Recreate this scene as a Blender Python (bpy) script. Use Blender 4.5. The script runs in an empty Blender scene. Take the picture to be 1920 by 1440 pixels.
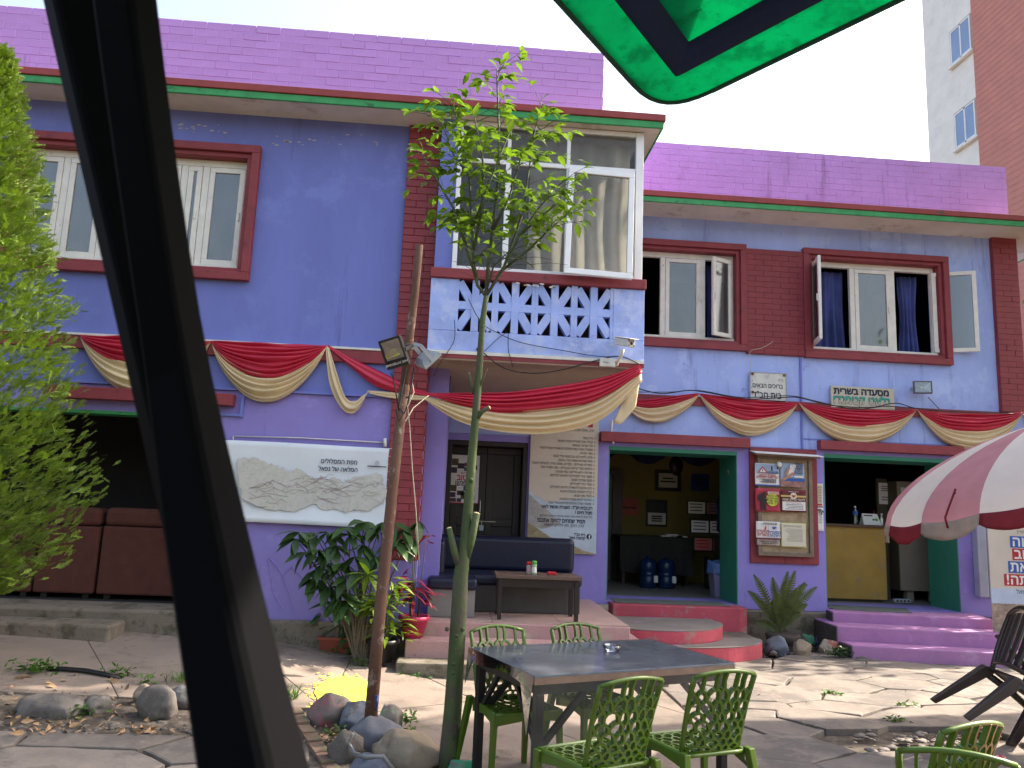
import bpy, bmesh, math, random
import numpy as np
from mathutils import Vector, Matrix, Euler, noise, geometry
from math import sin, cos, pi, radians as R
random.seed(7)
S = bpy.context.scene
COL = S.collection

# ------------------------------------------------------------------ camera, sky, sun, exposure
CZ = 1.53
YAW, PITCH, ROLL, FPX = R(3.81), R(9.10), R(2.32), 1450.0
fw = Vector((sin(YAW)*cos(PITCH), cos(YAW)*cos(PITCH), sin(PITCH)))
r0 = Vector((cos(YAW), -sin(YAW), 0)); u0 = r0.cross(fw)
rt = cos(ROLL)*r0 + sin(ROLL)*u0; up = -sin(ROLL)*r0 + cos(ROLL)*u0
cam = bpy.data.cameras.new('camera'); camo = bpy.data.objects.new('camera', cam); COL.objects.link(camo)
mw = Matrix((rt, up, -fw)).transposed().to_4x4(); mw.translation = (0, 0, CZ)
camo.matrix_world = mw
cam.sensor_fit = 'HORIZONTAL'; cam.sensor_width = 36; cam.lens = 36*FPX/1920
cam.clip_start = 0.05; cam.clip_end = 2000
cam.dof.use_dof = True; cam.dof.focus_distance = 7.0; cam.dof.aperture_fstop = 11.0
S.camera = camo

SUN = Vector((1.2, 0.36, 1.0)).normalized()
elev = math.asin(SUN.z); azim = math.atan2(SUN.x, SUN.y)
W = bpy.data.worlds.new('World'); S.world = W; W.use_nodes = True
wn = W.node_tree; wn.nodes.clear()
sky = wn.nodes.new('ShaderNodeTexSky'); sky.sky_type = 'NISHITA'; sky.sun_disc = False
sky.sun_elevation = elev; sky.sun_rotation = azim
sky.air_density = 1.3; sky.dust_density = 6.0; sky.ozone_density = 1.0
hs = wn.nodes.new('ShaderNodeHueSaturation'); hs.inputs['Saturation'].default_value = 0.80
bg = wn.nodes.new('ShaderNodeBackground'); bg.inputs['Strength'].default_value = 0.15
wo = wn.nodes.new('ShaderNodeOutputWorld')
wn.links.new(sky.outputs[0], hs.inputs['Color']); wn.links.new(hs.outputs[0], bg.inputs[0]); wn.links.new(bg.outputs[0], wo.inputs[0])
sl = bpy.data.lights.new('sun', 'SUN'); sl.energy = 5.0; sl.angle = R(0.6); sl.color = (1, 0.89, 0.73)
so = bpy.data.objects.new('sun', sl); COL.objects.link(so); so.location = (20, 10, 30)
so.rotation_euler = (-SUN).to_track_quat('-Z', 'Y').to_euler()
S.view_settings.view_transform = 'Standard'; S.view_settings.look = 'None'
S.view_settings.exposure = 1.68; S.view_settings.gamma = 1.0
S.cycles.max_bounces = 8; S.cycles.transparent_max_bounces = 16
S.cycles.caustics_reflective = False; S.cycles.caustics_refractive = False
S.cycles.sample_clamp_indirect = 6

# ------------------------------------------------------------------ measuring: pixel of the photograph -> point on a plane of the place
def ray(px, py): return ((px-960)/FPX)*rt - ((py-720)/FPX)*up + fw
def P(px, py, Y):
    d = ray(px, py); t = Y/d.y; return Vector((d.x*t, Y, CZ+d.z*t))
def gz(x, y):
    t = min(1, max(0, (y-5)/3)); t = t*t*(3-2*t)
    return -0.04 + 0.42*(1-math.exp(-max(0, -0.3-x)/2.0))*t
def G(px, py, dz=0):
    d = ray(px, py); z = 0
    for _ in range(12):
        t = (z+dz-CZ)/d.z; z = gz(d.x*t, d.y*t)
    return Vector((d.x*t, d.y*t, z+dz))
def PZ(px, py, z):
    d = ray(px, py); t = (z-CZ)/d.z; return Vector((d.x*t, d.y*t, z))

# ------------------------------------------------------------------ materials
def lin(r, g, b):
    f = lambda c: (c/255/12.92) if c <= 10 else ((c/255+0.055)/1.055)**2.4
    return (f(r), f(g), f(b))
MATS = {}
def M(name, col, rough=0.65, var=0.12, scale=2.5, bump=0.0, bscale=60, metal=0, stain=None, sscale=3, sth=0.62, spec=0.4, streak=False, coat=0, translucent=0, rnd=0, detail=6, cloth=False):
    m = bpy.data.materials.new(name); m.use_nodes = True
    n = m.node_tree.nodes; l = m.node_tree.links; b = n['Principled BSDF']
    tc = n.new('ShaderNodeTexCoord'); src = tc.outputs['Object']
    nz = n.new('ShaderNodeTexNoise'); nz.inputs['Scale'].default_value = scale; nz.inputs['Detail'].default_value = detail; nz.inputs['Roughness'].default_value = 0.65
    if streak:
        mp = n.new('ShaderNodeMapping'); mp.inputs['Scale'].default_value = (1, 1, 0.25); l.new(src, mp.inputs[0]); l.new(mp.outputs[0], nz.inputs['Vector'])
    else: l.new(src, nz.inputs['Vector'])
    mr = n.new('ShaderNodeMapRange'); mr.inputs['From Min'].default_value = 0.3; mr.inputs['From Max'].default_value = 0.7
    mr.inputs['To Min'].default_value = 1-var; mr.inputs['To Max'].default_value = 1+var; l.new(nz.outputs['Fac'], mr.inputs[0])
    mul = n.new('ShaderNodeVectorMath'); mul.operation = 'SCALE'; mul.inputs[0].default_value = col; l.new(mr.outputs[0], mul.inputs['Scale'])
    out = mul.outputs[0]
    if rnd:
        oi = n.new('ShaderNodeObjectInfo'); m2 = n.new('ShaderNodeMapRange'); m2.inputs['To Min'].default_value = 1-rnd; m2.inputs['To Max'].default_value = 1+rnd
        l.new(oi.outputs['Random'], m2.inputs[0]); v2 = n.new('ShaderNodeVectorMath'); v2.operation = 'SCALE'; l.new(out, v2.inputs[0]); l.new(m2.outputs[0], v2.inputs['Scale']); out = v2.outputs[0]
    if stain:
        for i, (sc, scol, th, *vs_) in enumerate(stain if isinstance(stain, list) else [(sscale, stain, sth)]):
            s2 = n.new('ShaderNodeTexNoise'); s2.inputs['Scale'].default_value = sc; s2.inputs['Detail'].default_value = 9; s2.inputs['Roughness'].default_value = 0.72
            mp2 = n.new('ShaderNodeMapping'); mp2.inputs['Location'].default_value = (3.1*i+1, 7.7, 2.3*i); mp2.inputs['Scale'].default_value = (1, 1, .10 if vs_ else 1); l.new(src, mp2.inputs[0]); l.new(mp2.outputs[0], s2.inputs['Vector'])
            r2 = n.new('ShaderNodeMapRange'); r2.inputs['From Min'].default_value = th-0.055; r2.inputs['From Max'].default_value = th+0.035; l.new(s2.outputs['Fac'], r2.inputs[0])
            mx = n.new('ShaderNodeMix'); mx.data_type = 'RGBA'; l.new(r2.outputs[0], mx.inputs['Factor']); l.new(out, mx.inputs['A']); mx.inputs['B'].default_value = (*scol, 1); out = mx.outputs['Result']
    l.new(out, b.inputs['Base Color'])
    b.inputs['Roughness'].default_value = rough; b.inputs['Metallic'].default_value = metal; b.inputs['Specular IOR Level'].default_value = spec
    if coat: b.inputs['Coat Weight'].default_value = coat
    if bump:
        bn = n.new('ShaderNodeTexNoise'); bn.inputs['Scale'].default_value = bscale; bn.inputs['Detail'].default_value = 5; l.new(src, bn.inputs['Vector'])
        bp = n.new('ShaderNodeBump'); bp.inputs['Strength'].default_value = bump; bp.inputs['Distance'].default_value = 0.01; l.new(bn.outputs['Fac'], bp.inputs['Height']); l.new(bp.outputs[0], b.inputs['Normal'])
    if translucent:
        tr = n.new('ShaderNodeBsdfTranslucent'); sc = n.new('ShaderNodeVectorMath'); sc.operation = 'MULTIPLY'; sc.inputs[1].default_value = (1.25, 1.35, 0.7) if translucent < 0.6 and not cloth else (1, 1, 1); l.new(out, sc.inputs[0]); l.new(sc.outputs[0], tr.inputs[0])
        ms = n.new('ShaderNodeMixShader'); ms.inputs[0].default_value = translucent; l.new(b.outputs[0], ms.inputs[1]); l.new(tr.outputs[0], ms.inputs[2]); l.new(ms.outputs[0], n['Material Output'].inputs[0])
    MATS[name] = m
    return m
def glass(name, tint=(0.9, 0.93, 0.95), refl=0.08, rough=0.03, dirt=0.06, dcol=(0.5, 0.5, 0.48), bump=0, ior=1.5):
    m = bpy.data.materials.new(name); m.use_nodes = True; n = m.node_tree.nodes; l = m.node_tree.links; n.clear()
    o = n.new('ShaderNodeOutputMaterial'); t = n.new('ShaderNodeBsdfTransparent'); t.inputs[0].default_value = (*tint, 1)
    g = n.new('ShaderNodeBsdfGlossy'); g.inputs['Roughness'].default_value = rough
    d = n.new('ShaderNodeBsdfDiffuse'); d.inputs[0].default_value = (*dcol, 1)
    fr = n.new('ShaderNodeFresnel'); fr.inputs[0].default_value = ior
    ad = n.new('ShaderNodeMath'); ad.operation = 'ADD'; ad.inputs[1].default_value = refl; ad.use_clamp = True; l.new(fr.outputs[0], ad.inputs[0])
    tc = n.new('ShaderNodeTexCoord'); nz = n.new('ShaderNodeTexNoise'); nz.inputs['Scale'].default_value = 5; nz.inputs['Detail'].default_value = 8; l.new(tc.outputs['Object'], nz.inputs['Vector'])
    mm = n.new('ShaderNodeMath'); mm.operation = 'MULTIPLY'; mm.inputs[1].default_value = dirt*2; l.new(nz.outputs['Fac'], mm.inputs[0])
    m1 = n.new('ShaderNodeMixShader'); l.new(mm.outputs[0], m1.inputs[0]); l.new(t.outputs[0], m1.inputs[1]); l.new(d.outputs[0], m1.inputs[2])
    m2 = n.new('ShaderNodeMixShader'); l.new(ad.outputs[0], m2.inputs[0]); l.new(m1.outputs[0], m2.inputs[1]); l.new(g.outputs[0], m2.inputs[2])
    if bump:
        bn = n.new('ShaderNodeTexNoise'); bn.inputs['Scale'].default_value = 7; bn.inputs['Detail'].default_value = 4; l.new(tc.outputs['Object'], bn.inputs['Vector'])
        bp = n.new('ShaderNodeBump'); bp.inputs['Strength'].default_value = bump; bp.inputs['Distance'].default_value = 0.03; l.new(bn.outputs['Fac'], bp.inputs['Height']); l.new(bp.outputs[0], g.inputs['Normal'])
    l.new(m2.outputs[0], o.inputs[0]); MATS[name] = m
    return m

blue = M('blue_paint', (0.155, 0.185, 0.51), 0.7, 0.16, 0.9, 0.12, 30, stain=[(1.7, (0.172, 0.21, 0.55), 0.60), (9, (0.14, 0.165, 0.45), 0.70), (5, (0.115, 0.135, 0.36), 0.66, 1), (30, (0.5, 0.5, 0.6), 0.80)], streak=True)
bluer = M('lit_blue_paint', (0.35, 0.445, 0.82), 0.7, 0.15, 1.1, 0.12, 30, stain=[(2.2, (0.41, 0.51, 0.84), 0.58), (6, (0.25, 0.31, 0.66), 0.66), (5, (0.24, 0.29, 0.60), 0.62, 1), (25, (0.55, 0.57, 0.7), 0.83)], streak=True)  # right wing's blue paint, lightened to carry its extra sky and ground light
bluebal = M('balcony_blue_paint', (0.34, 0.44, 0.82), 0.7, 0.2, 3, 0.2, 40, stain=[(4, (0.46, 0.54, 0.84), 0.58), (14, (0.24, 0.30, 0.62), 0.68)])
violet = M('violet_paint', (0.255, 0.212, 0.57), 0.65, 0.1, 1.3, 0.1, 30, stain=[(3, (0.30, 0.25, 0.63), 0.6), (5, (0.20, 0.165, 0.44), 0.66, 1), (28, (0.42, 0.38, 0.68), 0.80)])
redp = M('red_paint', (0.235, 0.038, 0.048), 0.6, 0.15, 4, 0.15, 60, stain=[(7, (0.14, 0.03, 0.035), 0.63), (34, (0.4, 0.3, 0.27), 0.80)])
redbr = M('red_brick_paint', (0.24, 0.038, 0.048), 0.6, 0.14, 5, 0.2, 60, rnd=0.10)
parap = M('lilac_brick_paint', (0.50, 0.27, 0.66), 0.6, 0.10, 1.5, 0.3, 40, stain=[(3, (0.44, 0.225, 0.58), 0.64), (4, (0.36, 0.19, 0.46), 0.64, 1), (50, (0.6, 0.5, 0.7), 0.80)], rnd=0.04)
greenp = M('green_paint', (0.045, 0.30, 0.10), 0.6, 0.18, 5, 0.1, stain=[(9, (0.03, 0.14, 0.06), 0.62)])
greenj = M('green_jamb_paint', (0.035, 0.22, 0.14), 0.55, 0.1, 2)
soff = M('whitewash_soffit', (0.68, 0.62, 0.55), 0.85, 0.1, 2, 0.1, stain=[(2.2, (0.50, 0.43, 0.36), 0.62), (4.2, (0.12, 0.10, 0.09), 0.715)])
eredp = M('eave_red_paint', (0.27, 0.05, 0.05), 0.7, 0.15, 5, 0.1, stain=[(6, (0.08, 0.06, 0.05), 0.66)])
whitep = M('white_paint', (0.74, 0.71, 0.65), 0.55, 0.1, 6, 0.1, stain=[(12, (0.36, 0.33, 0.28), 0.68)])
whitem = M('white_aluminium', (0.80, 0.81, 0.82), 0.4, 0.05, 5)
cream = M('cream_plaster', (0.42, 0.33, 0.26), 0.8, 0.1, 2)
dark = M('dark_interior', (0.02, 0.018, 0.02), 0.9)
ochre = M('ochre_paint', (0.24, 0.19, 0.05), 0.8, 0.12, 2)
brownwood = M('brown_wood', (0.10, 0.055, 0.035), 0.5, 0.25, 6, 0.15)
darkwood = M('dark_door_wood', (0.022, 0.016, 0.014), 0.4, 0.2, 5)
greywood = M('weathered_wood', (0.20, 0.15, 0.11), 0.8, 0.25, 8, 0.3)
conc = M('concrete', (0.225, 0.178, 0.148), 0.9, 0.12, 2.2, 0.35, 60, stain=[(1.6, (0.15, 0.12, 0.10), 0.58), (11, (0.12, 0.097, 0.085), 0.66)], rnd=0.05)
plinthm = M('plinth_concrete', (0.18, 0.15, 0.12), 0.9, 0.2, 3, 0.6, 30, stain=[(4, (0.09, 0.08, 0.055), 0.56), (10, (0.06, 0.075, 0.035), 0.66)])
flag = M('flagstone', (0.185, 0.155, 0.135), 0.85, 0.2, 3, 0.5, 22, stain=[(2.0, (0.125, 0.108, 0.098), 0.53), (7, (0.225, 0.185, 0.15), 0.63), (24, (0.10, 0.085, 0.075), 0.68)], rnd=0.13)
soil = M('soil', (0.06, 0.046, 0.037), 0.95, 0.3, 5, 0.8, 40, stain=[(4, (0.14, 0.112, 0.087), 0.55)])
gravelm = M('gravel', (0.105, 0.09, 0.08), 0.9, 0.4, 18, 0.5, 30, stain=[(9, (0.18, 0.15, 0.12), 0.6)])
terr = M('terrazzo', (0.40, 0.235, 0.23), 0.75, 0.12, 3, 0.25, 40, stain=[(26, (0.10, 0.05, 0.06), 0.66), (33, (0.5, 0.42, 0.38), 0.68), (2.5, (0.42, 0.31, 0.26), 0.55)])
terrf = M('terrazzo_floor', (0.42, 0.28, 0.25), 0.6, 0.12, 3, 0.1, stain=[(40, (0.2, 0.1, 0.1), 0.68)], rnd=0.05)
purple = M('purple_step_paint', (0.36, 0.17, 0.355), 0.65, 0.12, 3, 0.3, 30, stain=[(3.2, (0.40, 0.24, 0.42), 0.60), (7, (0.33, 0.29, 0.27), 0.73)])
redstep = M('red_step_paint', (0.44, 0.065, 0.095), 0.65, 0.15, 3, 0.2, 30, stain=[(3.5, (0.30, 0.20, 0.18), 0.60), (6, (0.42, 0.16, 0.33), 0.66)])
treadm = M('grey_tread', (0.21, 0.185, 0.17), 0.85, 0.15, 3, 0.3, 40, stain=[(3, (0.40, 0.22, 0.38), 0.62), (5, (0.36, 0.12, 0.13), 0.70)])
barkg = M('green_bark', (0.055, 0.078, 0.026), 0.75, 0.3, 9, 0.5, 40, stain=[(4, (0.075, 0.062, 0.046), 0.57), (16, (0.028, 0.032, 0.016), 0.66), (40, (0.13, 0.12, 0.09), .72)], streak=True)
barkb = M('grey_bark', (0.10, 0.08, 0.06), 0.9, 0.3, 9, 0.6, 40)
leafm = M('tree_leaf', (0.135, 0.225, 0.024), 0.42, 0.25, 9, 0, translucent=0.45, rnd=0.25)
leafd = M('dark_leaf', (0.048, 0.098, 0.028), 0.38, 0.25, 9, 0, translucent=0.2, rnd=0.3)
leafy = M('yellow_green_leaf', (0.16, 0.25, 0.022), 0.45, 0.2, 9, 0, translucent=0.4, rnd=0.25)
leafr = M('red_leaf', (0.16, 0.012, 0.03), 0.4, 0.35, 20, 0, translucent=0.3, rnd=0.3)
leafs = M('striped_leaf', (0.22, 0.30, 0.10), 0.45, 0.5, 30, 0, translucent=0.3, rnd=0.25)
fernm = M('fern_leaf', (0.105, 0.135, 0.045), 0.6, 0.3, 12, 0, translucent=0.3)
weedm = M('weed', (0.07, 0.15, 0.02), 0.6, 0.3, 12, 0, translucent=0.3)
drym = M('dry_leaf', (0.33, 0.21, 0.12), 0.8, 0.35, 20, 0, rnd=0.3)
rust = M('rusty_iron', (0.12, 0.058, 0.038), 0.75, 0.25, 7, 0.35, 60, stain=[(9, (0.30, 0.24, 0.20), 0.62), (22, (0.06, 0.03, 0.02), 0.64)], streak=True)
redcl = M('red_satin', (0.47, 0.014, 0.05), 0.38, 0.10, 3, 0.06, 90, spec=0.5)
goldcl = M('gold_satin', (0.60, 0.47, 0.285), 0.36, 0.10, 3, 0.06, 90, spec=0.55)
navyv = M('navy_vinyl', (0.006, 0.008, 0.028), 0.38, 0.2, 4, 0.15, 30)
maroonf = M('rust_brown_fabric', (0.095, 0.030, 0.021), 0.9, 0.15, 8, 0.3, 120)
greypanel = M('grey_laminate', (0.19, 0.175, 0.165), 0.6, 0.15, 6)
blackp = M('black_plastic', (0.012, 0.012, 0.013), 0.42, 0.2, 8)
blackm = M('black_painted_steel', (0.010, 0.010, 0.012), 0.38, 0.25, 6, 0.05)
mastm = M('matt_black_mast', (0.0016, 0.0016, 0.0024), 0.7, 0.2, 6, spec=0.03)
greym = M('grey_metal', (0.33, 0.37, 0.41), 0.45, 0.15, 7)
whitepl = M('white_plastic', (0.66, 0.65, 0.60), 0.45, 0.12, 10)
yellowled = M('yellow_led_chip', (0.62, 0.60, 0.05), 0.35)
reflm = M('reflector', (0.35, 0.32, 0.28), 0.25, 0.1, 6, metal=0.6)
greench = M('green_chair_plastic', (0.060, 0.112, 0.007), 0.36, 0.12, 5, spec=0.5)
brownpl = M('dark_brown_plastic', (0.032, 0.024, 0.021), 0.32, 0.15, 6, spec=0.5)
tabletop = M('sky_tinted_laminate', (0.14, 0.165, 0.215), 0.26, 0.3, 3, 0.08, 12, stain=[(4, (0.20, 0.22, 0.26), 0.60), (11, (0.10, 0.115, 0.145), 0.64)])  # sky reflection in the plastic cover is put into this blue grey colour
tableedge = M('worn_edge_wood', (0.21, 0.12, 0.085), 0.6, 0.3, 9, 0.1)
umbw = M('white_umbrella_cloth', (0.74, 0.74, 0.74), 0.75, 0.05, 4, 0.15, 20, translucent=0.62)
umbr = M('faded_red_umbrella_cloth', (0.53, 0.27, 0.335), 0.75, 0.1, 4, 0.15, 20, translucent=0.62)
umbv = M('red_valance_cloth', (0.34, 0.055, 0.075), 0.75, 0.15, 6, 0.2, 20, translucent=0.62)
umbo = M('oatmeal_valance_cloth', (0.50, 0.44, 0.40), 0.8, 0.15, 7, 0.2, 20, translucent=0.62)
cang = M('green_canopy_cloth', (0.0, 0.35, 0.185), 0.85, 0.16, 2.6, 0.1, 30, translucent=0.72, stain=[(9, (0.0, 0.26, 0.135), 0.57), (34, (0.0, 0.115, 0.06), 0.66), (90, (0.0, 0.15, 0.08), 0.66)])
cann = M('navy_canopy_cloth', (0.010, 0.026, 0.085), 0.8, 0.15, 6, translucent=0.3, cloth=True)
paper = M('paper', (0.70, 0.69, 0.66), 0.6, 0.05, 8)
paperc = M('cream_paper', (0.62, 0.58, 0.45), 0.6, 0.08, 8)
banner = M('banner_vinyl', (0.68, 0.72, 0.77), 0.45, 0.05, 2)
inkm = M('navy_ink', (0.012, 0.018, 0.05), 0.6)
inkr = M('red_ink', (0.40, 0.02, 0.03), 0.6)
inkk = M('black_ink', (0.015, 0.015, 0.015), 0.6)
inkt = M('teal_ink', (0.03, 0.36, 0.29), 0.6)
inkb = M('blue_ink', (0.03, 0.10, 0.36), 0.6)
mapm = M('map_print', (0.54, 0.53, 0.48), 0.6, 0.10, 14, stain=[(40, (0.36, 0.33, 0.31), 0.62), (9, (0.58, 0.55, 0.57), 0.6)])
clearp = glass('clear_plastic', (0.90, 0.90, 0.90), 0.0, 0.10, 0.05, (0.5, 0.5, 0.5), bump=0.12, ior=1.28)
pane = glass('window_glass', (0.55, 0.60, 0.62), 0.08, 0.04, 0.13, (0.42, 0.44, 0.45))
panel_ = glass('bay_glass', (0.88, 0.89, 0.88), 0.0, 0.04, 0.04, (0.42, 0.42, 0.40), ior=1.35)
acr = glass('clear_acrylic', (0.9, 0.92, 0.98), 0.1, 0.05, 0.05)
curb = M('blue_curtain', (0.06, 0.08, 0.26), 0.8, 0.3, 3)
curc = M('beige_curtain', (0.66, 0.62, 0.56), 0.8, 0.1, 3, translucent=0.3, cloth=True)
terracotta = M('terracotta_plastic', (0.26, 0.055, 0.035), 0.5, 0.1, 5)
pinkpot = M('pink_plastic', (0.42, 0.03, 0.09), 0.5, 0.1, 5)
stoneg = M('grey_stone', (0.135, 0.12, 0.11), 0.85, 0.25, 6, 0.5, 25, stain=[(4, (0.085, 0.075, 0.066), 0.55)])
stoneb = M('buff_stone', (0.25, 0.195, 0.14), 0.85, 0.2, 6, 0.5, 25, stain=[(5, (0.14, 0.115, 0.095), 0.6)])
stonebl = M('blue_painted_stone', (0.105, 0.12, 0.16), 0.8, 0.25, 5, 0.5, 25, stain=[(5, (0.17, 0.175, 0.19), 0.58), (7, (0.09, 0.08, 0.072), 0.58)])
stonepk = M('pink_splashed_stone', (0.15, 0.125, 0.11), 0.85, 0.2, 6, 0.5, 25, stain=[(3.2, (0.32, 0.09, 0.11), 0.57)])
stonegr = M('green_painted_stone', (0.16, 0.14, 0.125), 0.85, 0.2, 6, 0.5, 25, stain=[(2.6, (0.03, 0.30, 0.15), 0.50)])
yellowpw = M('yellow_powder', (0.80, 0.76, 0.06), 0.95, 0.06, 12, stain=[(7, (0.5, 0.42, 0.22), 0.72)])
counterm = M('mustard_board', (0.36, 0.22, 0.04), 0.6, 0.15, 3, stain=[(3, (0.27, 0.19, 0.09), 0.6)])
fridgem = M('taupe_metal', (0.25, 0.215, 0.165), 0.5, 0.1, 3)
waterb = M('water_jug_plastic', (0.006, 0.026, 0.085), 0.25, 0.2, 6)
binm = M('lilac_plastic', (0.22, 0.20, 0.34), 0.5, 0.1, 6)
matm = M('grey_green_mat', (0.13, 0.14, 0.125), 0.9, 0.2, 8)
towerw = M('tower_white_render', (0.85, 0.83, 0.80), 0.8, 0.08, 1.5, stain=[(1.0, (0.78, 0.75, 0.72), 0.6)])
towerr = M('tower_red_render', (0.56, 0.24, 0.205), 0.8, 0.08, 2)
towerg = M('tower_glass', (0.22, 0.33, 0.55), 0.12, 0.1, 1)
conif = M('conifer_spray', (0.118, 0.182, 0.020), 0.6, 0.5, 5, 0, translucent=0.22)
wirem = M('black_cable', (0.012, 0.012, 0.014), 0.5)
ropem = M('pale_rope', (0.5, 0.44, 0.34), 0.8)
redobj = M('bright_red_plastic', (0.55, 0.015, 0.03), 0.4)
greenobj = M('green_cap_plastic', (0.10, 0.36, 0.06), 0.4)
pinkcl = M('pink_cloth', (0.44, 0.10, 0.13), 0.8, 0.1, 6)
cork = M('cork_board', (0.40, 0.30, 0.19), 0.9, 0.15, 14, stain=[(9, (0.3, 0.22, 0.13), 0.58)])
brickb = M('old_brick', (0.17, 0.10, 0.075), 0.9, 0.3, 9, 0.5, 40, stain=[(6, (0.10, 0.11, 0.06), 0.6)], rnd=0.2)
skyprint = M('sky_print', (0.30, 0.38, 0.52), 0.6, 0.25, 6)
mtnprint = M('mountain_print', (0.26, 0.20, 0.15), 0.6, 0.4, 9, stain=[(12, (0.38, 0.31, 0.22), 0.56)])
bannerwarm = M('warm_banner_print', (0.56, 0.50, 0.42), 0.55, 0.06, 3)

# ------------------------------------------------------------------ builders
WM = {}
def reg(o, parent, world=True):
    COL.objects.link(o)
    if parent is not None:
        o.parent = parent
        if world:
            o.matrix_parent_inverse = WM[parent.name].inverted(); WM[o.name] = o.matrix_basis.copy()
        else: WM[o.name] = WM[parent.name] @ o.matrix_basis
    else: WM[o.name] = o.matrix_basis.copy()
    return o
def tag(o, label=None, cat=None, group=None, kind=None):
    if label: o['label'] = label
    if cat: o['category'] = cat
    if group: o['group'] = group
    if kind: o['kind'] = kind
    return o
def thing(name, label, cat, loc=(0, 0, 0), rz=0, group=None, rot=None):
    o = bpy.data.objects.new(name, None); o.empty_display_size = 0.1
    o.location = loc; o.rotation_euler = rot if rot else (0, 0, rz)
    o.matrix_basis = Matrix.LocRotScale(Vector(loc), Euler(o.rotation_euler), None)
    reg(o, None); return tag(o, label, cat, group)
class MB:
    def __init__(s): s.v = []; s.f = []; s.mi = []; s.sm = []; s.m = 0; s.smooth = False
    def add(s, vs, fs):
        k = len(s.v); s.v += [Vector(p) for p in vs]
        for f in fs: s.f.append([i+k for i in f]); s.mi.append(s.m); s.sm.append(s.smooth)
        return s
    def box(s, x0, x1, y0, y1, z0, z1, T=None):
        vs = [Vector((x, y, z)) for z in (z0, z1) for y in (y0, y1) for x in (x0, x1)]
        if T is not None: vs = [T @ p for p in vs]
        return s.add(vs, [(0, 2, 3, 1), (4, 5, 7, 6), (0, 1, 5, 4), (2, 6, 7, 3), (0, 4, 6, 2), (1, 3, 7, 5)])
    def quad(s, a, b, c, d): return s.add([a, b, c, d], [(0, 1, 2, 3)])
    def prism(s, poly, d):
        n = len(poly); d = Vector(d); poly = [Vector(p) for p in poly]
        return s.add(poly+[p+d for p in poly], [tuple(range(n))[::-1], tuple(range(n, 2*n))]+[(i, (i+1) % n, n+(i+1) % n, n+i) for i in range(n)])
    def tube(s, pts, r, n=8, cap=True):
        pts = [Vector(p) for p in pts]; rs = r if isinstance(r, (list, tuple)) else [r]*len(pts)
        vs = []; fs = []; X = None
        for i, p in enumerate(pts):
            t = (pts[min(i+1, len(pts)-1)]-pts[max(i-1, 0)]).normalized()
            if X is None: X = t.orthogonal().normalized()
            X = (X-t*X.dot(t)).normalized(); Yv = t.cross(X)
            for k in range(n):
                a = 2*pi*k/n; vs.append(p+(X*cos(a)+Yv*sin(a))*rs[i])
        for i in range(len(pts)-1):
            for k in range(n): fs.append((i*n+k, i*n+(k+1) % n, (i+1)*n+(k+1) % n, (i+1)*n+k))
        if cap: fs += [tuple(range(n))[::-1], tuple(range((len(pts)-1)*n, len(pts)*n))]
        return s.add(vs, fs)
    def bar(s, a, b, w, h=None, upv=(0, 0, 1)):
        a = Vector(a); b = Vector(b); h = h or w; t = (b-a).normalized(); u = Vector(upv)
        if abs(t.dot(u)) > 0.98: u = Vector((0, 1, 0))
        x = t.cross(u).normalized(); y = x.cross(t)
        vs = [q+x*(i*w/2)+y*(j*h/2) for q in (a, b) for i, j in ((-1, -1), (1, -1), (1, 1), (-1, 1))]
        return s.add(vs, [(0, 3, 2, 1), (4, 5, 6, 7), (0, 1, 5, 4), (1, 2, 6, 5), (2, 3, 7, 6), (3, 0, 4, 7)])
    def lathe(s, prof, n=16, c=(0, 0, 0), T=None):
        c = Vector(c); vs = []; fs = []
        for r, z in prof:
            for k in range(n):
                a = 2*pi*k/n; p = Vector((r*cos(a), r*sin(a), z))
                vs.append(c+(T @ p if T is not None else p))
        m = len(prof)
        for i in range(m-1):
            for k in range(n): fs.append((i*n+k, i*n+(k+1) % n, (i+1)*n+(k+1) % n, (i+1)*n+k))
        fs += [tuple(range(n))[::-1], tuple(range((m-1)*n, m*n))]
        return s.add(vs, fs)
    def grid(s, fn, nu, nv):
        vs = [fn(i/nu, j/nv) for j in range(nv+1) for i in range(nu+1)]
        return s.add(vs, [(j*(nu+1)+i, j*(nu+1)+i+1, (j+1)*(nu+1)+i+1, (j+1)*(nu+1)+i) for j in range(nv) for i in range(nu)])
    def mesh(s, name, mats):
        me = bpy.data.meshes.new(name); me.from_pydata(s.v, [], s.f)
        for m in (mats if isinstance(mats, (list, tuple)) else [mats]): me.materials.append(m)
        me.polygons.foreach_set('material_index', s.mi); me.polygons.foreach_set('use_smooth', s.sm); me.update(); return me
    def build(s, name, mats, parent=None, world=True, bevel=0, kind=None, label=None, solid=0, seg=2):
        o = bpy.data.objects.new(name, s.mesh(name, mats)); reg(o, parent, world)
        if solid: md = o.modifiers.new('solid', 'SOLIDIFY'); md.thickness = solid; md.offset = 0
        if bevel: md = o.modifiers.new('bevel', 'BEVEL'); md.width = bevel; md.segments = seg; md.limit_method = 'ANGLE'; md.angle_limit = R(40)
        return tag(o, label, None, None, kind)
def inst(name, me, parent, mat, world=True):
    o = bpy.data.objects.new(name, me); o.matrix_basis = mat
    return reg(o, parent, world)
def copy_tree(o, parent=None):
    c = o.copy(); COL.objects.link(c)
    if parent is not None: c.parent = parent
    for ch in [x for x in list(S.objects) if x.parent == o]: copy_tree(ch, c)
    return c
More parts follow.
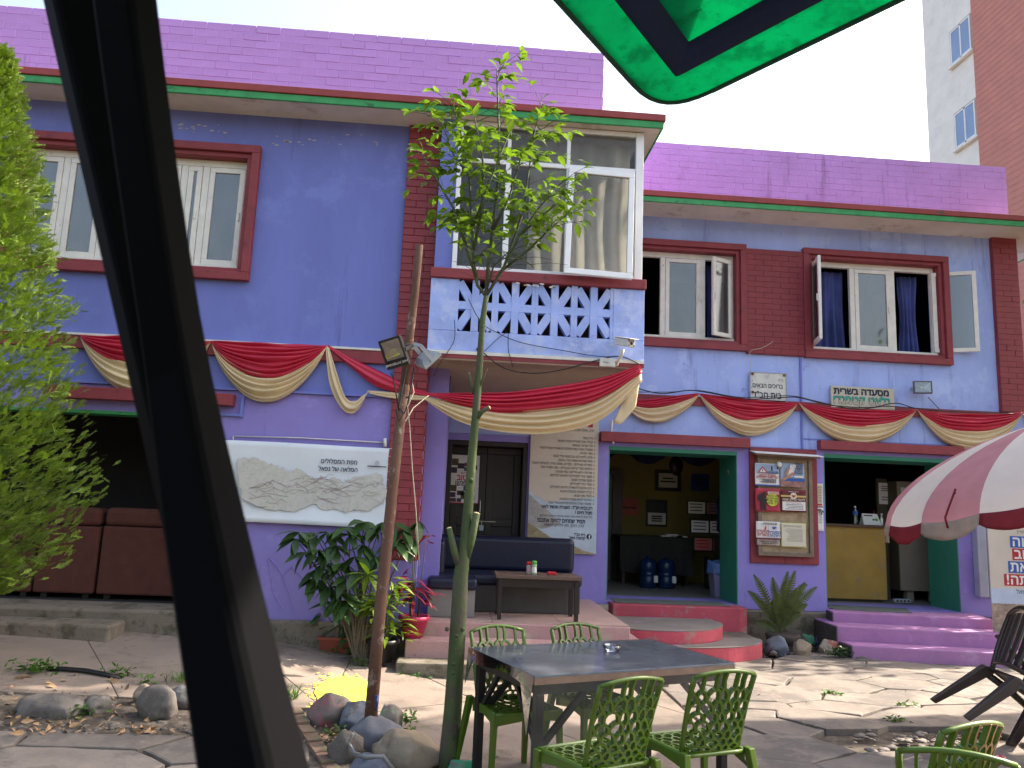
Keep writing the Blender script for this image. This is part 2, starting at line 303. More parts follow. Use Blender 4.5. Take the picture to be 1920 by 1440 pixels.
def wall(name, x0, x1, z0, z1, y, th, holes, mat, parent):
    b = MB(); xs = sorted({x0, x1, *[h[0] for h in holes], *[h[1] for h in holes]}); zs = sorted({z0, z1, *[h[2] for h in holes], *[h[3] for h in holes]})
    xs = [x for x in xs if x0 <= x <= x1]; zs = [z for z in zs if z0 <= z <= z1]
    for i in range(len(xs)-1):
        for j in range(len(zs)-1):
            cx, cz = (xs[i]+xs[i+1])/2, (zs[j]+zs[j+1])/2
            if any(h[0] < cx < h[1] and h[2] < cz < h[3] for h in holes): continue
            for yy in (y, y+th): b.quad((xs[i], yy, zs[j]), (xs[i+1], yy, zs[j]), (xs[i+1], yy, zs[j+1]), (xs[i], yy, zs[j+1]))
    for a0, a1, c0, c1 in [(x0, x1, z0, z1)]+[tuple(h[:4]) for h in holes]:
        a0, a1, c0, c1 = max(a0, x0), min(a1, x1), max(c0, z0), min(c1, z1)
        b.quad((a0, y, c0), (a0, y+th, c0), (a0, y+th, c1), (a0, y, c1)); b.quad((a1, y, c0), (a1, y+th, c0), (a1, y+th, c1), (a1, y, c1))
        b.quad((a0, y, c0), (a1, y, c0), (a1, y+th, c0), (a0, y+th, c0)); b.quad((a0, y, c1), (a1, y, c1), (a1, y+th, c1), (a0, y+th, c1))
    return b.build(name, mat, parent)
HEB = lambda s: s[::-1].replace('(', '\0').replace(')', '(').replace('\0', ')')
def text(s, size, mat, parent, loc, rot=(pi/2, 0, 0), align='CENTER', bold=0.0, name='lettering', heb=True, ext=0.0008, spacing=1.0, shear=0, line=1.0, world=True, width=None, cut=None):
    c = bpy.data.curves.new('lettering', 'FONT'); c.body = '\n'.join(HEB(x) if heb else x for x in s.split('\n'))
    c.size = size; c.align_x = align; c.align_y = 'CENTER'; c.fill_mode = 'NONE'; c.space_character = spacing; c.shear = shear; c.space_line = line; c.resolution_u = 2
    o = bpy.data.objects.new('tmp_text', c); COL.objects.link(o)
    dg = bpy.context.evaluated_depsgraph_get(); me = bpy.data.meshes.new_from_object(o.evaluated_get(dg))
    COL.objects.unlink(o); bpy.data.objects.remove(o)
    vs2, _, fs2, *_r = geometry.delaunay_2d_cdt([Vector((v.co.x, v.co.y)) for v in me.vertices], [tuple(e.vertices) for e in me.edges], [], 1, 1e-6)
    ea = np.array([[*me.vertices[e.vertices[0]].co[:2], *me.vertices[e.vertices[1]].co[:2]] for e in me.edges]).reshape(-1, 4); keep = []
    for f in fs2:                      # even-odd test keeps the counters of the letters open
        cx, cy = sum(vs2[q].x for q in f)/3+1e-9, sum(vs2[q].y for q in f)/3+1e-9
        m_ = (ea[:, 1] > cy) != (ea[:, 3] > cy); q = ea[m_]
        if len(q) and int(np.sum(q[:, 0]+(cy-q[:, 1])/(q[:, 3]-q[:, 1])*(q[:, 2]-q[:, 0]) > cx)) % 2: keep.append(f)
    fs2 = keep
    me.clear_geometry(); me.from_pydata([(v.x, v.y, 0) for v in vs2], [], [tuple(f)[::1] for f in fs2])
    bm = bmesh.new(); bm.from_mesh(me)
    if cut is not None and len(bm.verts):
        ys_ = [v.co.y for v in bm.verts]; yc = min(ys_)+(max(ys_)-min(ys_))*cut
        bmesh.ops.bisect_plane(bm, geom=bm.verts[:]+bm.edges[:]+bm.faces[:], plane_co=(0, yc, 0), plane_no=(0, 1, 0), clear_inner=True)
    if bold:                           # thicker strokes: the same glyphs laid again a hair to each side
        base = bm.copy()
        for k_, (dx, dy) in enumerate(((-1, 0), (1, 0), (0, -1), (0, 1), (.7, .7), (-.7, .7), (.7, -.7), (-.7, -.7))):
            t2 = base.copy(); bmesh.ops.translate(t2, vec=(dx*bold, dy*bold, -.00012*(k_+1)), verts=t2.verts[:]); tm = bpy.data.meshes.new('tmp'); t2.to_mesh(tm); bm.from_mesh(tm); bpy.data.meshes.remove(tm); t2.free()
        base.free()
    bm.to_mesh(me); bm.free()
    me.materials.clear(); me.materials.append(mat)
    q = bpy.data.objects.new(name, me); sc = 1
    if width and len(me.vertices):
        xs = [v.co.x for v in me.vertices]; sc = width/max(1e-6, max(xs)-min(xs))
    q.matrix_basis = Matrix.LocRotScale(Vector(loc), Euler(rot), Vector((sc, 1, 1)))
    return reg(q, parent, world)
def rock(b, c, sx, sy, sz, seed, rough=0.22, n=14, m=9):
    o = Vector((seed*3.7, seed*1.3, seed*5.1)); cx = Vector(c); rq = random.Random(seed); cuts = []
    for _ in range(7):
        d = Vector((rq.gauss(0, 1), rq.gauss(0, 1), rq.gauss(.25, .8))).normalized(); cuts.append((d, rq.uniform(.72, 1.0)))
    def fn(u, v):
        a = 2*pi*u; t = -pi/2+pi*v; d = Vector((cos(t)*cos(a), cos(t)*sin(a), sin(t)))
        k = 1+rough*noise.noise(d*1.3+o)*1.5+rough*0.55*noise.noise(d*3.1+o)+rough*.3*noise.noise(d*7+o)
        p = d*k*1.08
        for cd, ch in cuts:
            q = p.dot(cd)
            if q > ch: p -= cd*(q-ch)*.85
        return cx+Vector((p.x*sx, p.y*sy, p.z*sz))
    b.smooth = True; b.grid(lambda u, v: fn(u % 1.0, v), n, m); b.smooth = False
def leafmesh(L, w, mat, fold=0.25, droop=0.25, name='leaf'):
    b = MB(); b.smooth = True; st = [(0, 0.02), (0.18, 0.62), (0.42, 1.0), (0.7, 0.72), (0.9, 0.28), (1, 0.02)]
    vs = []; fs = []
    for t, k in st:
        z = -droop*L*t*t
        vs += [(-w/2*k, L*t, z+fold*w*k/2), (0, L*t, z), (w/2*k, L*t, z+fold*w*k/2)]
    for i in range(len(st)-1):
        a = i*3; fs += [(a, a+1, a+4, a+3), (a+1, a+2, a+5, a+4)]
    return b.add(vs, fs)
def dirmat(p, d, roll=0, sc=1.0, upv=(0, 0, 1)):
    d = Vector(d).normalized(); u = Vector(upv)
    if abs(d.dot(u)) > 0.97: u = Vector((1, 0, 0.2))
    x = d.cross(u).normalized(); z = x.cross(d)
    m = Matrix((x, d, z)).transposed().to_4x4() @ Matrix.Rotation(roll, 4, 'Y')
    for i in range(3):
        for j in range(3): m[i][j] *= sc
    m.translation = p; return m
def addleaf(b, proto, mat):
    k = len(b.v); b.v += [mat @ p for p in proto.v]
    for f in proto.f: b.f.append([i+k for i in f]); b.mi.append(b.m); b.sm.append(True)

# ================================================================== GROUND
def linsp(a, b, n): return [a+(b-a)*i/n for i in range(n+1)]
xs = [-400, -120, -40, -15]+linsp(-10, 10, 40)+[15, 40, 120, 400]; ys = [-300, -80, -20]+linsp(-4, 16, 50)+[25, 60, 160, 500]
g = MB(); g.smooth = True
g.add([(x, y, gz(x, y)-0.045) for y in ys for x in xs], [(j*len(xs)+i, j*len(xs)+i+1, (j+1)*len(xs)+i+1, (j+1)*len(xs)+i) for j in range(len(ys)-1) for i in range(len(xs)-1)])
g.build('ground', soil, kind='structure')

def clip(poly, a, b, c):            # keep a*x+b*y<=c
    out = []
    for i in range(len(poly)):
        p, q = poly[i], poly[(i+1) % len(poly)]; dp = a*p[0]+b*p[1]-c; dq = a*q[0]+b*q[1]-c
        if dp <= 0: out.append(p)
        if (dp < 0 < dq) or (dq < 0 < dp):
            t = dp/(dp-dq); out.append((p[0]+(q[0]-p[0])*t, p[1]+(q[1]-p[1])*t))
    return out
def shrink(poly, gap):
    A = sum(poly[i][0]*poly[(i+1) % len(poly)][1]-poly[(i+1) % len(poly)][0]*poly[i][1] for i in range(len(poly)))
    if A < 0: poly = poly[::-1]
    out = poly
    for i in range(len(poly)):
        p, q = poly[i], poly[(i+1) % len(poly)]; dx, dy = q[0]-p[0], q[1]-p[1]; L = math.hypot(dx, dy)
        if L < 1e-4: continue
        nx, ny = dy/L, -dx/L; out = clip(out, nx, ny, nx*p[0]+ny*p[1]-gap)
        if len(out) < 3: return []
    return out
def area(p): return abs(sum(p[i][0]*p[(i+1) % len(p)][1]-p[(i+1) % len(p)][0]*p[i][1] for i in range(len(p))))/2
def slab(poly, parent, name, mat, jit, tilt, thick, rnd, base=0):
    rr = random.Random(rnd); cx = sum(p[0] for p in poly)/len(poly); cy = sum(p[1] for p in poly)/len(poly)
    pts = []
    for i in range(len(poly)):
        p, q = poly[i], poly[(i+1) % len(poly)]; L = math.hypot(q[0]-p[0], q[1]-p[1]); k = max(1, min(5, int(L/0.12))) if jit else 1
        for s_ in range(k):
            t = s_/k; j = jit if s_ else jit*0.6
            pts.append((p[0]+(q[0]-p[0])*t+rr.uniform(-j, j), p[1]+(q[1]-p[1])*t+rr.uniform(-j, j)))
    tx, ty, dz = rr.uniform(-tilt, tilt), rr.uniform(-tilt, tilt), rr.uniform(-1, 1)*tilt*0.25+base
    z = lambda x, y: gz(x, y)+dz+tx*(x-cx)+ty*(y-cy)
    top = [Vector((x, y, z(x, y))) for x, y in pts]
    e = 0.012 if jit else 0.006; ins = [Vector((cx+(p.x-cx)*(1-e*3), cy+(p.y-cy)*(1-e*3), p.z+e*0.4)) for p in top]
    b = MB(); n = len(top); low = [p-Vector((0, 0, thick)) for p in top]
    b.add(ins+top+low, [tuple(range(n))]+[(i, n+i, n+(i+1) % n, (i+1) % n) for i in range(n)]+[(n+i, 2*n+i, 2*n+(i+1) % n, n+(i+1) % n) for i in range(n)])
    return b.build(name, mat, parent)

# concrete path: scored slabs
path = tag(bpy.data.objects.new('concrete_path', None), kind='structure'); reg(path, None)
def slabs(x0, x1, y0, y1, ang, sz, seed):
    ca, sa = cos(ang), sin(ang)
    for i in range(-16, 17):
        for j in range(-16, 17):
            q = [((i+u)*sz, (j+v)*sz*1.25) for u, v in ((0, 0), (1, 0), (1, 1), (0, 1))]
            q = [(ca*a-sa*b-0.8, sa*a+ca*b+6.0) for a, b in q]
            for c in ((1, 0, x1), (-1, 0, -x0), (0, 1, y1), (0, -1, -y0)):
                q = clip(q, *c)
                if len(q) < 3: break
            if len(q) < 3: continue
            q = shrink(q, 0.004)
            if len(q) >= 3 and area(q) > 0.01: slab(q, path, 'concrete_slab', conc, 0, 0.003, 0.06, seed+i*37+j)
slabs(-8.5, -0.9, 6.15, 8.05, R(33), 1.25, 11)
slabs(-0.9, 1.95, 3.1, 8.05, R(33), 1.25, 99)

# irregular flagstones
paving = tag(bpy.data.objects.new('flagstone_paving', None), kind='structure'); reg(paving, None)
def vor(x0, x1, y0, y1, n, seed, gap, sx=1.0, keep=None, jit=0.012, tilt=0.02, ang=0.0):
    rr = random.Random(seed); pts = []
    while len(pts) < n:
        best = max(((rr.uniform(x0, x1), rr.uniform(y0, y1)) for _ in range(6)), key=lambda c: min(((c[0]-p[0])**2/sx/sx+(c[1]-p[1])**2 for p in pts), default=1)); pts.append(best)
    for i, p in enumerate(pts):
        poly = [(x0, y0), (x1, y0), (x1, y1), (x0, y1)]
        for q in sorted(pts, key=lambda q: (q[0]-p[0])**2+(q[1]-p[1])**2)[1:18]:
            a, b = (q[0]-p[0])/sx/sx, q[1]-p[1]; mx, my = (p[0]+q[0])/2, (p[1]+q[1])/2
            poly = clip(poly, a, b, a*mx+b*my)
            if len(poly) < 3: break
        if len(poly) < 3 or (keep and not keep(p)): continue
        poly = shrink(poly, gap*rr.uniform(0.7, 1.6))
        if len(poly) >= 3 and area(poly) > 0.008: slab(poly, paving, 'flagstone', flag, jit, tilt, 0.05, seed*1000+i)
vor(1.97, 8.6, 2.0, 9.4, 170, 5, 0.0075, 1.5, keep=lambda p: not (p[0] < 3.9 and p[1] > 9.2) and not ((p[0]-3.55)**2/0.35+(p[1]-5.75)**2/0.05 < 1))
vor(-6.0, -0.95, 2.6, 5.50, 30, 8, 0.013, 1.6, tilt=0.014)
br = MB()                          # broken chips where the paving has crumbled
for k in range(150):
    c = (random.gauss(3.55, 0.5), random.gauss(5.7, 0.24)); s_ = random.uniform(0.012, 0.05)
    rock(br, (c[0], c[1], gz(*c)-0.010), s_, s_*0.75, s_*0.28, k, 0.4, 7, 5)
br.build('stone_rubble', flag, kind='stuff')

# ================================================================== HOUSE
house = thing('guest_house', 'two storey guest house painted blue and violet with red trim and lilac brick parapets', 'building', (0, 9, 0))
YL, YR = 8.0, 10.1
SOF, ETOP, PTOP = 5.61, 5.74, 6.67
# left wing walls
W1 = (-4.79, -2.26, 3.75, 5.24)
LO = (-8.2, -2.44, 0.40, 2.33)
wall('wall', -10, -0.35, 2.60, SOF, YL, 0.22, [(W1[0]+.13, W1[1]-.13, W1[2]+.13, W1[3]-.13)], blue, house)
wall('wall', -10, -0.35, 0.14, 2.597, YL, 0.25, [LO], violet, house)
wall('wall', -0.35, -0.13, 0.3, SOF, YL+0.25, YR-YL-0.25, [], violet, house)
b = MB(); b.box(-10, -2.5, 7.72, 8.3, -0.1, 0.445); b.box(-10, -3.0, 7.35, 7.715, -0.1, 0.36); b.box(-2.497, -0.36, 7.93, 8.3, -0.2, 0.36)
b.build('plinth', plinthm, house, bevel=0.025)
b = MB(); b.box(-4.1, -2.28, 7.86, YL-.001, 2.43, 2.55); b.build('lintel', redp, house, bevel=0.006)
b = MB(); b.box(LO[0], LO[1], YL-.004, 8.24, 2.30, 2.332); b.build('door_head', greenp, house)
b = MB(); b.box(-10, -0.70, 7.95, YL-.001, 2.95, 3.08); b.build('string_course', redp, house, bevel=0.006)
b = MB(); b.box(-10, -0.70, 7.94, YL-.001, 3.083, 3.105); b.build('cable_conduit', whitepl, house)
b = MB(); b.box(-10, -0.70, 7.965, YL-.001, 2.60, 2.625); b.box(-2.22, -2.19, 7.965, YL-.001, 2.33, 2.6); b.box(-2.7, -2.22, 7.965, YL-.001, 2.335, 2.36); b.build('wall_ledge', blue, house)
# raised crazy-paving joints in the dado
b = MB(); rr = random.Random(4)
for seg in [[(505, 1046), (520, 1062), (530, 1078)], [(530, 1078), (548, 1062), (575, 1090)], [(503, 1050), (512, 1110), (530, 1140)], [(530, 1078), (545, 1120), (552, 1150)], [(700, 1075), (718, 1068), (760, 1062)], [(718, 1068), (735, 1105), (745, 1120)], [(735, 1105), (770, 1085), (780, 1062)], [(620, 1120), (660, 1100), (690, 1110)]]:
    b.tube([P(x, y, 7.997) for x, y in seg], 0.006, 5)
b.build('dado_joint', violet, house)
# right wing walls
W2 = (2.22, 3.85, 3.76, 5.27); W3 = (4.66, 6.77, 3.72, 5.28)
D1 = (1.99, 3.72, 0.41, 2.39); D2 = (4.91, 6.74, 0.41, 2.42)
DB = (-0.13, 0.92, 0.42, 2.38)
wall('wall', -0.13, 7.78, 2.47, SOF, YR, 0.24, [(w[0]+.13, w[1]-.13, w[2]+.13, w[3]-.13) for w in (W2, W3)], bluer, house)
wall('wall', -0.13, 7.78, 0.36, 2.467, YR, 0.66, [D1, D2, (DB[0], DB[1], DB[2], DB[3])], violet, house)
wall('wall', 7.56, 7.78, 0.0, SOF, YR+0.662, 3.4, [], bluer, house)
for q0, q1 in ((3.76, 4.90), (6.75, 7.82)): b = MB(); b.box(q0, q1, 10.02, 10.3, -0.2, 0.355); b.build('plinth', plinthm, house, bevel=0.02)
b = MB(); b.box(1.86, 3.86, 9.98, YR-.001, 2.44, 2.57); b.build('lintel', redp, house, bevel=0.006)
b = MB(); b.box(4.82, 6.82, 9.98, YR-.001, 2.47, 2.59); b.build('lintel', redp, house, bevel=0.006)
for D in (D1, D2):                 # green painted reveals
    b = MB(); b.box(D[1]-.012, D[1]+.002, YR+.004, YR+.655, D[2], D[3]); b.box(D[0]-.002, D[0]+.012, YR+.004, YR+.655, D[2], D[3]); b.box(D[0], D[1], YR-.003, YR+.655, D[3]-.05, D[3]+.001)
    b.build('door_frame', greenj, house)
b = MB(); b.box(1.95, 7.40, 10.05, YR-.001, 2.98, 3.10); b.build('string_course', redp, house)
b = MB(); b.box(4.60, 4.625, 10.08, YR-.001, 2.47, 3.72); b.box(4.60, 7.40, 10.085, YR-.001, 2.60, 2.615); b.build('wall_ledge', blue, house)
# pier cores and bricks
def brickfield(part, x0, x1, z0, z1, y, bl, bh, mat, single, proud=0.008, gap=0.004, seed=1, face='y'):
    rr = random.Random(seed); cache = {}; bulk = MB(); n = int(round((z1-z0)/bh)); bh = (z1-z0)/n
    for r in range(n):
        x = x0-(bl/2 if r % 2 else 0)
        while x < x1-0.01:
            a, c = max(x, x0), min(x+bl, x1); x += bl
            if c-a < 0.03: continue
            w = round(c-a-gap, 3); h = bh-gap; zc = z0+bh*(r+.5); xc = (a+c)/2; dy = rr.uniform(-.002, .003)
            if single and single(xc, zc):
                key = w
                if key not in cache:
                    m = MB(); e = 0.004; m.add([(-w/2+e, -proud, -h/2+e), (w/2-e, -proud, -h/2+e), (w/2-e, -proud, h/2-e), (-w/2+e, -proud, h/2-e), (-w/2, -proud+e, -h/2), (w/2, -proud+e, -h/2), (w/2, -proud+e, h/2), (-w/2, -proud+e, h/2), (-w/2, .002, -h/2), (w/2, .002, -h/2), (w/2, .002, h/2), (-w/2, .002, h/2)],
                               [(0, 1, 2, 3)]+[(i, 4+i, 4+(i+1) % 4, (i+1) % 4) for i in range(4)]+[(4+i, 8+i, 8+(i+1) % 4, 4+(i+1) % 4) for i in range(4)])
                    cache[key] = m.mesh('brick', mat)
                inst('brick', cache[key], part, Matrix.LocRotScale(Vector((xc, y+dy, zc)), Euler((rr.uniform(-.02, .02), 0, rr.uniform(-.008, .008))), None))
            else:
                bulk.box(xc-w/2, xc+w/2, y+dy-proud, y+.002, zc-h/2, zc+h/2)
    if bulk.v: bulk.build('bricks', mat, part, kind='stuff')
b = MB(); b.box(-0.70, -0.352, 7.96, YL+.24, 0.97, SOF); pierl = b.build('pier', redp, house)
b = MB(); b.box(-0.70, -0.352, 7.96, YL+.24, 0.2, 0.967); b.build('pier_base', violet, house)
brickfield(pierl, -0.70, -0.352, 0.98, SOF, 7.96, 0.24, 0.078, redbr, lambda x, z: True, 0.01, seed=3)
b = MB()                           # returned bricks on the porch side of the pier
for r in range(26):
    z = 0.98+r*0.078
    for k in range(8): b.box(-0.352, -0.342, 8.0+k*.24+(.12 if r % 2 else 0), 8.23+k*.24+(.12 if r % 2 else 0), z, z+.072)
b.build('bricks', redbr, house, kind='stuff')
b = MB(); b.box(W2[1]+.002, W3[0]-.002, 10.06, YR-.001, 3.73, 5.22); pan = b.build('brick_panel', redp, house)
brickfield(pan, W2[1]+.002, W3[0]-.002, 3.74, 5.22, 10.06, 0.24, 0.078, redbr, None, 0.01, seed=4)
b = MB(); b.box(7.43, 7.79, 10.04, YR+.3, 3.10, SOF); pr = b.build('pier', redp, house)
brickfield(pr, 7.43, 7.79, 3.11, SOF, 10.04, 0.24, 0.078, redbr, None, 0.01, seed=5)
b = MB(); b.box(3.88, 4.80, 10.07, YR-.001, 0.95, 2.46); nb = b.build('brick_panel', redp, house)
brickfield(nb, 3.88, 4.80, 0.96, 2.45, 10.07, 0.23, 0.12, redbr, None, 0.008, seed=6)
# parapets
b = MB(); b.box(-10, 1.43, YL, YL+.22, ETOP, PTOP-.02); b.box(1.21, 1.43, YL+.222, YR-.002, ETOP, PTOP-.02); pl = b.build('parapet', parap, house)
brickfield(pl, -10, 1.43, ETOP+.01, PTOP, YL, 0.265, 0.092, parap, lambda x, z: x > -5.3 and not (-3.95 < x < -3.45) and not (x < -4.5 and z < 6.1), 0.004, 0.003, seed=7)
b = MB(); b.box(1.2, 7.75, YR, YR+.22, ETOP, PTOP+.03); b.box(7.53, 7.75, YR+.222, 13.5, ETOP, PTOP+.03); pr2 = b.build('parapet', parap, house)
brickfield(pr2, 1.45, 7.75, ETOP+.01, PTOP+.05, YR, 0.265, 0.092, parap, None, 0.004, 0.003, seed=8)
# roof slab and eaves
b = MB(); b.box(-10, 2.0, 7.63, 9.58, SOF, ETOP-.003); b.box(-10, 8.5, 9.583, 14, SOF, ETOP-.003); b.build('roof_slab', soff, house)
def strip(z0, z1, o, mat, name):
    b = MB(); b.box(-10, 2.02+o, 7.60-o, 7.629, z0, z1); b.box(2.001, 2.02+o, 7.63, 9.55-o, z0, z1); b.box(2.02+o+.001, 8.6, 9.55-o, 9.579, z0, z1); b.box(8.501, 8.53, 9.58, 14, z0, z1)
    return b.build(name, mat, house, bevel=0.006)
strip(SOF-.012, SOF+.062, 0, greenp, 'eave_band'); strip(SOF+.064, ETOP+.01, 0.018, eredp, 'eave_band')
b = MB(); b.box(-10, 1.9, 7.62, 7.8, ETOP+.001, ETOP+.012); b.box(2.1, 8.5, 9.57, 9.9, ETOP+.001, ETOP+.012); b.build('eave_topping', eredp, house)

# rooms behind the openings
def room(x0, x1, y0, y1, z0, z1, matw, matf, matc):
    b = MB(); b.box(x0, x1, y1, y1+.1, z0, z1); b.box(x0-.1, x0-.001, y0, y1+.1, z0, z1); b.box(x1+.001, x1+.1, y0, y1+.1, z0, z1); b.build('room_wall', matw, house)
    b = MB(); b.box(x0-.1, x1+.1, y0, y1+.1, z1+.001, z1+.08); b.build('room_ceiling', matc, house)
    b = MB(); b.box(x0-.1, x1+.1, y0, y1+.1, z0-.1, z0-.001); b.build('room_floor', matf, house)
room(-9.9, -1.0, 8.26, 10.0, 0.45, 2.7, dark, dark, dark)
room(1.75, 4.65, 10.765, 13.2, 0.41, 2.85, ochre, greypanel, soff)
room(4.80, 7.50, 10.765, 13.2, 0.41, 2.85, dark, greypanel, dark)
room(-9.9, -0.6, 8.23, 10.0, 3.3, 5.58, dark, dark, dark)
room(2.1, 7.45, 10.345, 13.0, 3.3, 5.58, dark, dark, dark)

# wooden windows: surround > frame, casement, pane, curtain
def framebox(b, x0, x1, z0, z1, y0, y1, w, T=None):
    b.box(x0, x1, y0, y1, z1-w, z1, T); b.box(x0, x1, y0, y1, z0, z0+w, T); b.box(x0, x0+w, y0, y1, z0+w, z1-w, T); b.box(x1-w, x1, y0, y1, z0+w, z1-w, T)
def casement(par, hx, y, z0, z1, w, ang, side, fwid=0.055):
    T = Matrix.Translation((hx, y, 0)) @ Matrix.Rotation(-ang*side, 4, 'Z')      # side=+1 hinge on its left
    x0, x1 = (0, w) if side > 0 else (-w, 0)
    b = MB(); framebox(b, x0, x1, z0, z1, -.025, .015, fwid, T)
    hx2 = x1-fwid/2 if side > 0 else x0+fwid/2; b.box(hx2-.008, hx2+.008, -.045, -.025, (z0+z1)/2-.05, (z0+z1)/2+.05, T)
    b.build('casement', whitep, par, bevel=0.004)
    b = MB(); b.box(x0+fwid-.005, x1-fwid+.005, -.008, -.004, z0+fwid-.005, z1-fwid+.005, T); b.build('pane', pane, par)
def surround(x0, x1, z0, z1, y):
    b = MB(); framebox(b, x0, x1, z0, z1, y-.07, y+.02, .085); framebox(b, x0+.085, x1-.085, z0+.085, z1-.085, y-.03, y+.16, .05); framebox(b, x0+.06, x1-.06, z0+.06, z1-.06, y+.021, y+.23, .07)
    return b.build('window', redp, house, bevel=0.007)
def drape(par, x0, x1, z0, z1, y, mat, folds, amp=0.035, gather=0.0, name='curtain', bottom=0):
    b = MB(); b.smooth = True; ph = random.uniform(0, 6)
    def fn(u, v):
        k = 1-gather*sin(pi*v)**2; xx = x0+(x1-x0)*(0.5+(u-0.5)*k) if not bottom else x0+(x1-x0)*u*(1-bottom*v)
        return Vector((xx, y+amp*sin(u*folds*2*pi+ph+0.8*sin(3*v))*(0.5+.5*v)+amp*.3*sin(u*folds*4.7+v*4), z1-(z1-z0)*v))
    b.grid(fn, int(folds*8), 10); return b.build(name, mat, par)
def wwindow(rect, y, lights, wall_z):
    x0, x1, z0, z1 = rect; s_ = surround(x0, x1, z0, z1, y); a0, a1, c0, c1 = x0+.135, x1-.135, z0+.135, z1-.135
    b = MB(); yf0, yf1 = y+.09, y+.15; b.box(a0, a1, yf0, yf1, c1-.075, c1-.001); b.box(a0, a1, yf0-.03, yf1, c0+.001, c0+.05)
    edges = [a0]+[a0+(a1-a0)*t for t in lights]+[a1]
    for i, e in enumerate(edges):
        lo, hi = (e, e+.05) if i == 0 else ((e-.05, e) if i == len(edges)-1 else (e-.035, e+.035)); b.box(lo, hi, yf0+.002, yf1-.002, c0+.05, c1-.075)
    b.build('frame', whitep, s_, bevel=0.004); return s_, edges, yf0, c0+.055, c1-.08
w1, e1, yf, zz0, zz1 = wwindow(W1, YL, [0.16, 0.35, 0.56, 0.70, 0.80], 0)
for i in range(len(e1)-1): casement(w1, e1[i]+.04, yf+.02, zz0, zz1, e1[i+1]-e1[i]-.08, 0, 1)
drape(w1, e1[0]+.05, e1[-1]-.05, zz0, zz1, YL+.3, M('grey_curtain', (0.20, 0.185, 0.17), 0.9, 0.15, 3), 9, 0.02)
w2, e2, yf, zz0, zz1 = wwindow(W2, YR, [0.265, 0.68], 0)
casement(w2, e2[1]+.037, yf+.02, zz0, zz1, e2[2]-e2[1]-.074, 0, 1)
casement(w2, e2[3]-.05, yf-.02, zz0, zz1, e2[3]-e2[2]-.085, R(27), -1)
drape(w2, e2[2]+.12, e2[3]-.06, zz0, zz1, YR+.3, curb, 4); drape(w2, e2[1]+.25, e2[2]-.05, zz0, zz0+.62, YR+.32, curb, 2)
w3, e3, yf, zz0, zz1 = wwindow(W3, YR, [0.345, 0.665], 0)
casement(w3, e3[0]+.05, yf-.02, zz0, zz1, (e3[1]-e3[0])*.75, R(104), 1)
casement(w3, e3[1]+.037, yf+.02, zz0, zz1, e3[2]-e3[1]-.074, 0, 1)
casement(w3, e3[3]-.05, yf-.02, zz0, zz1, e3[3]-e3[2]-.06, R(156), -1)
drape(w3, e3[0]+.1, e3[1]-.04, zz0, zz1, YR+.3, curb, 4, 0.04); drape(w3, e3[2]+.2, e3[3]-.12, zz0, zz1, YR+.3, curb, 4, 0.04, 0.25)
drape(w3, e3[1]+.05, e3[1]+.4, zz0, zz1, YR+.31, curb, 3, 0.03)

# bay over the porch
XB0, XB1, YB = -0.36, 1.86, 7.70
b = MB(); b.box(XB0+.01, XB1-.01, YB, YR-.002, 2.985, 3.04); b.build('bay_floor', cream, house)
b = MB(); b.box(XB0, XB1, YB-.02, YB+.1, 3.041, 3.075); b.build('cable_conduit', whitepl, house)
b = MB(); b.box(XB0, XB1, YB-.012, YB-.001, 3.0, 3.04); b.build('bay_edge', redp, house)
b = MB(); b.box(XB0, XB1, YB, YB+.12, 3.078, 3.285); b.build('balcony_kerb', bluebal, house, bevel=0.004)
xl, xr = P(852, 600, YB).x, P(1150, 600, YB).x
for q0, q1 in ((XB0, xl), (xr, XB1)): b = MB(); b.box(q0, q1, YB, YB+.12, 3.287, 3.828); b.build('balcony_wall', bluebal, house, bevel=.004)
for q in ((XB1-.1, XB1-.003, YB+.122, YR-.002), (XB0+.003, XB0+.1, YB+.122, YL+.2)): b = MB(); b.box(*q, 3.078, 3.828); b.build('balcony_wall', bluebal, house)
b = MB(); b.box(XB0-.01, XB1+.012, YB-.03, YB+.16, 3.831, 3.935); b.build('balcony_rail', redp, house, bevel=0.008)
zb0, zb1 = 3.288, 3.83; zm = (zb0+zb1)/2; hw = (xr-xl)/8
for k in range(4):                 # pierced concrete blocks
    b = MB(); cx = xl+hw*(2*k+1)
    b.box(cx-.037, cx+.037, YB+.004, YB+.10, zb0, zb1)
    b.box(cx-hw+.0005, cx-hw+.033, YB+.006, YB+.10, zb0, zb1); b.box(cx+hw-.033, cx+hw-.0005, YB+.006, YB+.10, zb0, zb1)
    b.box(cx-hw+.033, cx-.037, YB+.008, YB+.10, zm-.04, zm+.04); b.box(cx+.037, cx+hw-.033, YB+.008, YB+.10, zm-.04, zm+.04)
    for sx in (-1, 1):
        for zz in (zb0, zb1):
            b.bar((cx+sx*(hw-.035), YB+.056, zz+(.025 if zz < zm else -.025)), (cx+sx*.03, YB+.056, zm+(-.02 if zz < zm else .02)), 0.085, 0.088, (0, 1, 0))
    b.build('pierced_block', bluebal, house)
b = MB(); b.box(XB0+.11, XB1-.11, YB+.8, YB+.9, 3.08, 3.82); b.build('bay_inner_wall', brownwood, house)
b = MB(); b.box(XB0+.02, -0.16, 7.76, 7.86, 3.936, SOF-.002); b.build('bay_wall', blue, house)
bay = MB(); zt0, zt1 = 3.937, 5.60; xw0, xw1 = -0.16, XB1-.02
bay.box(xw1-.085, xw1, 7.735, 7.82, zt0, zt1); bay.box(xw0, xw0+.05, 7.74, 7.81, zt0, zt1)
ztr = P(1000, 308, 7.75).z
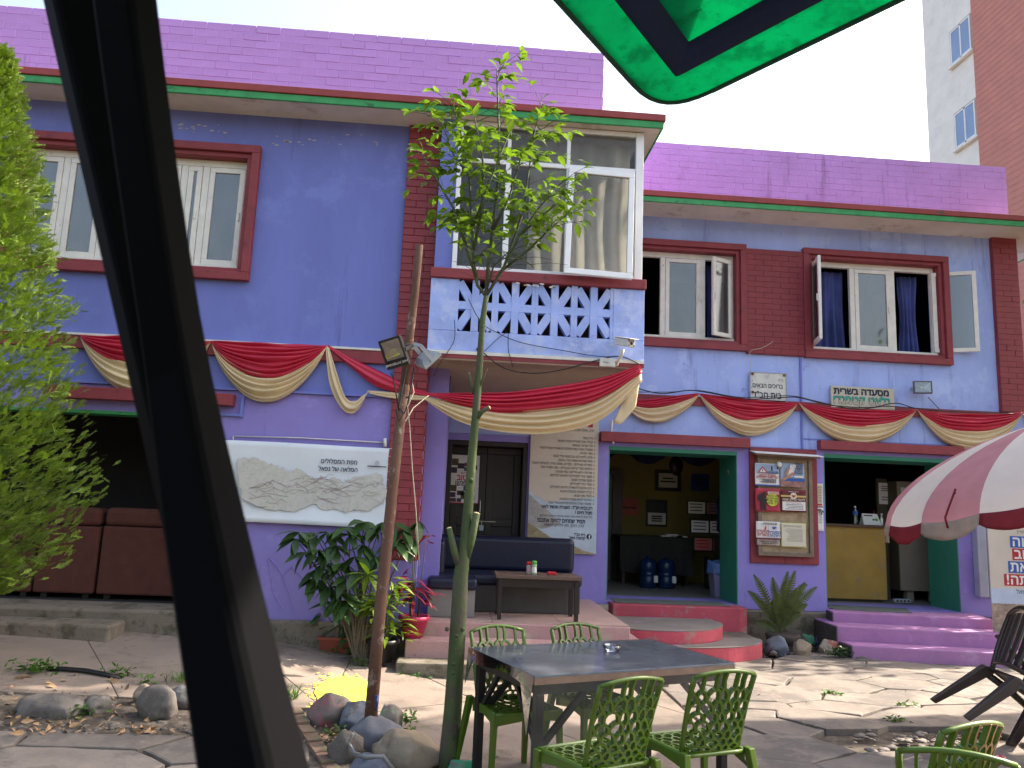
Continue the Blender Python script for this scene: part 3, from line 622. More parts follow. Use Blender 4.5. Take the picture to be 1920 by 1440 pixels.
bay.box(xw0+.05, xw1-.085, 7.742, 7.808, zt1-.05, zt1); bay.box(xw0+.05, xw1-.085, 7.744, 7.806, ztr-.025, ztr+.025); bay.box(xw0+.05, xw1-.085, 7.744, 7.806, zt0, zt0+.05)
xm1, xm2, xm3 = P(950, 400, 7.75).x, P(1062, 450, 7.75).x, P(1067, 270, 7.75).x
bay.box(xm1-.03, xm1+.03, 7.73, 7.8, zt0+.05, ztr-.025); bay.box(xm2-.02, xm2+.02, 7.746, 7.8, zt0+.05, ztr-.025)
bay.box(xm3-.02, xm3+.02, 7.746, 7.8, ztr+.025, zt1-.05); bay.box(xm1-.02, xm1+.02, 7.746, 7.8, ztr+.025, zt1-.05)
bw = bay.build('bay_window', whitem, house, bevel=0.006)
b = MB(); b.box(XB1-.09, XB1-.02, 9.9, YR-.003, zt0, zt1); b.box(XB1-.09, XB1-.02, 7.83, 9.9, zt1-.06, zt1); b.box(XB1-.09, XB1-.02, 7.83, 9.9, zt0, zt0+.06); b.box(XB1-.09, XB1-.02, 8.8, 8.86, zt0+.06, zt1-.06); b.build('bay_side_frame', whitem, bw)
for (a0, a1, c0, c1) in ((xw0+.05, xm1-.03, zt0+.05, ztr-.025), (xm1+.03, xm2-.02, zt0+.05, ztr-.025), (xw0+.05, xm1-.02, ztr+.025, zt1-.05), (xm1+.02, xm3-.02, ztr+.025, zt1-.05), (xm3+.02, xw1-.085, ztr+.025, zt1-.05)):
    b = MB(); b.box(a0, a1, 7.77, 7.775, c0, c1); b.build('pane', panel_, bw)
b = MB(); b.box(XB1-.06, XB1-.055, 7.83, 9.9, zt0+.06, zt1-.06); b.build('pane', panel_, bw)
# top-hung sash swung outwards at its foot
T = Matrix.Translation((xm2, 7.735, ztr-.02)) @ Matrix.Rotation(R(-7), 4, 'X') @ Matrix.Rotation(R(2.0), 4, 'Y')
b = MB(); L = ztr-.02-zt0+.03; framebox(b, 0, xw1-.10-xm2, -L, 0, -.03, .01, .062, T); b.build('sash', whitem, bw, bevel=0.006)
b = MB(); b.box(.05, xw1-.15-xm2, -.012, -.007, -L+.05, -.05, T); b.build('pane', panel_, bw)
drape(bw, xm2-.02, xw1-.1, zt0+.02, zt1-.05, 7.97, curc, 3, 0.06); drape(bw, xm1+.25, xm2+.02, zt0+.02, zt1-.05, 7.99, curc, 2, 0.03)
b = MB(); b.box(XB0+.02, XB1-.1, 8.9, 8.95, zt0-.1, SOF-.003); b.build('bay_inner_wall', M('bay_room_wall', (0.11, 0.11, 0.13), 0.9), house)
b = MB(); b.box(XB0+.02, XB1-.1, 7.90, 8.9, zt0-.07, zt0-.03); b.build('bay_inner_sill', dark, house)

# porch back: double door
b = MB(); b.box(DB[0], DB[1], YR+.30, YR+.36, DB[2], DB[3]-.001); dd = b.build('double_door', darkwood, house)
b = MB(); framebox(b, DB[0]+.001, DB[1]-.001, DB[2], DB[3]-.002, YR+.02, YR+.299, .06); b.build('door_frame', darkwood, dd, bevel=0.005)
for x0, x1 in ((DB[0]+.065, 0.392), (0.398, DB[1]-.065)):
    b = MB(); framebox(b, x0, x1, DB[2]+.02, DB[3]-.065, YR+.26, YR+.298, .09); b.box(x0+.09, x1-.09, YR+.262, YR+.298, 1.28, 1.38)
    b.build('door_leaf', darkwood, dd, bevel=0.006)
b = MB(); b.tube([(0.33, YR+.24, 1.62), (0.33, YR+.20, 1.6), (0.33, YR+.20, 1.46), (0.33, YR+.24, 1.44)], .010, 6); b.build('door_handle', reflm, dd)
b = MB(); b.box(0.27, 0.55, YR+.245, YR+.256, 1.335, 1.345); b.build('door_bolt', reflm, dd)
b = MB(); b.tube([(0.36, YR+.24, 1.33), (0.36, YR+.24, 1.29)], .006, 6); b.box(.33, .39, YR+.225, YR+.25, 1.22, 1.29); b.build('padlock', greym, dd, bevel=.006)
# gold lettering on the return of the pier
for z, s_ in ((2.05, 'ד"בח'), (1.62, 'תיב')):
    text(s_, 0.30, M('gold_leaf_paint_%d' % int(z*100), (0.5, 0.40, 0.22), 0.5), house, (-0.335, 8.9, z-.02), (pi/2, 0, pi/2), heb=False, bold=.012)

rr = random.Random(52)
for (mm, boxes, n_) in ((M('bare_plaster', (0.46, 0.42, 0.36), .9), [(335, 232, 430, 250, 7.9975), (500, 250, 720, 276, 7.9975)], 34), (M('chipped_paint', (0.62, 0.56, 0.47), .9), [(960, 530, 1060, 540, 7.667)], 9)):
    b = MB()
    for k in range(n_):
        q = rr.choice(boxes); c = P(rr.uniform(q[0], q[2]), rr.uniform(q[1], q[3]), q[4]); s_ = rr.uniform(.004, .018)*(1.2 if n_ < 10 else 1)
        b.add([c+Vector((s_*rr.uniform(.6, 1.3)*cos(a)*1.7, -.0005, s_*rr.uniform(.5, 1)*sin(a)*.7)) for a in (0, 1, 2, 3, 4, 5.2)], [tuple(range(6))])
    b.build('paint_flake', mm, house, kind='stuff')

# ------------------------------------------------------------------ porch and steps
porch = thing('terrazzo_porch', 'pink speckled terrazzo porch with three steps below the bay window', 'steps', (0.7, 8, 0))
b = MB(); b.box(-0.27, 1.80, 7.86, YR-.002, -0.15, 0.405); b.build('step', terr, porch, bevel=0.012)
b = MB(); b.box(-0.40, 1.93, 7.60, 7.858, -0.15, 0.27); b.box(1.802, 1.93, 7.86, 8.6, -.15, .27); b.build('step', terr, porch, bevel=0.012)
b = MB(); b.box(-0.46, 2.05, 7.33, 7.598, -0.15, 0.115); b.build('step', plinthm, porch, bevel=0.015, label='stained grey lowest step')
for i in range(3):
    for j in range(3): 
        b = MB(); x0 = -0.25+i*.68; y0 = 7.88+j*.74; b.box(x0, x0+.674, y0, y0+.734, .4055, .418); b.build('floor_slab', terrf, porch)
steps = thing('round_steps', 'red and grey half round steps leading to the middle doorway', 'steps', (2.6, 9.4, 0))
b = MB(); b.prism([(2.02, 9.80, -.1), (3.62, 9.76, -.1), (3.72, 9.78, -.1), (3.74, 10.098, -.1), (2.02, 10.098, -.1)], (0, 0, .505)); b.build('sill', redstep, steps, bevel=0.012)
def disc(cx, cy, a, bb, z0, z1, a0, a1, n=40):
    pts = [Vector((cx+a*cos(R(a0+(a1-a0)*i/n)), cy+bb*sin(R(a0+(a1-a0)*i/n)), z0)) for i in range(n+1)]
    top = MB(); top.m = 0; top.prism([p.copy() for p in pts], (0, 0, z1-z0)); return top
for (cx, cy, a, bb, z0, z1) in ((2.36, 9.5, .90, .85, 0.125, .265), (2.42, 9.25, 1.24, .76, -.15, .12)):
    d = disc(cx, cy, a, bb, z0, z1-.004, 180, 360); d.f.append([0, 0, 0]); d.f.pop(); o = d.build('step', redstep, steps, bevel=0.01)
    t = disc(cx, cy, a+.004, bb+.004, z1-.003, z1+.006, 180, 360); t.build('tread', treadm, steps, bevel=0.003)
    if cy > 9.3:
        f = MB(); f.box(cx-a+.01, cx+a-.01, cy+.001, 9.757, -.1, z1); f.build('step_back', treadm, steps)
    else:
        f = MB(); f.box(cx-a+.01, cx+a-.01, cy+.001, 9.757, -.12, z1-.001); f.build('step_back', plinthm, steps)
ps = thing('purple_steps', 'three purple painted steps below the right hand doorway', 'steps', (5.6, 9.3, 0))
def sl_(p4, z0, z1): 
    b = MB(); b.prism([(x, y, z0) for x, y in p4], (0, 0, z1-z0)); return b.build('step', purple, ps, bevel=0.012)
sl_([(4.80, 9.72), (6.72, 9.44), (6.86, 10.02), (4.86, 10.018)], -.1, .405)
sl_([(4.66, 9.34), (6.76, 9.04), (6.95, 10.01), (4.70, 10.015)], -.12, .285)
sl_([(4.68, 9.03), (6.9, 8.67), (7.15, 10.0), (4.69, 10.012)], -.15, .115)
b = MB()
for q in ([(4.797, 9.725), (4.857, 10.01)], [(4.657, 9.345), (4.697, 10.01)], [(4.677, 9.035), (4.687, 10.01)]):
    z1 = [.39, .27, .10][[4.797, 4.657, 4.677].index(q[0][0])]; b.prism([(q[0][0], q[0][1], -.1), (q[1][0], q[1][1], -.1), (q[1][0]-.008, q[1][1], -.1), (q[0][0]-.008, q[0][1], -.1)], (0, 0, z1+.1))
b.build('flank_shade', M('painted_flank_shade', (0.07, 0.06, 0.055), 0.9, 0.3, 8), ps)  # thin dark strips: shade on the left step sides, put into the colour
b = MB(); b.prism([(4.95, 9.95, .408), (5.9, 9.82, .408), (6.1, 10.3, .408), (4.95, 10.5, .408)], (0, 0, .006)); tag(b.build('door_mat', matm), 'grey green mat at the top of the purple steps', 'door mat')
b = MB(); b.box(2.08, 3.55, 9.9, 10.35, .408, .414); tag(b.build('door_mat', matm), 'dark mat just inside the middle doorway above the red steps', 'door mat')

# ================================================================== TOWER, TREE BEHIND, ADDED SHADE TREES
tw = thing('apartment_tower', 'tall white and brick red apartment block behind the right end of the guest house', 'building', (20, 27, 0))
YT = 24.56; kz = P(1806, 75, 25.2).z-P(1806, 232, 25.2).z
b = MB(); b.box(18.0, 30, YT, 27.55, 0, 26); b.build('wall', towerw, tw)
b = MB(); b.box(17.9, 30, 20.4, YT-.003, 0, 27); b.build('wall', towerr, tw, label='brick red end of the tower')
for k in range(6):
    zc = P(1806, 75, 25.2).z+kz*(1-k)
    b = MB(); T = Matrix.Translation((17.985, 0, zc))
    b.box(-.04, .012, 24.62, 25.88, -.74, .74, T); w_ = b.build('window', M('tower_window_recess_%d' % k, (0.42, 0.37, 0.31), 0.8), tw)
    b = MB(); b.box(-.07, -.041, 24.68, 24.74, -.68, .68, T); b.box(-.07, -.041, 25.76, 25.82, -.68, .68, T); b.box(-.07, -.041, 25.21, 25.28, -.68, .68, T); b.box(-.07, -.041, 24.74, 25.76, .62, .68, T); b.box(-.07, -.041, 24.74, 25.76, -.68, -.62, T); b.build('frame', whitem, w_)
    b = MB(); b.box(-.14, -.001, 24.56, 25.94, -.80, -.742, T); b.build('sill', towerw, w_)
    for y0, y1 in ((24.74, 25.21), (25.28, 25.76)):
        b = MB(); b.box(-.052, -.044, y0, y1, -.62, .62, T); b.build('pane', towerg, w_)
b = MB()
for k in range(120): b.box(17.893, 17.9, 20.4, YT-.01, k*.22+.2, k*.22+.23)
b.build('render_course', M('tower_course', (0.545, 0.234, 0.20), 0.85), tw, kind='stuff')

def tree(name, label, base, h, crownc, rad, nleaf, mat, leafL, seed, cat='tree', group=None, squash=0.7, zmin=-9):
    rr = random.Random(seed); t = thing(name, label, cat, base, 0, group); b = MB(); b.smooth = True; bx = Vector(base); cc = Vector(crownc)
    b.tube([bx, bx+(cc-bx)*.35+Vector((.1, 0, .2)), cc-Vector((0, 0, rad*.3)), cc+Vector((0, 0, rad*.4))], [h*.035, h*.027, h*.018, h*.006], 8); b.build('trunk', barkb, t)
    lm = leafmesh(leafL, leafL*.5, mat); f = MB(); lb = MB(); clumps = []
    for k in range(26):
        d = Vector((rr.gauss(0, 1), rr.gauss(0, 1), rr.gauss(0, .8))).normalized()*rad*rr.uniform(.45, 1.0); d.z *= squash; c = cc+d; clumps.append(c)
        lb.tube([cc+(bx-cc)*rr.uniform(0, .3), (cc+c)/2+Vector((0, 0, .1)), c], [h*.010, h*.007, .01], 5)
    lb.build('limb', barkb, t)
    for k in range(nleaf):
        c = rr.choice(clumps)+Vector((rr.gauss(0, 1), rr.gauss(0, 1), rr.gauss(0, .7)))*rad*.18
        if c.z < zmin: continue
        addleaf(f, lm, dirmat(c, (rr.gauss(0, 1), rr.gauss(0, 1), rr.gauss(-.5, .5)), rr.uniform(-1, 1), rr.uniform(.7, 1.3)))
    f.build('crown', mat, t, kind='stuff'); return t
tree('leafy_tree', 'dark leafy tree past the right hand corner of the guest house', (10.6, 12.0, 0), 5, (10.6, 12.0, 3.6), 2.3, 3000, leafd, .2, 3, squash=1.2)
tree('added_shade_tree', 'added tall tree out of view at the right, its high crown shading the gravel bed', (11.4, 7.6, 0), 11, (9.3, 8.72, 10.6), 2.1, 1600, leafm, .22, 9, squash=.4, zmin=10.0)  # this tree and the next two are unseen, added to shade the foreground
tree('added_shade_tree', 'added broad tree out of view at the right, shading the green chairs', (11.5, 7.0, 0), 8, (9.6, 7.3, 7.9), 2.0, 1300, leafm, .22, 12, squash=.55)
tree('added_shade_tree', 'added lower tree out of view at the right, shading the paving in patches', (11.2, 5.4, 0), 7, (10.2, 6.0, 5.6), 1.5, 520, leafm, .22, 15, squash=.6)

# conifer on the left
con = thing('conifer', 'bright yellow green conifer growing at the left end of the house', 'tree', (-4.15, 6.2, .15))
b = MB(); b.smooth = True; b.tube([(-4.15, 6.2, -.1), (-4.12, 6.2, 2.5), (-4.05, 6.2, 5.0)], [.11, .07, .01], 8); b.build('trunk', barkb, con)
rr = random.Random(21); f = MB(); tw_ = MB()
def prof(t): return (0.74+0.40*min(1, t/0.2))*(1-max(0, (t-.18)/.87))**.72
for k in range(26000):
    t = rr.random()**1.2; z = 0.72+t*4.4; a = rr.uniform(-pi, pi)
    lob = 1+.20*noise.noise(Vector((cos(a)*1.6, sin(a)*1.6, z*1.7)))+.30*noise.noise(Vector((cos(a)*4, sin(a)*4, z*4.2+9)))+.25*noise.noise(Vector((cos(a)*9, sin(a)*9, z*10)))
    rad = prof(t)*.98*lob*(1-.62*rr.random()**2.0); p = Vector((-4.1+cos(a)*rad, 6.2+sin(a)*rad, z))
    if p.y > 6.7 and rr.random() < .8: continue
    o = Vector((cos(a), sin(a), 0.6+rr.uniform(-.4, .6))); m = dirmat(p, o+Vector((rr.gauss(0, .35), rr.gauss(0, .35), rr.gauss(0, .3))), rr.uniform(-1.4, 1.4), rr.uniform(.42, .85))
    L = .125; n = 5
    def q(a_, b_, w):
        a_ = Vector(a_); b_ = Vector(b_); n_ = Vector((-(b_-a_).y, (b_-a_).x, 0)).normalized()*w; f.add([m @ (a_-n_), m @ (a_+n_), m @ (b_+n_*.35), m @ (b_-n_*.35)], [(0, 1, 2, 3)])
    q((0, -.03, 0), (0, L, 0), .0042)
    for i in range(n):
        y = L*(.08+.82*i/n); s_ = .045*(1-.6*i/n)
        for sg in (-1, 1):
            q((0, y, 0), (sg*s_*.7, y+s_*.95, rr.uniform(-.012, .012)), .0048)
            if i % 2 == 0: q((sg*s_*.3, y+s_*.4, 0), (sg*s_*.35, y+s_*1.15, rr.uniform(-.01, .01)), .0044)
f.build('foliage', conif, con, kind='stuff')

# ================================================================== SLENDER TREE IN THE MIDDLE
YTR = 4.95
tr = thing('sapling_tree', 'slender young tree with a green trunk standing before the porch', 'tree', G(848, 1440))
pts = [(838, 1470, 18), (843, 1400, 17), (849, 1330, 16), (854, 1250, 15), (860, 1150, 14.5), (864, 1080, 13.5), (872, 1020, 10.5), (878, 950, 9.3), (886, 850, 8.2), (891, 790, 7.6), (898, 700, 6.6), (905, 600, 5.7), (911, 555, 5.2)]
def pt(x, y, Y=YTR): return P(x, y, Y)
k = YTR/FPX
b = MB(); b.smooth = True; pp = [pt(x, y)+Vector((0.006*noise.noise(Vector((0, y*.01, 0))), 0, 0)) for x, y, r in pts]; pp[0].z = min(pp[0].z, -.12)
b.tube(pp, [r*k for x, y, r in pts], 14)
for (x, y) in ((838, 1180), (856, 1192), (868, 1180), (850, 1245), (850, 1262), (884, 900)): 
    c = pt(x, y, YTR-.045); b.lathe([(.015, -.01), (.012, .004), (.004, .008)], 8, c, Matrix.Rotation(R(90), 3, 'X'))
b.build('trunk', barkg, tr)
cutm = M('cut_wood', (0.5, 0.38, 0.22), 0.9, 0.2, 20)
for seg, r in (([(866, 1070), (852, 1035), (842, 990)], [8.5, 7, 5]), ([(872, 1050), (884, 1010), (894, 962)], [8.5, 7.5, 6.5]), ([(890, 790), (903, 772), (918, 764)], [5.5, 4.5, 4]), ([(888, 740), (880, 700)], [3.2, 1.8]), ([(896, 735), (905, 712), (914, 692)], [2.6, 1.8, .5])):
    s_ = MB(); s_.smooth = True; s_.tube([pt(x, y, YTR-.02*i) for i, (x, y) in enumerate(seg)], [v*k for v in r], 9); o = s_.build('branch_stub', barkg, tr)
    e = pt(*seg[-1], YTR-.02*(len(seg)-1)); d = (e-pt(*seg[-2], YTR-.02*(len(seg)-2))).normalized(); m = MB(); m.lathe([(r[-1]*k*.96, 0), (r[-1]*k*.5, .004)], 9, e+d*.001, d.to_track_quat('Z', 'Y').to_matrix()); m.build('cut_end', cutm, o)
brs = [([(911, 555), (895, 535), (888, 490), (885, 420), (880, 330), (862, 240), (850, 200)], 3.8, .0), ([(911, 555), (915, 500), (925, 420), (935, 330), (935, 240), (932, 150), (932, 128)], 4.2, .05), ([(911, 556), (940, 510), (975, 440), (1010, 390), (1050, 345)], 3.2, -.12), ([(911, 556), (945, 500), (980, 400), (990, 330), (1000, 260), (1015, 190)], 3.2, .15), ([(893, 520), (870, 450), (850, 390), (815, 330), (792, 290)], 4, -.1), ([(940, 508), (990, 470), (1030, 430), (1065, 400)], 3, -.2), ([(888, 470), (905, 380), (905, 300), (890, 220)], 3.5, -.18), ([(925, 430), (955, 370), (975, 300), (1020, 240)], 3.2, .2), ([(880, 330), (850, 290), (825, 220)], 2.6, -.05), ([(912, 545), (925, 500), (955, 470), (1000, 500)], 2.6, -.15), ([(885, 420), (865, 400), (840, 405)], 2.2, .12), ([(975, 440), (1040, 385), (1080, 360)], 2.6, .05), ([(888, 495), (900, 480), (930, 470)], 2.4, -.25), ([(885, 430), (910, 360), (955, 250)], 2.6, -.3)]
lp = leafmesh(.092, .044, leafm, .25, .35); lme = lp.mesh('leaf', leafm); rr = random.Random(5); twm = MB(); twm.smooth = True; leaves = []; zthin = pt(900, 455).z
for seg, r, dy in brs:
    p3 = [pt(x, y, YTR+dy*(i/(len(seg)-1))) for i, (x, y) in enumerate(seg)]; bb = MB(); bb.smooth = True; bb.tube(p3, [r*k*(1-.72*i/(len(seg)-1)) for i in range(len(seg))], 7); o = bb.build('branch', barkg, tr)
    n = len(p3)-1; cnt = int(6.5*n+4)
    for q in range(cnt):
        t = 1-rr.random()**1.15*(.9 if seg[0] == (911, 555) else .78) if r > 3.1 else 1-rr.random()*.85
        u = t*n; i = min(n-1, int(u)); base = p3[i].lerp(p3[i+1], u-i); d = (p3[i+1]-p3[i]).normalized()
        a = rr.uniform(-pi, pi); side = Vector((cos(a), sin(a)*.8, 0)); tip = base+(side*rr.uniform(.06, .24)+d*rr.uniform(.02, .1))
        twm.tube([base, (base+tip)/2+Vector((0, 0, .012)), tip], [.0025, .0018, .0012], 4, False)
        nl = rr.choice((2, 3, 3, 4)); ld = (tip-base).normalized()
        for j in range(nl):
            a2 = (j-(nl-1)/2)*1.05+rr.uniform(-.3, .3); dd_ = Matrix.Rotation(a2, 3, 'Z') @ ld; dd_.z += rr.uniform(-.75, .15)
            leaves.append(dirmat(tip-ld*.02*j, dd_, rr.uniform(-.6, .6), rr.uniform(.62, 1.15)))
    leaves = [m_ for m_ in leaves if m_.translation.z > zthin or rr.random() < .35]
    leaves.append(dirmat(p3[-1], (p3[-1]-p3[-2])+Vector((rr.uniform(-.1, .1), 0, 0)), 0, 1)); 
twm.build('twigs', barkg, tr, kind='stuff')
leaves.sort(key=lambda m: m.translation.y)
rest = MB()
for i, m in enumerate(leaves):
    if i < 300: inst('leaf', lme, tr, m)
    else: addleaf(rest, lp, m)
rest.build('leaves', leafm, tr, kind='stuff')

# ================================================================== SWAGS
def swag(name, label, A, B, top, red, gold, nf=6, group='red and gold swags along the facade', asym=0.0, bulge=.05, gapin=.0):
    A = Vector(A); B = Vector(B); t = thing(name, label, 'swag drape', (A+B)/2, 0, group)
    def curve(u, d): 
        uu = u**(1-asym) if asym >= 0 else 1-(1-u)**(1+asym)
        return A.lerp(B, u)-Vector((0, 0, d*(4*uu*(1-uu))**.85))
    ph = random.uniform(0, 6)
    def mk(d0, d1, nf, off):
        def fn(u, v):
            e = min(1, (4*u*(1-u))**.6); p = curve(u, d0+(d1-d0)*v)
            w = sin((v*nf+.12*sin(u*7+ph))*2*pi+ph)*.020*e+sin(v*nf*2.6*pi+u*5+ph*2)*.006*e; nn = noise.noise(Vector((u*3.1+ph*9, v*nf*.9, ph)))*.022*e; w += nn; p.y += -off-bulge*sin(pi*min(1, v*1.02))*e-w; p.z += .3*w+.5*nn+.02*noise.noise(Vector((u*4+ph*5, 1, v*2)))*e*v
            return p
        return fn
    def endpin(b):
        pass
    b = MB(); b.smooth = True; b.grid(mk(top, red, nf, .012), 36, nf*7); b.build('red_cloth', redcl, t, solid=.004)
    b = MB(); b.smooth = True; b.grid(mk(red-.06, gold, max(3, nf-2), .0), 36, max(3, nf-2)*7); b.build('gold_cloth', goldcl, t, solid=.004)
    return t
YS = 7.93; YSR = 10.02
swag('swag', 'red and gold swag beside the conifer at the left end of the house', P(150, 628, YS), P(396, 640, YS), -.01, .33, .58)
swag('swag', 'full red and gold swag between the black parasol pole and the gold loop', P(396, 640, YS), P(613, 648, YS), -.01, .37, .60, 7)
swag('swag', 'red and gold swag tied from the bay corner to above the middle doorway', P(1165, 752, YSR), P(1311, 738, YSR), .0, .16, .33, 5)
swag('swag', 'red and gold swag hanging below the white welcome sign', P(1311, 738, YSR), P(1496, 755, YSR), .01, .31, .50, 6)
swag('swag', 'red and gold swag hanging below the hand painted board', P(1498, 755, YSR), P(1718, 768, YSR), .04, .31, .52, 6)
swag('swag', 'rightmost red and gold swag half hidden by the striped umbrella', P(1720, 768, YSR), P(1918, 772, YSR), .04, .34, .54, 6)
swag('swag', 'short red and gold swag running past the right corner of the house', P(1918, 772, YSR), P(2060, 782, YSR), .02, .3, .5, 5)
# big one across the porch mouth
t = thing('swag', 'widest swag of red and gold cloth spanning the porch below the bay window', 'swag drape', P(1000, 760, 7.75), 0, 'red and gold swags along the facade')
def path_(pts, Y):
    pp = [P(x, y, Y) for x, y in pts]
    def f(u):
        s_ = u*(len(pp)-1); i = min(len(pp)-2, int(s_)); fr = s_-i
        a, b_, c, d = pp[max(0, i-1)], pp[i], pp[i+1], pp[min(len(pp)-1, i+2)]
        return .5*((2*b_)+(c-a)*fr+(2*a-5*b_+4*c-d)*fr**2+(-a+3*b_-3*c+d)*fr**3)
    return f
def ribbon(name, top, bot, Y, mat, par, nf, off, amp=.02, bulge=.05, nu=44):
    ft, fb = path_(top, Y), path_(bot, Y); ph = random.uniform(0, 6)
    def fn(u, v):
        p = ft(u).lerp(fb(u), v); e = min(1, (4*u*(1-u))**.6)*min(1, (ft(u)-fb(u)).length/.12)
        p.y += -off-bulge*sin(pi*v)*e-amp*e*sin((v*nf+.1*sin(u*6+ph))*2*pi+ph)-amp*.3*e*sin(v*nf*8.3+u*4); return p
    b = MB(); b.smooth = True; b.grid(fn, nu, nf*7); return b.build(name, mat, par, solid=.004)
ribbon('red_cloth', [(806, 738), (870, 738), (960, 736), (1060, 722), (1140, 705), (1200, 684)], [(806, 742), (870, 762), (930, 774), (1020, 770), (1110, 754), (1203, 700)], 7.72, redcl, t, 5, .03)
ribbon('gold_cloth', [(796, 744), (870, 756), (940, 766), (1030, 764), (1120, 742), (1202, 692)], [(792, 746), (860, 790), (940, 810), (1040, 812), (1130, 785), (1204, 715)], 7.72, goldcl, t, 4, .0)
ribbon('gold_cloth', [(1190, 700), (1196, 700), (1202, 698)], [(1150, 792), (1165, 794), (1192, 762)], 7.76, goldcl, t, 2, .0, .012, .02, 14)
t = thing('swag', 'gold cloth looped down from a nail beside the rusty pole', 'swag drape', P(640, 720, YS), 0, 'red and gold swags along the facade')
ribbon('gold_cloth', [(616, 648), (632, 700), (648, 745), (665, 752), (680, 742), (692, 734)], [(610, 648), (618, 720), (640, 765), (660, 775), (676, 762), (690, 732)], YS, goldcl, t, 2, .0, .014, .03, 30)
t = thing('swag', 'red strip of cloth slanting down to the brick pier', 'swag drape', P(700, 690, YS), 0, 'red and gold swags along the facade')
ribbon('red_cloth', [(614, 646), (660, 672), (720, 700), (765, 722), (808, 738)], [(614, 650), (655, 686), (705, 724), (760, 738), (808, 744)], YS, redcl, t, 2, .0, .012, .03, 30)
ribbon('gold_cloth', [(690, 732), (730, 735), (770, 740), (806, 742)], [(692, 738), (730, 746), (770, 750), (800, 750)], YS, goldcl, t, 2, .0, .008, .015, 20)

# ================================================================== SIGNS AND BANNERS
def panel(name, label, cat, x0, x1, z0, z1, y, th, mat, tilt=0, bevel=0):
    t = thing(name, label, cat, ((x0+x1)/2, y, z0), tilt); w, h = (x1-x0)/2, z1-z0
    b = MB(); b.box(-w, w, 0, th, 0, h); b.build('board', mat, t, False, bevel=bevel); return t, w, h
# map banner
t = thing('map_banner', 'long white banner with a country map and navy title on the left wall', 'banner', (-1.6, 7.95, 1.27))
b = MB(); b.smooth = True; X0, X1 = -2.62, -.605
def bn(u, v): return Vector((X0+(X1-X0)*u, 7.955-.006*sin(u*11+1)*v-.030*v**8-.004*sin(v*6+u*3), 2.085-.80*v+.006*sin(u*5)))
b.grid(bn, 30, 16); b.build('sheet', banner, t, solid=.003)
def bz(px, py): return P(px, py, 7.932)
mp = [(445, 862), (455, 858), (480, 858), (500, 868), (520, 873), (545, 885), (556, 877), (575, 890), (595, 898), (602, 890), (608, 900), (628, 895), (645, 905), (660, 895), (690, 892), (705, 886), (718, 888), (717, 905), (727, 920), (722, 935), (715, 942), (690, 958), (665, 955), (650, 962), (632, 955), (602, 955), (590, 945), (575, 950), (550, 960), (530, 957), (500, 955), (475, 945), (455, 935), (448, 905)]
rr = random.Random(2); ring = []
for i in range(len(mp)):
    p, q = mp[i], mp[(i+1) % len(mp)]
    for s_ in range(5):
        tt = s_/5; ring.append(bz(p[0]+(q[0]-p[0])*tt+rr.uniform(-2, 2)*(s_ > 0), p[1]+(q[1]-p[1])*tt+rr.uniform(-2, 2)*(s_ > 0)))
b = MB(); b.prism(ring, (0, .002, 0)); b.build('map_shape', mapm, t)
b = MB(); rr = random.Random(9)
for k_ in range(46):
    x, y = rr.uniform(460, 700), rr.uniform(895, 945); seg = [bz(x, y)]
    for q in range(4): x += rr.uniform(4, 16); y += rr.uniform(-7, 7); seg.append(bz(min(x, 718), min(950, max(888, y))))
    for a, c in zip(seg, seg[1:]): b.bar(a-Vector((0, .002, 0)), c-Vector((0, .002, 0)), .0035, .001, (0, 1, 0))
b.build('map_road', M('map_road_ink', (0.34, 0.27, 0.26), 0.6), t, kind='stuff')
o = bz(636, 866); text('מפת המסלולים', .062, inkm, t, o, bold=.0012, width=.36); o = bz(634, 880); text('המלאה של נפאל', .062, inkm, t, o, bold=.0012, width=.39)
b = MB(); c = bz(707, 868); b.bar(c+Vector((-.095, 0, -.035)), c+Vector((.095, 0, -.037)), .001, .010, (0, 0, 1)); b.build('scale_bar', inkm, t)
b = MB(); T = Matrix.Translation(c) @ Matrix.Rotation(R(90), 4, 'X'); b.lathe([(.024, 0), (.024, .001)], 20, (0, 0, 0)); b.v = [T @ p for p in b.v]; b.build('emblem', M('pale_emblem', (0.45, 0.47, 0.5), 0.6), t)
b = MB(); b.bar(bz(560, 984), bz(598, 985), .003, .002, (0, 1, 0)); b.build('fine_print', inkk, t)
b = MB(); b.smooth = True; b.tube([P(437, 818, 7.985), P(560, 821, 7.985), P(722, 830, 7.985)], .006, 6); b.tube([P(437, 818, 7.985), P(438, 840, 7.985)], .005, 6); b.tube([P(722, 822, 7.97), P(722, 838, 7.96)], .018, 8)
tag(b.build('water_pipe', whitepl), 'thin white pipe with a small tap above the map banner', 'pipe')

# welcome sign
t, w, h = panel('enamel_sign', 'white welcome sign with navy lettering above the notice board', 'sign', 3.885, 4.395, 3.04, 3.48, 10.05, .02, M('aged_white_sheet', (0.60, 0.60, 0.56), 0.35, 0.12, 5, stain=[(6, (0.40, 0.40, 0.38), 0.60)]))
b = MB(); framebox(b, -w, w, 0, h, -.006, -.0005, .012); b.build('rim', greym, t, False)
b = MB()
for sx, zz in ((-1, h-.03), (1, h-.03), (-1, .16)):
    b.lathe([(.02, 0), (.018, .008)], 10, (sx*(w-.035), -.008, zz), Matrix.Rotation(R(90), 3, 'X'))
b.build('fixing_bolt', rust, t, False)
text('ב"ה', .045, inkm, t, (w-.085, -.003, h-.10), world=False, width=.07)
text('ברוכים הבאים', .085, inkm, t, (-.01, -.003, h-.185), world=False, bold=.0015, width=.42)
text('בית חב"ד', .125, inkm, t, (-.02, -.003, h-.315), world=False, bold=.002, width=.40)
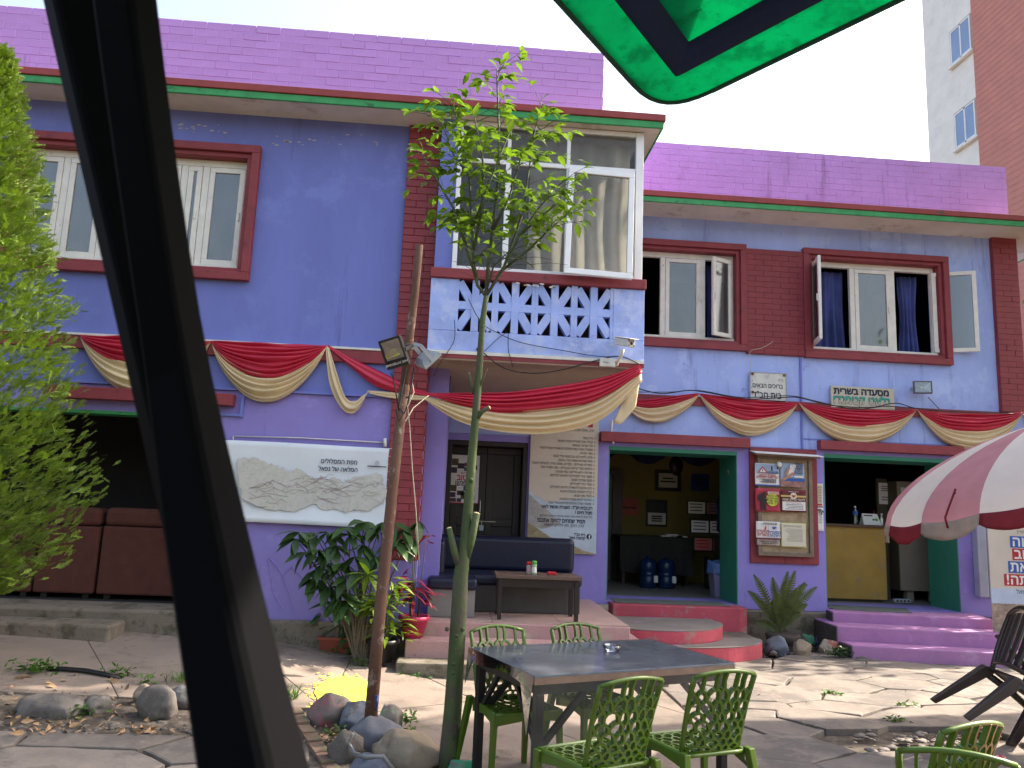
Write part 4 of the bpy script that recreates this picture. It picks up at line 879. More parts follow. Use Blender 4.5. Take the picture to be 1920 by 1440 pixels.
# hand painted board
t, w, h = panel('painted_board', 'hand painted board with navy and green lettering above a swag', 'sign', 5.01, 5.90, 3.05, 3.345, 10.04, .035, M('unpainted_board', (0.50, 0.47, 0.38), 0.8, 0.12, 6, 0.2, stain=[(8, (0.33, 0.30, 0.25), 0.62)]), 0, .004)
text('מסעדה בשרית', .125, inkm, t, (-.02, -.003, h-.07), world=False, bold=.006, width=.78)
text('גלאט קטמנדו', .16, inkk, t, (-.02, -.002, h-.19), world=False, bold=.0075, width=.80)
text('גלאט קטמנדו', .16, M('board_ground_paint', (0.50, 0.47, 0.38), 0.8), t, (-.02, -.0050, h-.19), world=False, bold=.0028, width=.79, name='letter_fill')
text('גלאט קטמנדו', .16, inkt, t, (-.02, -.0080, h-.19), world=False, bold=.0030, width=.79, name='letter_fill', cut=.52)['kind'] = 'stuff'
# information banner on the porch wall
t = thing('info_banner', 'tall pale banner of small writing hanging beside the dark double door', 'banner', (1.39, 10.07, .98))
b = MB(); bx0, bx1, bz0, bz1 = .945, 1.84, .98, 2.80; b.box(bx0, bx1, 10.06, 10.066, bz0, bz1); b.build('sheet', bannerwarm, t)
b = MB(); yy = 10.0585
b.add([(bx0, yy, 1.75), (bx0+.25, yy, 1.62), (bx1, yy, 1.72), (bx1, yy, bz0), (bx0, yy, bz0)], [(0, 1, 2, 3, 4)]); b.build('sky_print', M('banner_sky', (0.44, 0.52, 0.60), 0.55, 0.15, 3), t)
b = MB(); yy = 10.057; b.add([(bx0, yy, 1.72), (bx0+.12, yy, 1.62), (bx0+.3, yy, 1.48), (bx0+.42, yy, 1.35), (bx0+.2, yy, 1.28), (bx0, yy, 1.3)], [(0, 1, 2, 3, 4, 5)]); b.build('ridge_print', M('far_ridge_print', (0.36, 0.34, 0.32), 0.55, 0.25, 9), t)
b = MB(); yy = 10.0555; b.add([(bx0, yy, 1.36), (bx0+.15, yy, 1.27), (bx0+.3, yy, 1.18), (bx0+.55, yy, 1.1), (bx0+.75, yy, 1.02), (bx1, yy, .99), (bx1, yy, .982), (bx0, yy, .982)], [tuple(range(8))]); b.build('slope_print', M('slope_print_ink', (0.30, 0.24, 0.14), 0.55, 0.35, 14), t)
lines = ['בית כנסת', 'קבלת שבת וסעודות שבת המוניות', 'חגי ישראל בצוותא', 'מסעדה כשרה בשרית/חלבית בהשגחת ישראלי מקומי', 'אזור מנוחה', 'מידע למטיילים עם מפות וכלי הגנה', 'פינת קפה/תה/שתיה קרה (חינם)', 'ספריית מטיילים - ספרים, מפות ומידע לטיולים לנפאל', 'החלפת ספרי קריאה (בעברית) - ספר תמורת ספר', 'שירותי וידאו וגלישה (24 שעות)', 'מאגר ציוד למטיילים היוצאים לטרקים', 'מקום שמירת חפצים', 'אתר ציוד למטיילים', 'לוח הודעות להשארת הודעות למטיילים', 'קבלת מכתבים ותכתובת מהבית', 'טיולי סוף שבוע', 'כתיבת יהדות באוירה חלוצית', 'שיעורי תורה ויהדות מרתקים מידי ערב']
for i, s_ in enumerate(lines):
    text('> '+s_ if False else s_+'', .047, inkk, t, (bx1-.075, 10.054, 2.475-i*.0502), align='RIGHT', width=min(.80, len(s_)*.0165))
b = MB()
for i in range(len(lines)): z = 2.475-i*.0502; b.prism([(bx1-.045, 10.0545, z+.008), (bx1-.06, 10.0545, z), (bx1-.045, 10.0545, z-.008)], (0, .001, 0))
b.build('bullet_mark', inkk, t)
text('רק בבית חב"ד- השכרת מכשיר לוויני', .06, inkm, t, (bx1-.06, 10.053, 1.565), align='RIGHT', bold=.0014, width=.66)
text('מציל חיים !', .06, inkm, t, (bx1-.06, 10.053, 1.505), align='RIGHT', bold=.0014, width=.22)
text('מידי ערב הרצאה מפי רבנים ומרצים אורחים למטיילים', .036, inkk, t, (bx1-.06, 10.053, 1.452), align='RIGHT', width=.68)
text('תמיד שמחים להיות אתכם!', .075, inkm, t, (bx1-.15, 10.053, 1.392), align='RIGHT', bold=.0016, width=.62)
text('הרב חזקי, חני וילדים ליפשיץ', .055, inkk, t, (bx1-.17, 10.053, 1.335), align='RIGHT', shear=.3, width=.52)
text('בית חב"ד', .05, inkm, t, (bx1-.145, 10.053, 1.225), align='RIGHT', bold=.001, width=.15); text('קטמנדו נפאל', .05, inkm, t, (bx1-.145, 10.053, 1.182), align='RIGHT', bold=.001, width=.21)
b = MB(); b.lathe([(.034, 0), (.034, .001)], 20, (bx1-.095, 10.0545, 1.205), Matrix.Rotation(R(90), 3, 'X')); b.build('round_logo', inkm, t)
text('f', .07, paper, t, (bx1-.092, 10.0525, 1.20), heb=False, bold=.003)
b = MB(); b.box(bx1-.14, bx1-.08, 10.055, 10.0558, 2.62, 2.70); b.build('red_patch', inkr, t)
text('הרב, אתה והציוד שלך', .05, inkk, t, (bx1-.06, 10.0535, 2.575), align='RIGHT', shear=.25, width=.36)
b = MB(); yq = 10.0; b.smooth = True; b.tube([P(1148, 788, yq), P(1146, 808, yq), P(1150, 832, yq)], .014, 6); tag(b.build('conduit_drop', whitepl), 'white conduit stub at the left end of the middle lintel', 'conduit')

# poster on the dark door
t = thing('door_poster', 'white poster of small photos taped to the dark double door', 'poster', (.08, 10.34, 1.6))
b = MB(); px0, px1, pz0, pz1 = -.10, .30, 1.56, 2.20; yy = YR+.255; b.box(px0, px1, yy-.003, yy, pz0, pz1); b.build('sheet', paper, t)
rr = random.Random(6)
for (x, z, w, h) in ((.02, .50, .10, .09), (.02, .40, .085, .075), (.11, .46, .09, .07), (.2, .49, .07, .05), (.2, .43, .06, .05), (.02, .16, .09, .08), (.03, .08, .07, .065), (.12, .11, .09, .06), (.2, .17, .09, .06), (.17, .06, .09, .09), (.03, .02, .08, .05), (.12, .02, .06, .05), (.27, .15, .08, .07), (.28, .05, .07, .07), (.29, .45, .08, .06)):
    b = MB(); b.box(px0+x, px0+x+w, yy-.005, yy-.0032, pz0+z, pz0+z+h); b.build('photo_print', rr.choice([M('photo_dark_%d' % int(x*1000+z*99), (rr.uniform(.02, .12), rr.uniform(.02, .08), rr.uniform(.02, .08)), .5, .9, 40)]), t)
text('הטוב', .11, inkr, t, (px0+.21, yy-.004, pz0+.34), bold=.004, width=.2); text('ומפגשו', .10, inkk, t, (px0+.20, yy-.004, pz0+.265), bold=.002, width=.22); text('יש', .05, inkr, t, (px0+.19, yy-.004, pz0+.405), width=.06)
b = MB(); b.box(px0, px1, yy-.0045, yy-.0031, pz0, pz0+.014); b.build('red_edge', inkr, t)

# notice board with its posters
t = thing('notice_board', 'wooden notice board with a tin roof on the brick panel between the doorways', 'notice board', (4.32, 10.05, 1.0))
nx0, nx1, nz0, nz1 = 3.96, 4.70, 1.05, 2.36
b = MB(); b.box(nx0+.05, nx1-.05, 10.03, 10.055, nz0+.05, nz1-.05); b.build('back_board', cork, t)
b = MB(); framebox(b, nx0, nx1, nz0, nz1, 9.99, 10.058, .05); b.build('frame', greywood, t, bevel=.004)
T = Matrix.Translation((4.33, 10.05, 2.40)) @ Matrix.Rotation(R(11), 4, 'X') @ Matrix.Rotation(R(1), 4, 'Y'); b = MB(); b.box(-.46, .47, -.20, .0, -.004, .004, T); b.build('tin_roof', whitem, t); b = MB(); b.box(-.44, .44, -.17, -.01, -.03, -.0045, T); b.build('roof_batten', greywood, t)
b = MB(); b.smooth = True; b.lathe([(.005, .04), (.025, .025), (.036, 0), (.03, -.025), (.012, -.036)], 12, P(1461, 871, 9.94)); b.build('bulb', whitepl, t)
def sheet(label, px, mat, name='poster', Y=9.985):
    a, b_ = P(px[0], px[1], Y), P(px[2], px[3], Y); t = thing(name, label, 'poster', ((a.x+b_.x)/2, Y, min(a.z, b_.z)), random.uniform(-.02, .02)); w, h = abs(b_.x-a.x)/2, abs(a.z-b_.z)
    b = MB(); b.smooth = True; cu = random.uniform(.004, .012); b.grid(lambda u, v: Vector((-w+2*w*u, -cu*(2*v-1)**4-cu*.6*(2*u-1)**4, h*v)), 8, 8); b.build('sheet', mat, t, False, solid=.002)
    return t, w, h
def patch(t, x0, x1, z0, z1, mat, y=-.016, name='print_block'):
    b = MB(); b.box(x0, x1, y, y+.002, z0, z1); return b.build(name, mat, t, False)
def lines_(t, x0, x1, z0, z1, n, mat=inkk, y=-.017, seed=0):
    b = MB(); rr = random.Random(seed)
    for i in range(n):
        z = z1-(z1-z0)*(i+.5)/n; a = x0+(x1-x0)*rr.uniform(0, .25)
        x = x1
        while x > a:
            L = rr.uniform(.01, .03); b.box(max(a, x-L), x, y, y+.001, z-.0035, z+.0035); x -= L+.006
    b.build('fine_print', mat, t, False, kind='stuff')
yy = -.0185
t, w, h = sheet('warning triangle poster at the top left of the notice board', (1415, 868, 1461, 912), paper)
patch(t, -w+.01, w-.01, h*.55, h-.01, skyprint); b = MB(); b.prism([(-w+.03, yy, h*.58), (-w+.17, yy, h*.58), (-w+.10, yy, h*.86)], (0, .002, 0)); b.build('warning_triangle', inkr, t, False); b = MB(); b.prism([(-w+.055, yy-.001, h*.61), (-w+.145, yy-.001, h*.61), (-w+.10, yy-.001, h*.79)], (0, .001, 0)); b.build('triangle_field', paper, t, False); patch(t, -w+.095, -w+.105, h*.64, h*.74, inkk, yy-.003)
b = MB(); b.lathe([(.012, 0), (.012, .001)], 8, (.06, yy, h*.84), Matrix.Rotation(R(90), 3, 'X')); b.box(.05, .07, yy, yy+.001, h*.68, h*.8); b.box(.13, .15, yy, yy+.001, h*.76, h*.9); b.build('climber_print', inkm, t, False); patch(t, .0, w-.01, h*.55, h*.66, inkb)
text('משרד החוץ', .04, inkr, t, (0, yy, h*.46), world=False, bold=.001, width=.22); text('לבדי יוצאת למסלולים', .04, inkr, t, (0, yy, h*.38), world=False, bold=.001, width=.30); lines_(t, -w+.05, w-.05, .04, h*.31, 5, seed=1); patch(t, -w, w, 0, .015, inkb)
t, w, h = sheet('blue poster of a hand holding a phone at the top right of the notice board', (1462, 868, 1508, 914), skyprint)
patch(t, -w, w, 0, h*.24, M('desert_print', (0.28, 0.14, 0.13), .6, .5, 18)); patch(t, -w+.05, w, h*.24, h*.36, inkb, -.0165); b = MB(); b.prism([(-w+.08, yy, h*.42), (-w+.16, yy, h*.42), (-w+.22, yy, h*.95), (-w+.14, yy, h*.95)], (0, .002, 0)); b.build('phone_print', paper, t, False)
b = MB(); b.prism([(-w, yy-.002, h*.28), (-w+.05, yy-.002, h*.25), (-w+.15, yy-.002, h*.45), (-w+.2, yy-.002, h*.6), (-w+.16, yy-.002, h*.62), (-w+.1, yy-.002, h*.5)], (0, .0015, 0)); b.prism([(-w+.05, yy-.004, h*.5), (-w+.1, yy-.004, h*.52), (-w+.13, yy-.004, h*.8), (-w+.1, yy-.004, h*.8)], (0, .0015, 0)); b.build('hand_print', M('skin_print', (0.42, 0.22, 0.15), .6), t, False)
text('נוסעים\nהודעה של\nמשמחים לך\nבהודו של\nמשמחה', .038, inkm, t, (w-.02, yy, h*.78), world=False, align='RIGHT', bold=.0008, line=.8); patch(t, .02, w-.02, h*.40, h*.47, paper, yy)
t, w, h = sheet('red poster with a hiker silhouette on the notice board', (1416, 915, 1462, 960), M('red_poster_print', (0.40, 0.03, 0.06), .6, .35, 6))
b = MB(); b.lathe([(.085, 0), (.085, .001)], 18, (.06, yy+.001, h*.52), Matrix.Rotation(R(90), 3, 'X')); b.build('sun_print', M('lime_print', (0.55, 0.55, 0.05), .6), t, False)
b = MB(); b.prism([(-w+.06, yy-.001, h*.05), (-w+.09, yy-.001, h*.05), (-w+.10, yy-.001, h*.35), (-w+.115, yy-.001, h*.05), (-w+.14, yy-.001, h*.05), (-w+.13, yy-.001, h*.4), (-w+.17, yy-.001, h*.52), (-w+.12, yy-.001, h*.55), (-w+.13, yy-.001, h*.75), (-w+.09, yy-.001, h*.77), (-w+.03, yy-.001, h*.72), (-w+.02, yy-.001, h*.5), (-w+.07, yy-.001, h*.45)], (0, .001, 0)); b.lathe([(.02, 0), (.02, .001)], 10, (-w+.115, yy-.001, h*.79), Matrix.Rotation(R(90), 3, 'X')); b.build('hiker_print', inkk, t, False)
patch(t, 0, w-.015, h*.76, h*.87, paperc, yy); text('העברת דרך', .03, inkr, t, (w*.5, yy-.002, h*.815), world=False, bold=.0006, width=.14); text('אחי לטיול\nמטיילים שלנו\nקשר שלב\nדרך ישראל', .036, inkm, t, (w-.02, yy-.002, h*.52), world=False, align='RIGHT', bold=.0006, line=.85)
t, w, h = sheet('maroon poster with a gold ribbon and heart on the notice board', (1463, 917, 1511, 961), M('maroon_print', (0.13, 0.015, 0.02), .6))
patch(t, -w+.02, w-.01, h*.07, h*.46, paper); patch(t, -w, w, h*.66, h*.74, M('gold_ribbon_print', (0.55, 0.42, 0.13), .6)); b = MB(); b.lathe([(.045, 0), (.045, .001)], 14, (0, yy, h*.71), Matrix.Rotation(R(90), 3, 'X')); b.build('ribbon_knot_print', paperc, t, False); b = MB(); b.prism([(0, yy-.002, h*.63), (.03, yy-.002, h*.72), (.026, yy-.002, h*.76), (.008, yy-.002, h*.745), (-.008, yy-.002, h*.745), (-.026, yy-.002, h*.76), (-.03, yy-.002, h*.72)], (0, .001, 0)); b.build('heart_print', inkr, t, False)
text('ליהודי כל חג שמח', .045, paperc, t, (0, yy, h*.545), world=False, bold=.001, width=.30); text('הודעה חשובה', .022, paper, t, (0, yy, h*.9), world=False, width=.14); lines_(t, -w+.05, w-.04, h*.1, h*.36, 4, seed=4); text('מחפשים לעזור לכולם', .026, inkr, t, (0, yy, h*.4), world=False, width=.2)
t, w, h = sheet('white notice with red and blue restaurant emblems low on the notice board', (1417, 977, 1463, 1012), paper)
patch(t, -w, w, 0, .018, M('wine_print', (0.15, 0.02, 0.04), .6)); patch(t, -.002, .002, .03, h*.8, greym, -.016); text('מסעדה\nבשרית', .055, inkr, t, (-w*.45, yy, h*.35), world=False, bold=.0012, line=.8); text('מסעדה\nחלבית', .055, inkb, t, (w*.5, yy, h*.3), world=False, bold=.0012, line=.8)
b = MB(); b.prism([(-w*.3, yy, h*.5), (-w*.22, yy, h*.55), (-w*.14, yy, h*.75), (-w*.24, yy, h*.66), (-w*.2, yy, h*.82), (-w*.32, yy, h*.62)], (0, .001, 0)); b.build('flame_emblem', inkr, t, False); b = MB(); b.prism([(w*.3, yy, h*.72), (w*.36, yy, h*.58), (w*.56, yy, h*.58), (w*.62, yy, h*.72)], (0, .001, 0)); b.prism([(w*.62, yy, h*.7), (w*.7, yy, h*.66), (w*.6, yy, h*.62)], (0, .001, 0)); b.build('cup_emblem', inkb, t, False); lines_(t, -w+.05, w-.05, h*.82, h*.96, 2, seed=6)
t, w, h = sheet('yellow edged typed notice at the lower right of the notice board', (1464, 980, 1511, 1027), M('lime_edge_paper', (0.58, 0.60, 0.22), .6)); patch(t, -w+.008, w-.008, .012, h-.008, paperc); text('מצבה בהרפתקה', .035, inkk, t, (-.02, yy, h*.87), world=False, shear=.3, width=.24); lines_(t, -w+.05, w-.05, .07, h*.78, 11, M('grey_ink', (.25, .24, .22), .6), seed=7)
t, w, h = sheet('torn photo notice tucked under the white emblem notice', (1419, 1010, 1462, 1023), M('torn_photo', (0.36, 0.30, 0.26), .6, .6, 14)); lines_(t, -w+.03, w-.03, .01, h-.02, 2, seed=8)
t, w, h = sheet('cream menu sheet stuck beside the notice board', (1513, 906, 1543, 950), paperc, 'menu_sheet', 10.085); lines_(t, -w+.02, -.01, .05, h-.02, 11, M('brown_ink', (.2, .12, .08), .6), seed=9); lines_(t, .03, w-.02, .05, h-.02, 11, MATS['brown_ink'], seed=10); patch(t, -w+.04, w-.02, .015, .035, inkr)
t, w, h = sheet('white drinks sheet with coffee beans below the cream menu sheet', (1514, 951, 1544, 996), paper, 'menu_sheet', 10.085); lines_(t, -w+.02, -.03, .1, h*.75, 6, MATS['grey_ink'], seed=11); lines_(t, .04, w-.02, .1, h*.75, 6, MATS['grey_ink'], seed=12); text('COFFEE', .034, inkk, t, (0, yy, h*.9), heb=False, world=False, bold=.0015)
b = MB(); rr = random.Random(3)
for i in range(26):
    top = rr.random() < .5; x = rr.uniform(.02, w-.01) if top else rr.uniform(-w+.01, .02); z = h-rr.uniform(.02, .09) if top else rr.uniform(.01, .07); b.lathe([(.009, 0), (.009, .001)], 7, (x, yy-.001, z), Matrix.Rotation(R(90), 3, 'X'))
b.build('bean_print', inkk, t, False, kind='stuff')
# stand banner on the far right
t = thing('stand_banner', 'pale standing banner with red and blue word blocks below the striped umbrella', 'banner', (7.04, 9.25, 0), R(-3))
b = MB(); b.box(-.46, .46, 0, .006, .15, 1.95); b.build('sheet', bannerwarm, t, False); b = MB(); b.box(-.5, .5, -.12, .12, 0.0, .08); b.bar((0, .05, .08), (0, .05, 1.95), .025); b.build('base', greym, t, False)
patch(t, -.46, .46, .15, .62, mtnprint, -.003); patch(t, -.46, .46, .58, .80, M('pale_sky_print', (0.42, 0.50, 0.62), .55, .12, 4), -.002)
for (wd, z, xl, m_) in (('אנוה', 1.365, -.19, inkb), ('טוב', 1.215, -.17, inkr), ('זאת', 1.06, -.23, inkb), ('אתה!', .905, -.29, inkr)):
    patch(t, xl, .44, z-.07, z+.07, m_, -.004, 'word_block'); text(wd, .17, paper, t, (xl+.02, -.007, z), world=False, bold=.004, align='LEFT', spacing=1.05)
text('קטמנדו נפאל', .07, inkk, t, (-.21+.25, -.004, .765), world=False)
text('זה מה שאתה צריך', .05, inkk, t, (.08, -.004, 1.49), world=False, shear=.3)
b = MB(); b.box(6.93, 7.06, 9.98, 10.09, .62, 2.4); b.box(7.08, 7.12, 10.0, 10.06, .6, 2.4); tag(b.build('drain_duct', M('pale_blue_duct', (0.33, 0.36, 0.46), .6, .15, 4), bevel=.01), 'pale boxed drain duct between the right doorway and the standing banner', 'duct')

# ================================================================== POLE, FLOODLIGHTS, CAMERA, CABLES
YP = 5.35
t = thing('rusty_pole', 'leaning rusty iron pole carrying two floodlights beside the sapling', 'pole', G(690, 1395))
kp = YP/FPX; b = MB(); b.smooth = True; a0 = P(690, 1400, YP); a0.z = min(a0.z, -.12)
b.tube([a0, P(712, 1150, YP), P(738, 900, YP), P(757, 730, YP)], [12*kp, 11*kp, 10*kp, 9.5*kp], 14); b.build('lower_tube', rust, t)
b = MB(); b.smooth = True; b.tube([P(757, 734, YP), P(767, 640, YP), P(779, 540, YP), P(787, 460, YP)], [8.3*kp, 8.3*kp, 7.8*kp, 7*kp], 12); b.build('upper_tube', rust, t)
for q0, q1, q2 in (((757, 745), (758, 722), 10.6), ((765, 655), (767, 640), 10)): b = MB(); b.tube([P(*q0, YP), P(*q1, YP)], q2*kp, 12); b.build('clamp', rust, t)
b = MB(); b.smooth = True
b.tube([P(762, 690, YP-.05), P(752, 740, YP-.08), P(748, 765, YP-.09), P(758, 775, YP-.09), P(764, 760, YP-.08), P(772, 720, YP-.07), P(776, 690, YP-.05)], .006, 6); b.tube([P(750, 765, YP-.09), P(756, 778, YP-.1), P(748, 790, YP-.09), P(742, 770, YP-.08)], .004, 6); b.tube([P(735, 700, YP-.06), P(742, 735, YP-.09), P(748, 770, YP-.09)], .005, 6)
tag(b.build('power_cable', wirem), 'tangled black cable hanging from the floodlights on the rusty pole', 'cable')
b = MB(); b.smooth = True; b.tube([P(772, 715, YP), P(776, 735, YP), P(764, 762, YP-.09), P(768, 800, YP), P(773, 880, YP), P(780, 960, YP+.05), P(786, 1060, YP+.1)], .004, 5); b.tube([P(760, 790, YP-.09), P(775, 765, YP+.2), P(803, 742, YP+1.5)], .004, 5)
tag(b.build('pale_cord', ropem), 'pale cord hanging down beside the rusty pole', 'cord')
def flood(label, c, ax, upv, w, h, d, body, lens, extra):
    t = thing('floodlight', label, 'floodlight', c); n = Vector(ax).normalized(); u = Vector(upv); u = (u-n*u.dot(n)).normalized(); x = u.cross(n)*-1
    T = Matrix((x, n, u)).transposed().to_4x4(); T.translation = c            # local y = beam direction
    b = MB(); framebox(b, -w/2, w/2, -h/2, h/2, 0, d*.55, .014, T); b.box(-w/2+.014, w/2-.014, 0, d*.3, -h/2+.014, -h/2+h*.28, T); b.add([T @ Vector(p) for p in ((-w/2, 0, -h/2), (w/2, 0, -h/2), (w/2, 0, h/2), (-w/2, 0, h/2), (-w*.3, -d*.5, -h*.3), (w*.3, -d*.5, -h*.3), (w*.3, -d*.5, h*.3), (-w*.3, -d*.5, h*.3))], [(4, 5, 6, 7), (0, 1, 5, 4), (1, 2, 6, 5), (2, 3, 7, 6), (3, 0, 4, 7)]); b.box(-w/2, w/2, -.002, 0.002, -h/2, h/2, T)
    b.build('body', body, t, bevel=.003)
    zl = -h/2+h*.28+.004 if extra else -h/2+.02
    b = MB(); b.add([T @ Vector(p) for p in ((-w/2+.02, d*.42, zl), (w/2-.02, d*.42, zl), (w/2-.02, d*.42, h/2-.02), (-w/2+.02, d*.42, h/2-.02), (-w*.10, d*.05, zl+.05), (w*.10, d*.05, zl+.05), (w*.10, d*.05, h*.12), (-w*.10, d*.05, h*.12))], [(0, 1, 5, 4), (1, 2, 6, 5), (2, 3, 7, 6), (3, 0, 4, 7)]); b.build('reflector', lens, t)
    b = MB(); b.add([T @ Vector(p) for p in ((-w*.10, d*.06, zl+.05), (w*.10, d*.06, zl+.05), (w*.10, d*.06, h*.12), (-w*.10, d*.06, h*.12))], [(0, 1, 2, 3)]); b.build('led_chip', yellowled, t)
    b = MB(); b.box(-w/2+.015, w/2-.015, d*.44, d*.46, -h/2+(h*.28 if extra else .015), h/2-.015, T); b.build('glass', acr, t)
    b = MB(); 
    for sx in (-1, 1): b.box(sx*(w/2+.004)-.003, sx*(w/2+.004)+.003, -.12, .02, -.014, .014, T)
    b.box(-w/2-.007, w/2+.007, -.124, -.118, -.014, .014, T); b.build('bracket', body if extra else greym, t)
    return t, T
dn = (P(742, 660, 5.2)-Vector((0, 0, CZ))).normalized()
t, T = flood('black floodlight with a yellow chip tilted on the front of the rusty pole', P(741, 660, 5.18), (-.28, -.86, -.38), (-.27, 0, 1), .165, .205, .06, blackp, reflm, True)
b = MB(); b.add([T @ Vector(p) for p in ((-.045, .03, -.02), (.062, .028, -.03), (.062, .03, -.005), (.02, .012, .03), (-.0, .012, .028))], [(0, 1, 2, 3, 4)]); b.build('yellow_phosphor', yellowled, t)
tt = MB(); m = T @ Matrix.Translation((0, .0345, -.075))
text('BRIDGELUX 20W', .022, whitepl, t, (0, 0, 0), heb=False, bold=.0003); o = S.objects[-1] if False else None
lt = [o for o in S.objects if o.parent == t and o.name.startswith('lettering')][-1]
lt.matrix_basis = m @ Matrix.Rotation(pi, 4, 'Z') @ Matrix.Rotation(pi/2, 4, 'X')
t, T = flood('pale grey floodlight seen from behind on the right of the rusty pole', P(800, 670, 5.35), (.62, .45, -.62), (.5, 0, .75), .19, .15, .06, greym, reflm, False)
t, T = flood('small black and silver floodlight fixed to the wall beside the painted board', P(1729, 727, 9.93), (-.25, -.9, .06), (0, 0, 1), .23, .17, .08, M('dark_grey_metal', (0.10, 0.10, 0.10), .45), reflm, False)
b = MB(); b.tube([P(1740, 745, 10.0), P(1762, 768, 10.06)], .006, 5); b.build('lead', wirem, t)

# security camera and its junction box
t = thing('security_camera', 'white bullet security camera bracketed to the right end of the balcony', 'camera', P(1165, 660, 7.6))
c = P(1172, 642, 7.5); ax = (P(1196, 647, 7.28)-P(1152, 640, 7.72)).normalized(); T = Matrix((ax.cross(Vector((0, 0, 1))).normalized(), ax, Vector((0, 0, 1)))).transposed().to_4x4(); T.translation = c
b = MB(); b.box(-.045, .045, -.14, .13, -.042, .04, T); b.build('housing', whitepl, t, bevel=.012)
b = MB(); b.box(-.052, .052, -.16, .19, .041, .052, T); b.build('sun_hood', whitepl, t, bevel=.006)
b = MB()
for x, z, r in ((0, 0, .018), (-.028, .022, .008), (.028, .022, .008), (-.028, -.022, .008), (.028, -.022, .008)):
    k0 = len(b.v); b.lathe([(r, 0), (r*.8, .004)], 10, (0, 0, 0)); M3 = T @ Matrix.Translation((x, .131, z)) @ Matrix.Rotation(R(-90), 4, 'X'); b.v[k0:] = [M3 @ p for p in b.v[k0:]]
b.build('lens', blackp, t)
b = MB(); b.smooth = True; b.tube([P(1166, 655, 7.53), P(1166, 665, 7.54), P(1160, 674, 7.60), P(1155, 682, 7.67)], [.028, .018, .016, .016], 10); b.lathe([(.03, -.008), (.03, .008)], 12, P(1155, 682, 7.685), Matrix.Rotation(R(90), 3, 'X')); b.build('bracket', whitepl, t)
a = P(1124, 672, 7.66); c2 = P(1152, 689, 7.66); b = MB(); b.box(a.x, c2.x, 7.62, 7.679, c2.z, a.z); t = thing('junction_box', 'small white junction box below the security camera', 'junction box', (a+c2)/2); b.build('lid', whitepl, t, bevel=.004); b = MB(); b.bar((a.x+.03, 7.618, a.z-.04), (a.x+.09, 7.618, a.z-.05), .004); b.build('mark', inkk, t)
def cable(label, pts, Y, r=.006, m=wirem, name='cable'):
    f = path_(pts, 1); ys = Y if isinstance(Y, (list, tuple)) else [Y]*len(pts); pp = [P(x, y, q) for (x, y), q in zip(pts, ys)]; out = []
    for i in range((len(pp)-1)*6+1):
        s_ = i/6; j = min(len(pp)-2, int(s_)); fr = s_-j; a, b_, c, d = pp[max(0, j-1)], pp[j], pp[j+1], pp[min(len(pp)-1, j+2)]; out.append(.5*((2*b_)+(c-a)*fr+(2*a-5*b_+4*c-d)*fr**2+(-a+3*b_-3*c+d)*fr**3))
    b = MB(); b.smooth = True; b.tube(out, r, 6); return tag(b.build(name, m), label, 'cable')
cable('black cable looping from the sapling to the security camera across the balcony', [(905, 660), (945, 690), (1000, 700), (1060, 692), (1110, 678), (1160, 668), (1198, 682)], 7.66)
cable('thin black cable sagging from the pierced blocks to the camera', [(878, 560), (902, 604), (935, 625), (980, 643), (1060, 658), (1120, 668), (1160, 668)], 7.67, .004)
cable('black cable dropping from the pierced blocks past the balcony foot', [(852, 600), (852, 636), (838, 662), (822, 685), (814, 705)], 7.66, .004)
cable('short black cable hanging from the pierced blocks', [(953, 625), (953, 655), (958, 675), (962, 688)], 7.66, .004)
cable('thin black cable rising through the pierced blocks', [(908, 659), (930, 638), (948, 624)], 7.67, .004)
cable('long black cable running along the tops of the swags on the right wing', [(1195, 728), (1240, 738), (1290, 732), (1320, 735), (1400, 748), (1470, 745), (1500, 746), (1560, 760), (1630, 764), (1680, 756), (1720, 766), (1800, 772), (1900, 776)], 9.93, .007)
cable('second black cable running along the tops of the swags on the right wing', [(1195, 735), (1260, 735), (1310, 732), (1390, 745), (1480, 742), (1530, 752), (1600, 767), (1660, 762), (1710, 765), (1760, 772)], 9.95, .005)
cable('pale string tied between the brick panel and the white welcome sign', [(1450, 640), (1430, 652), (1408, 658), (1407, 675), (1407, 700)], 10.02, .004, ropem, 'string')
cable('thin wire hanging inside the porch below the ceiling', [(845, 705), (840, 760), (836, 790), (832, 815)], [8.5, 9.5, 10.0, 10.05], .005)
b = MB(); b.lathe([(.022, 0), (.018, .012)], 12, P(897, 655, 7.69), Matrix.Rotation(R(90), 3, 'X')); tag(b.build('black_knob', blackp), 'small round black knob on the balcony kerb', 'knob')

# ================================================================== PORCH FURNITURE
t = thing('vinyl_sofa', 'navy vinyl sofa with grey base standing on the porch', 'sofa', (.55, 9.0, .42))
b = MB(); b.box(-.19, 1.42, 9.12, 9.34, .80, 1.20); b.build('backrest', navyv, t, bevel=.06, seg=4)
b = MB(); b.box(-.19, 1.42, 8.52, 9.13, .70, .82); b.build('seat', navyv, t, bevel=.045, seg=4)
b = MB(); b.box(-.24, .27, 8.02, 8.53, .69, .81); b.build('chaise_seat', navyv, t, bevel=.04, seg=4)
b = MB(); b.box(-.17, 1.40, 8.56, 9.30, .425, .70); b.build('base', M('dark_grey_laminate', (0.075, 0.068, 0.065), .6, .15, 6), t); b = MB(); b.box(-.22, .25, 8.06, 8.55, .425, .69); b.build('base', greypanel, t)
b = MB(); b.box(-.26, -.08, 8.55, 9.34, .75, 1.16); b.build('armrest', navyv, t, bevel=.05, seg=4)
t = thing('porch_table', 'low dark wooden table standing in front of the navy sofa', 'table', (.93, 8.2, .42))
tx0, tx1, ty0, ty1, tz = .45, 1.33, 8.0, 8.46, .86
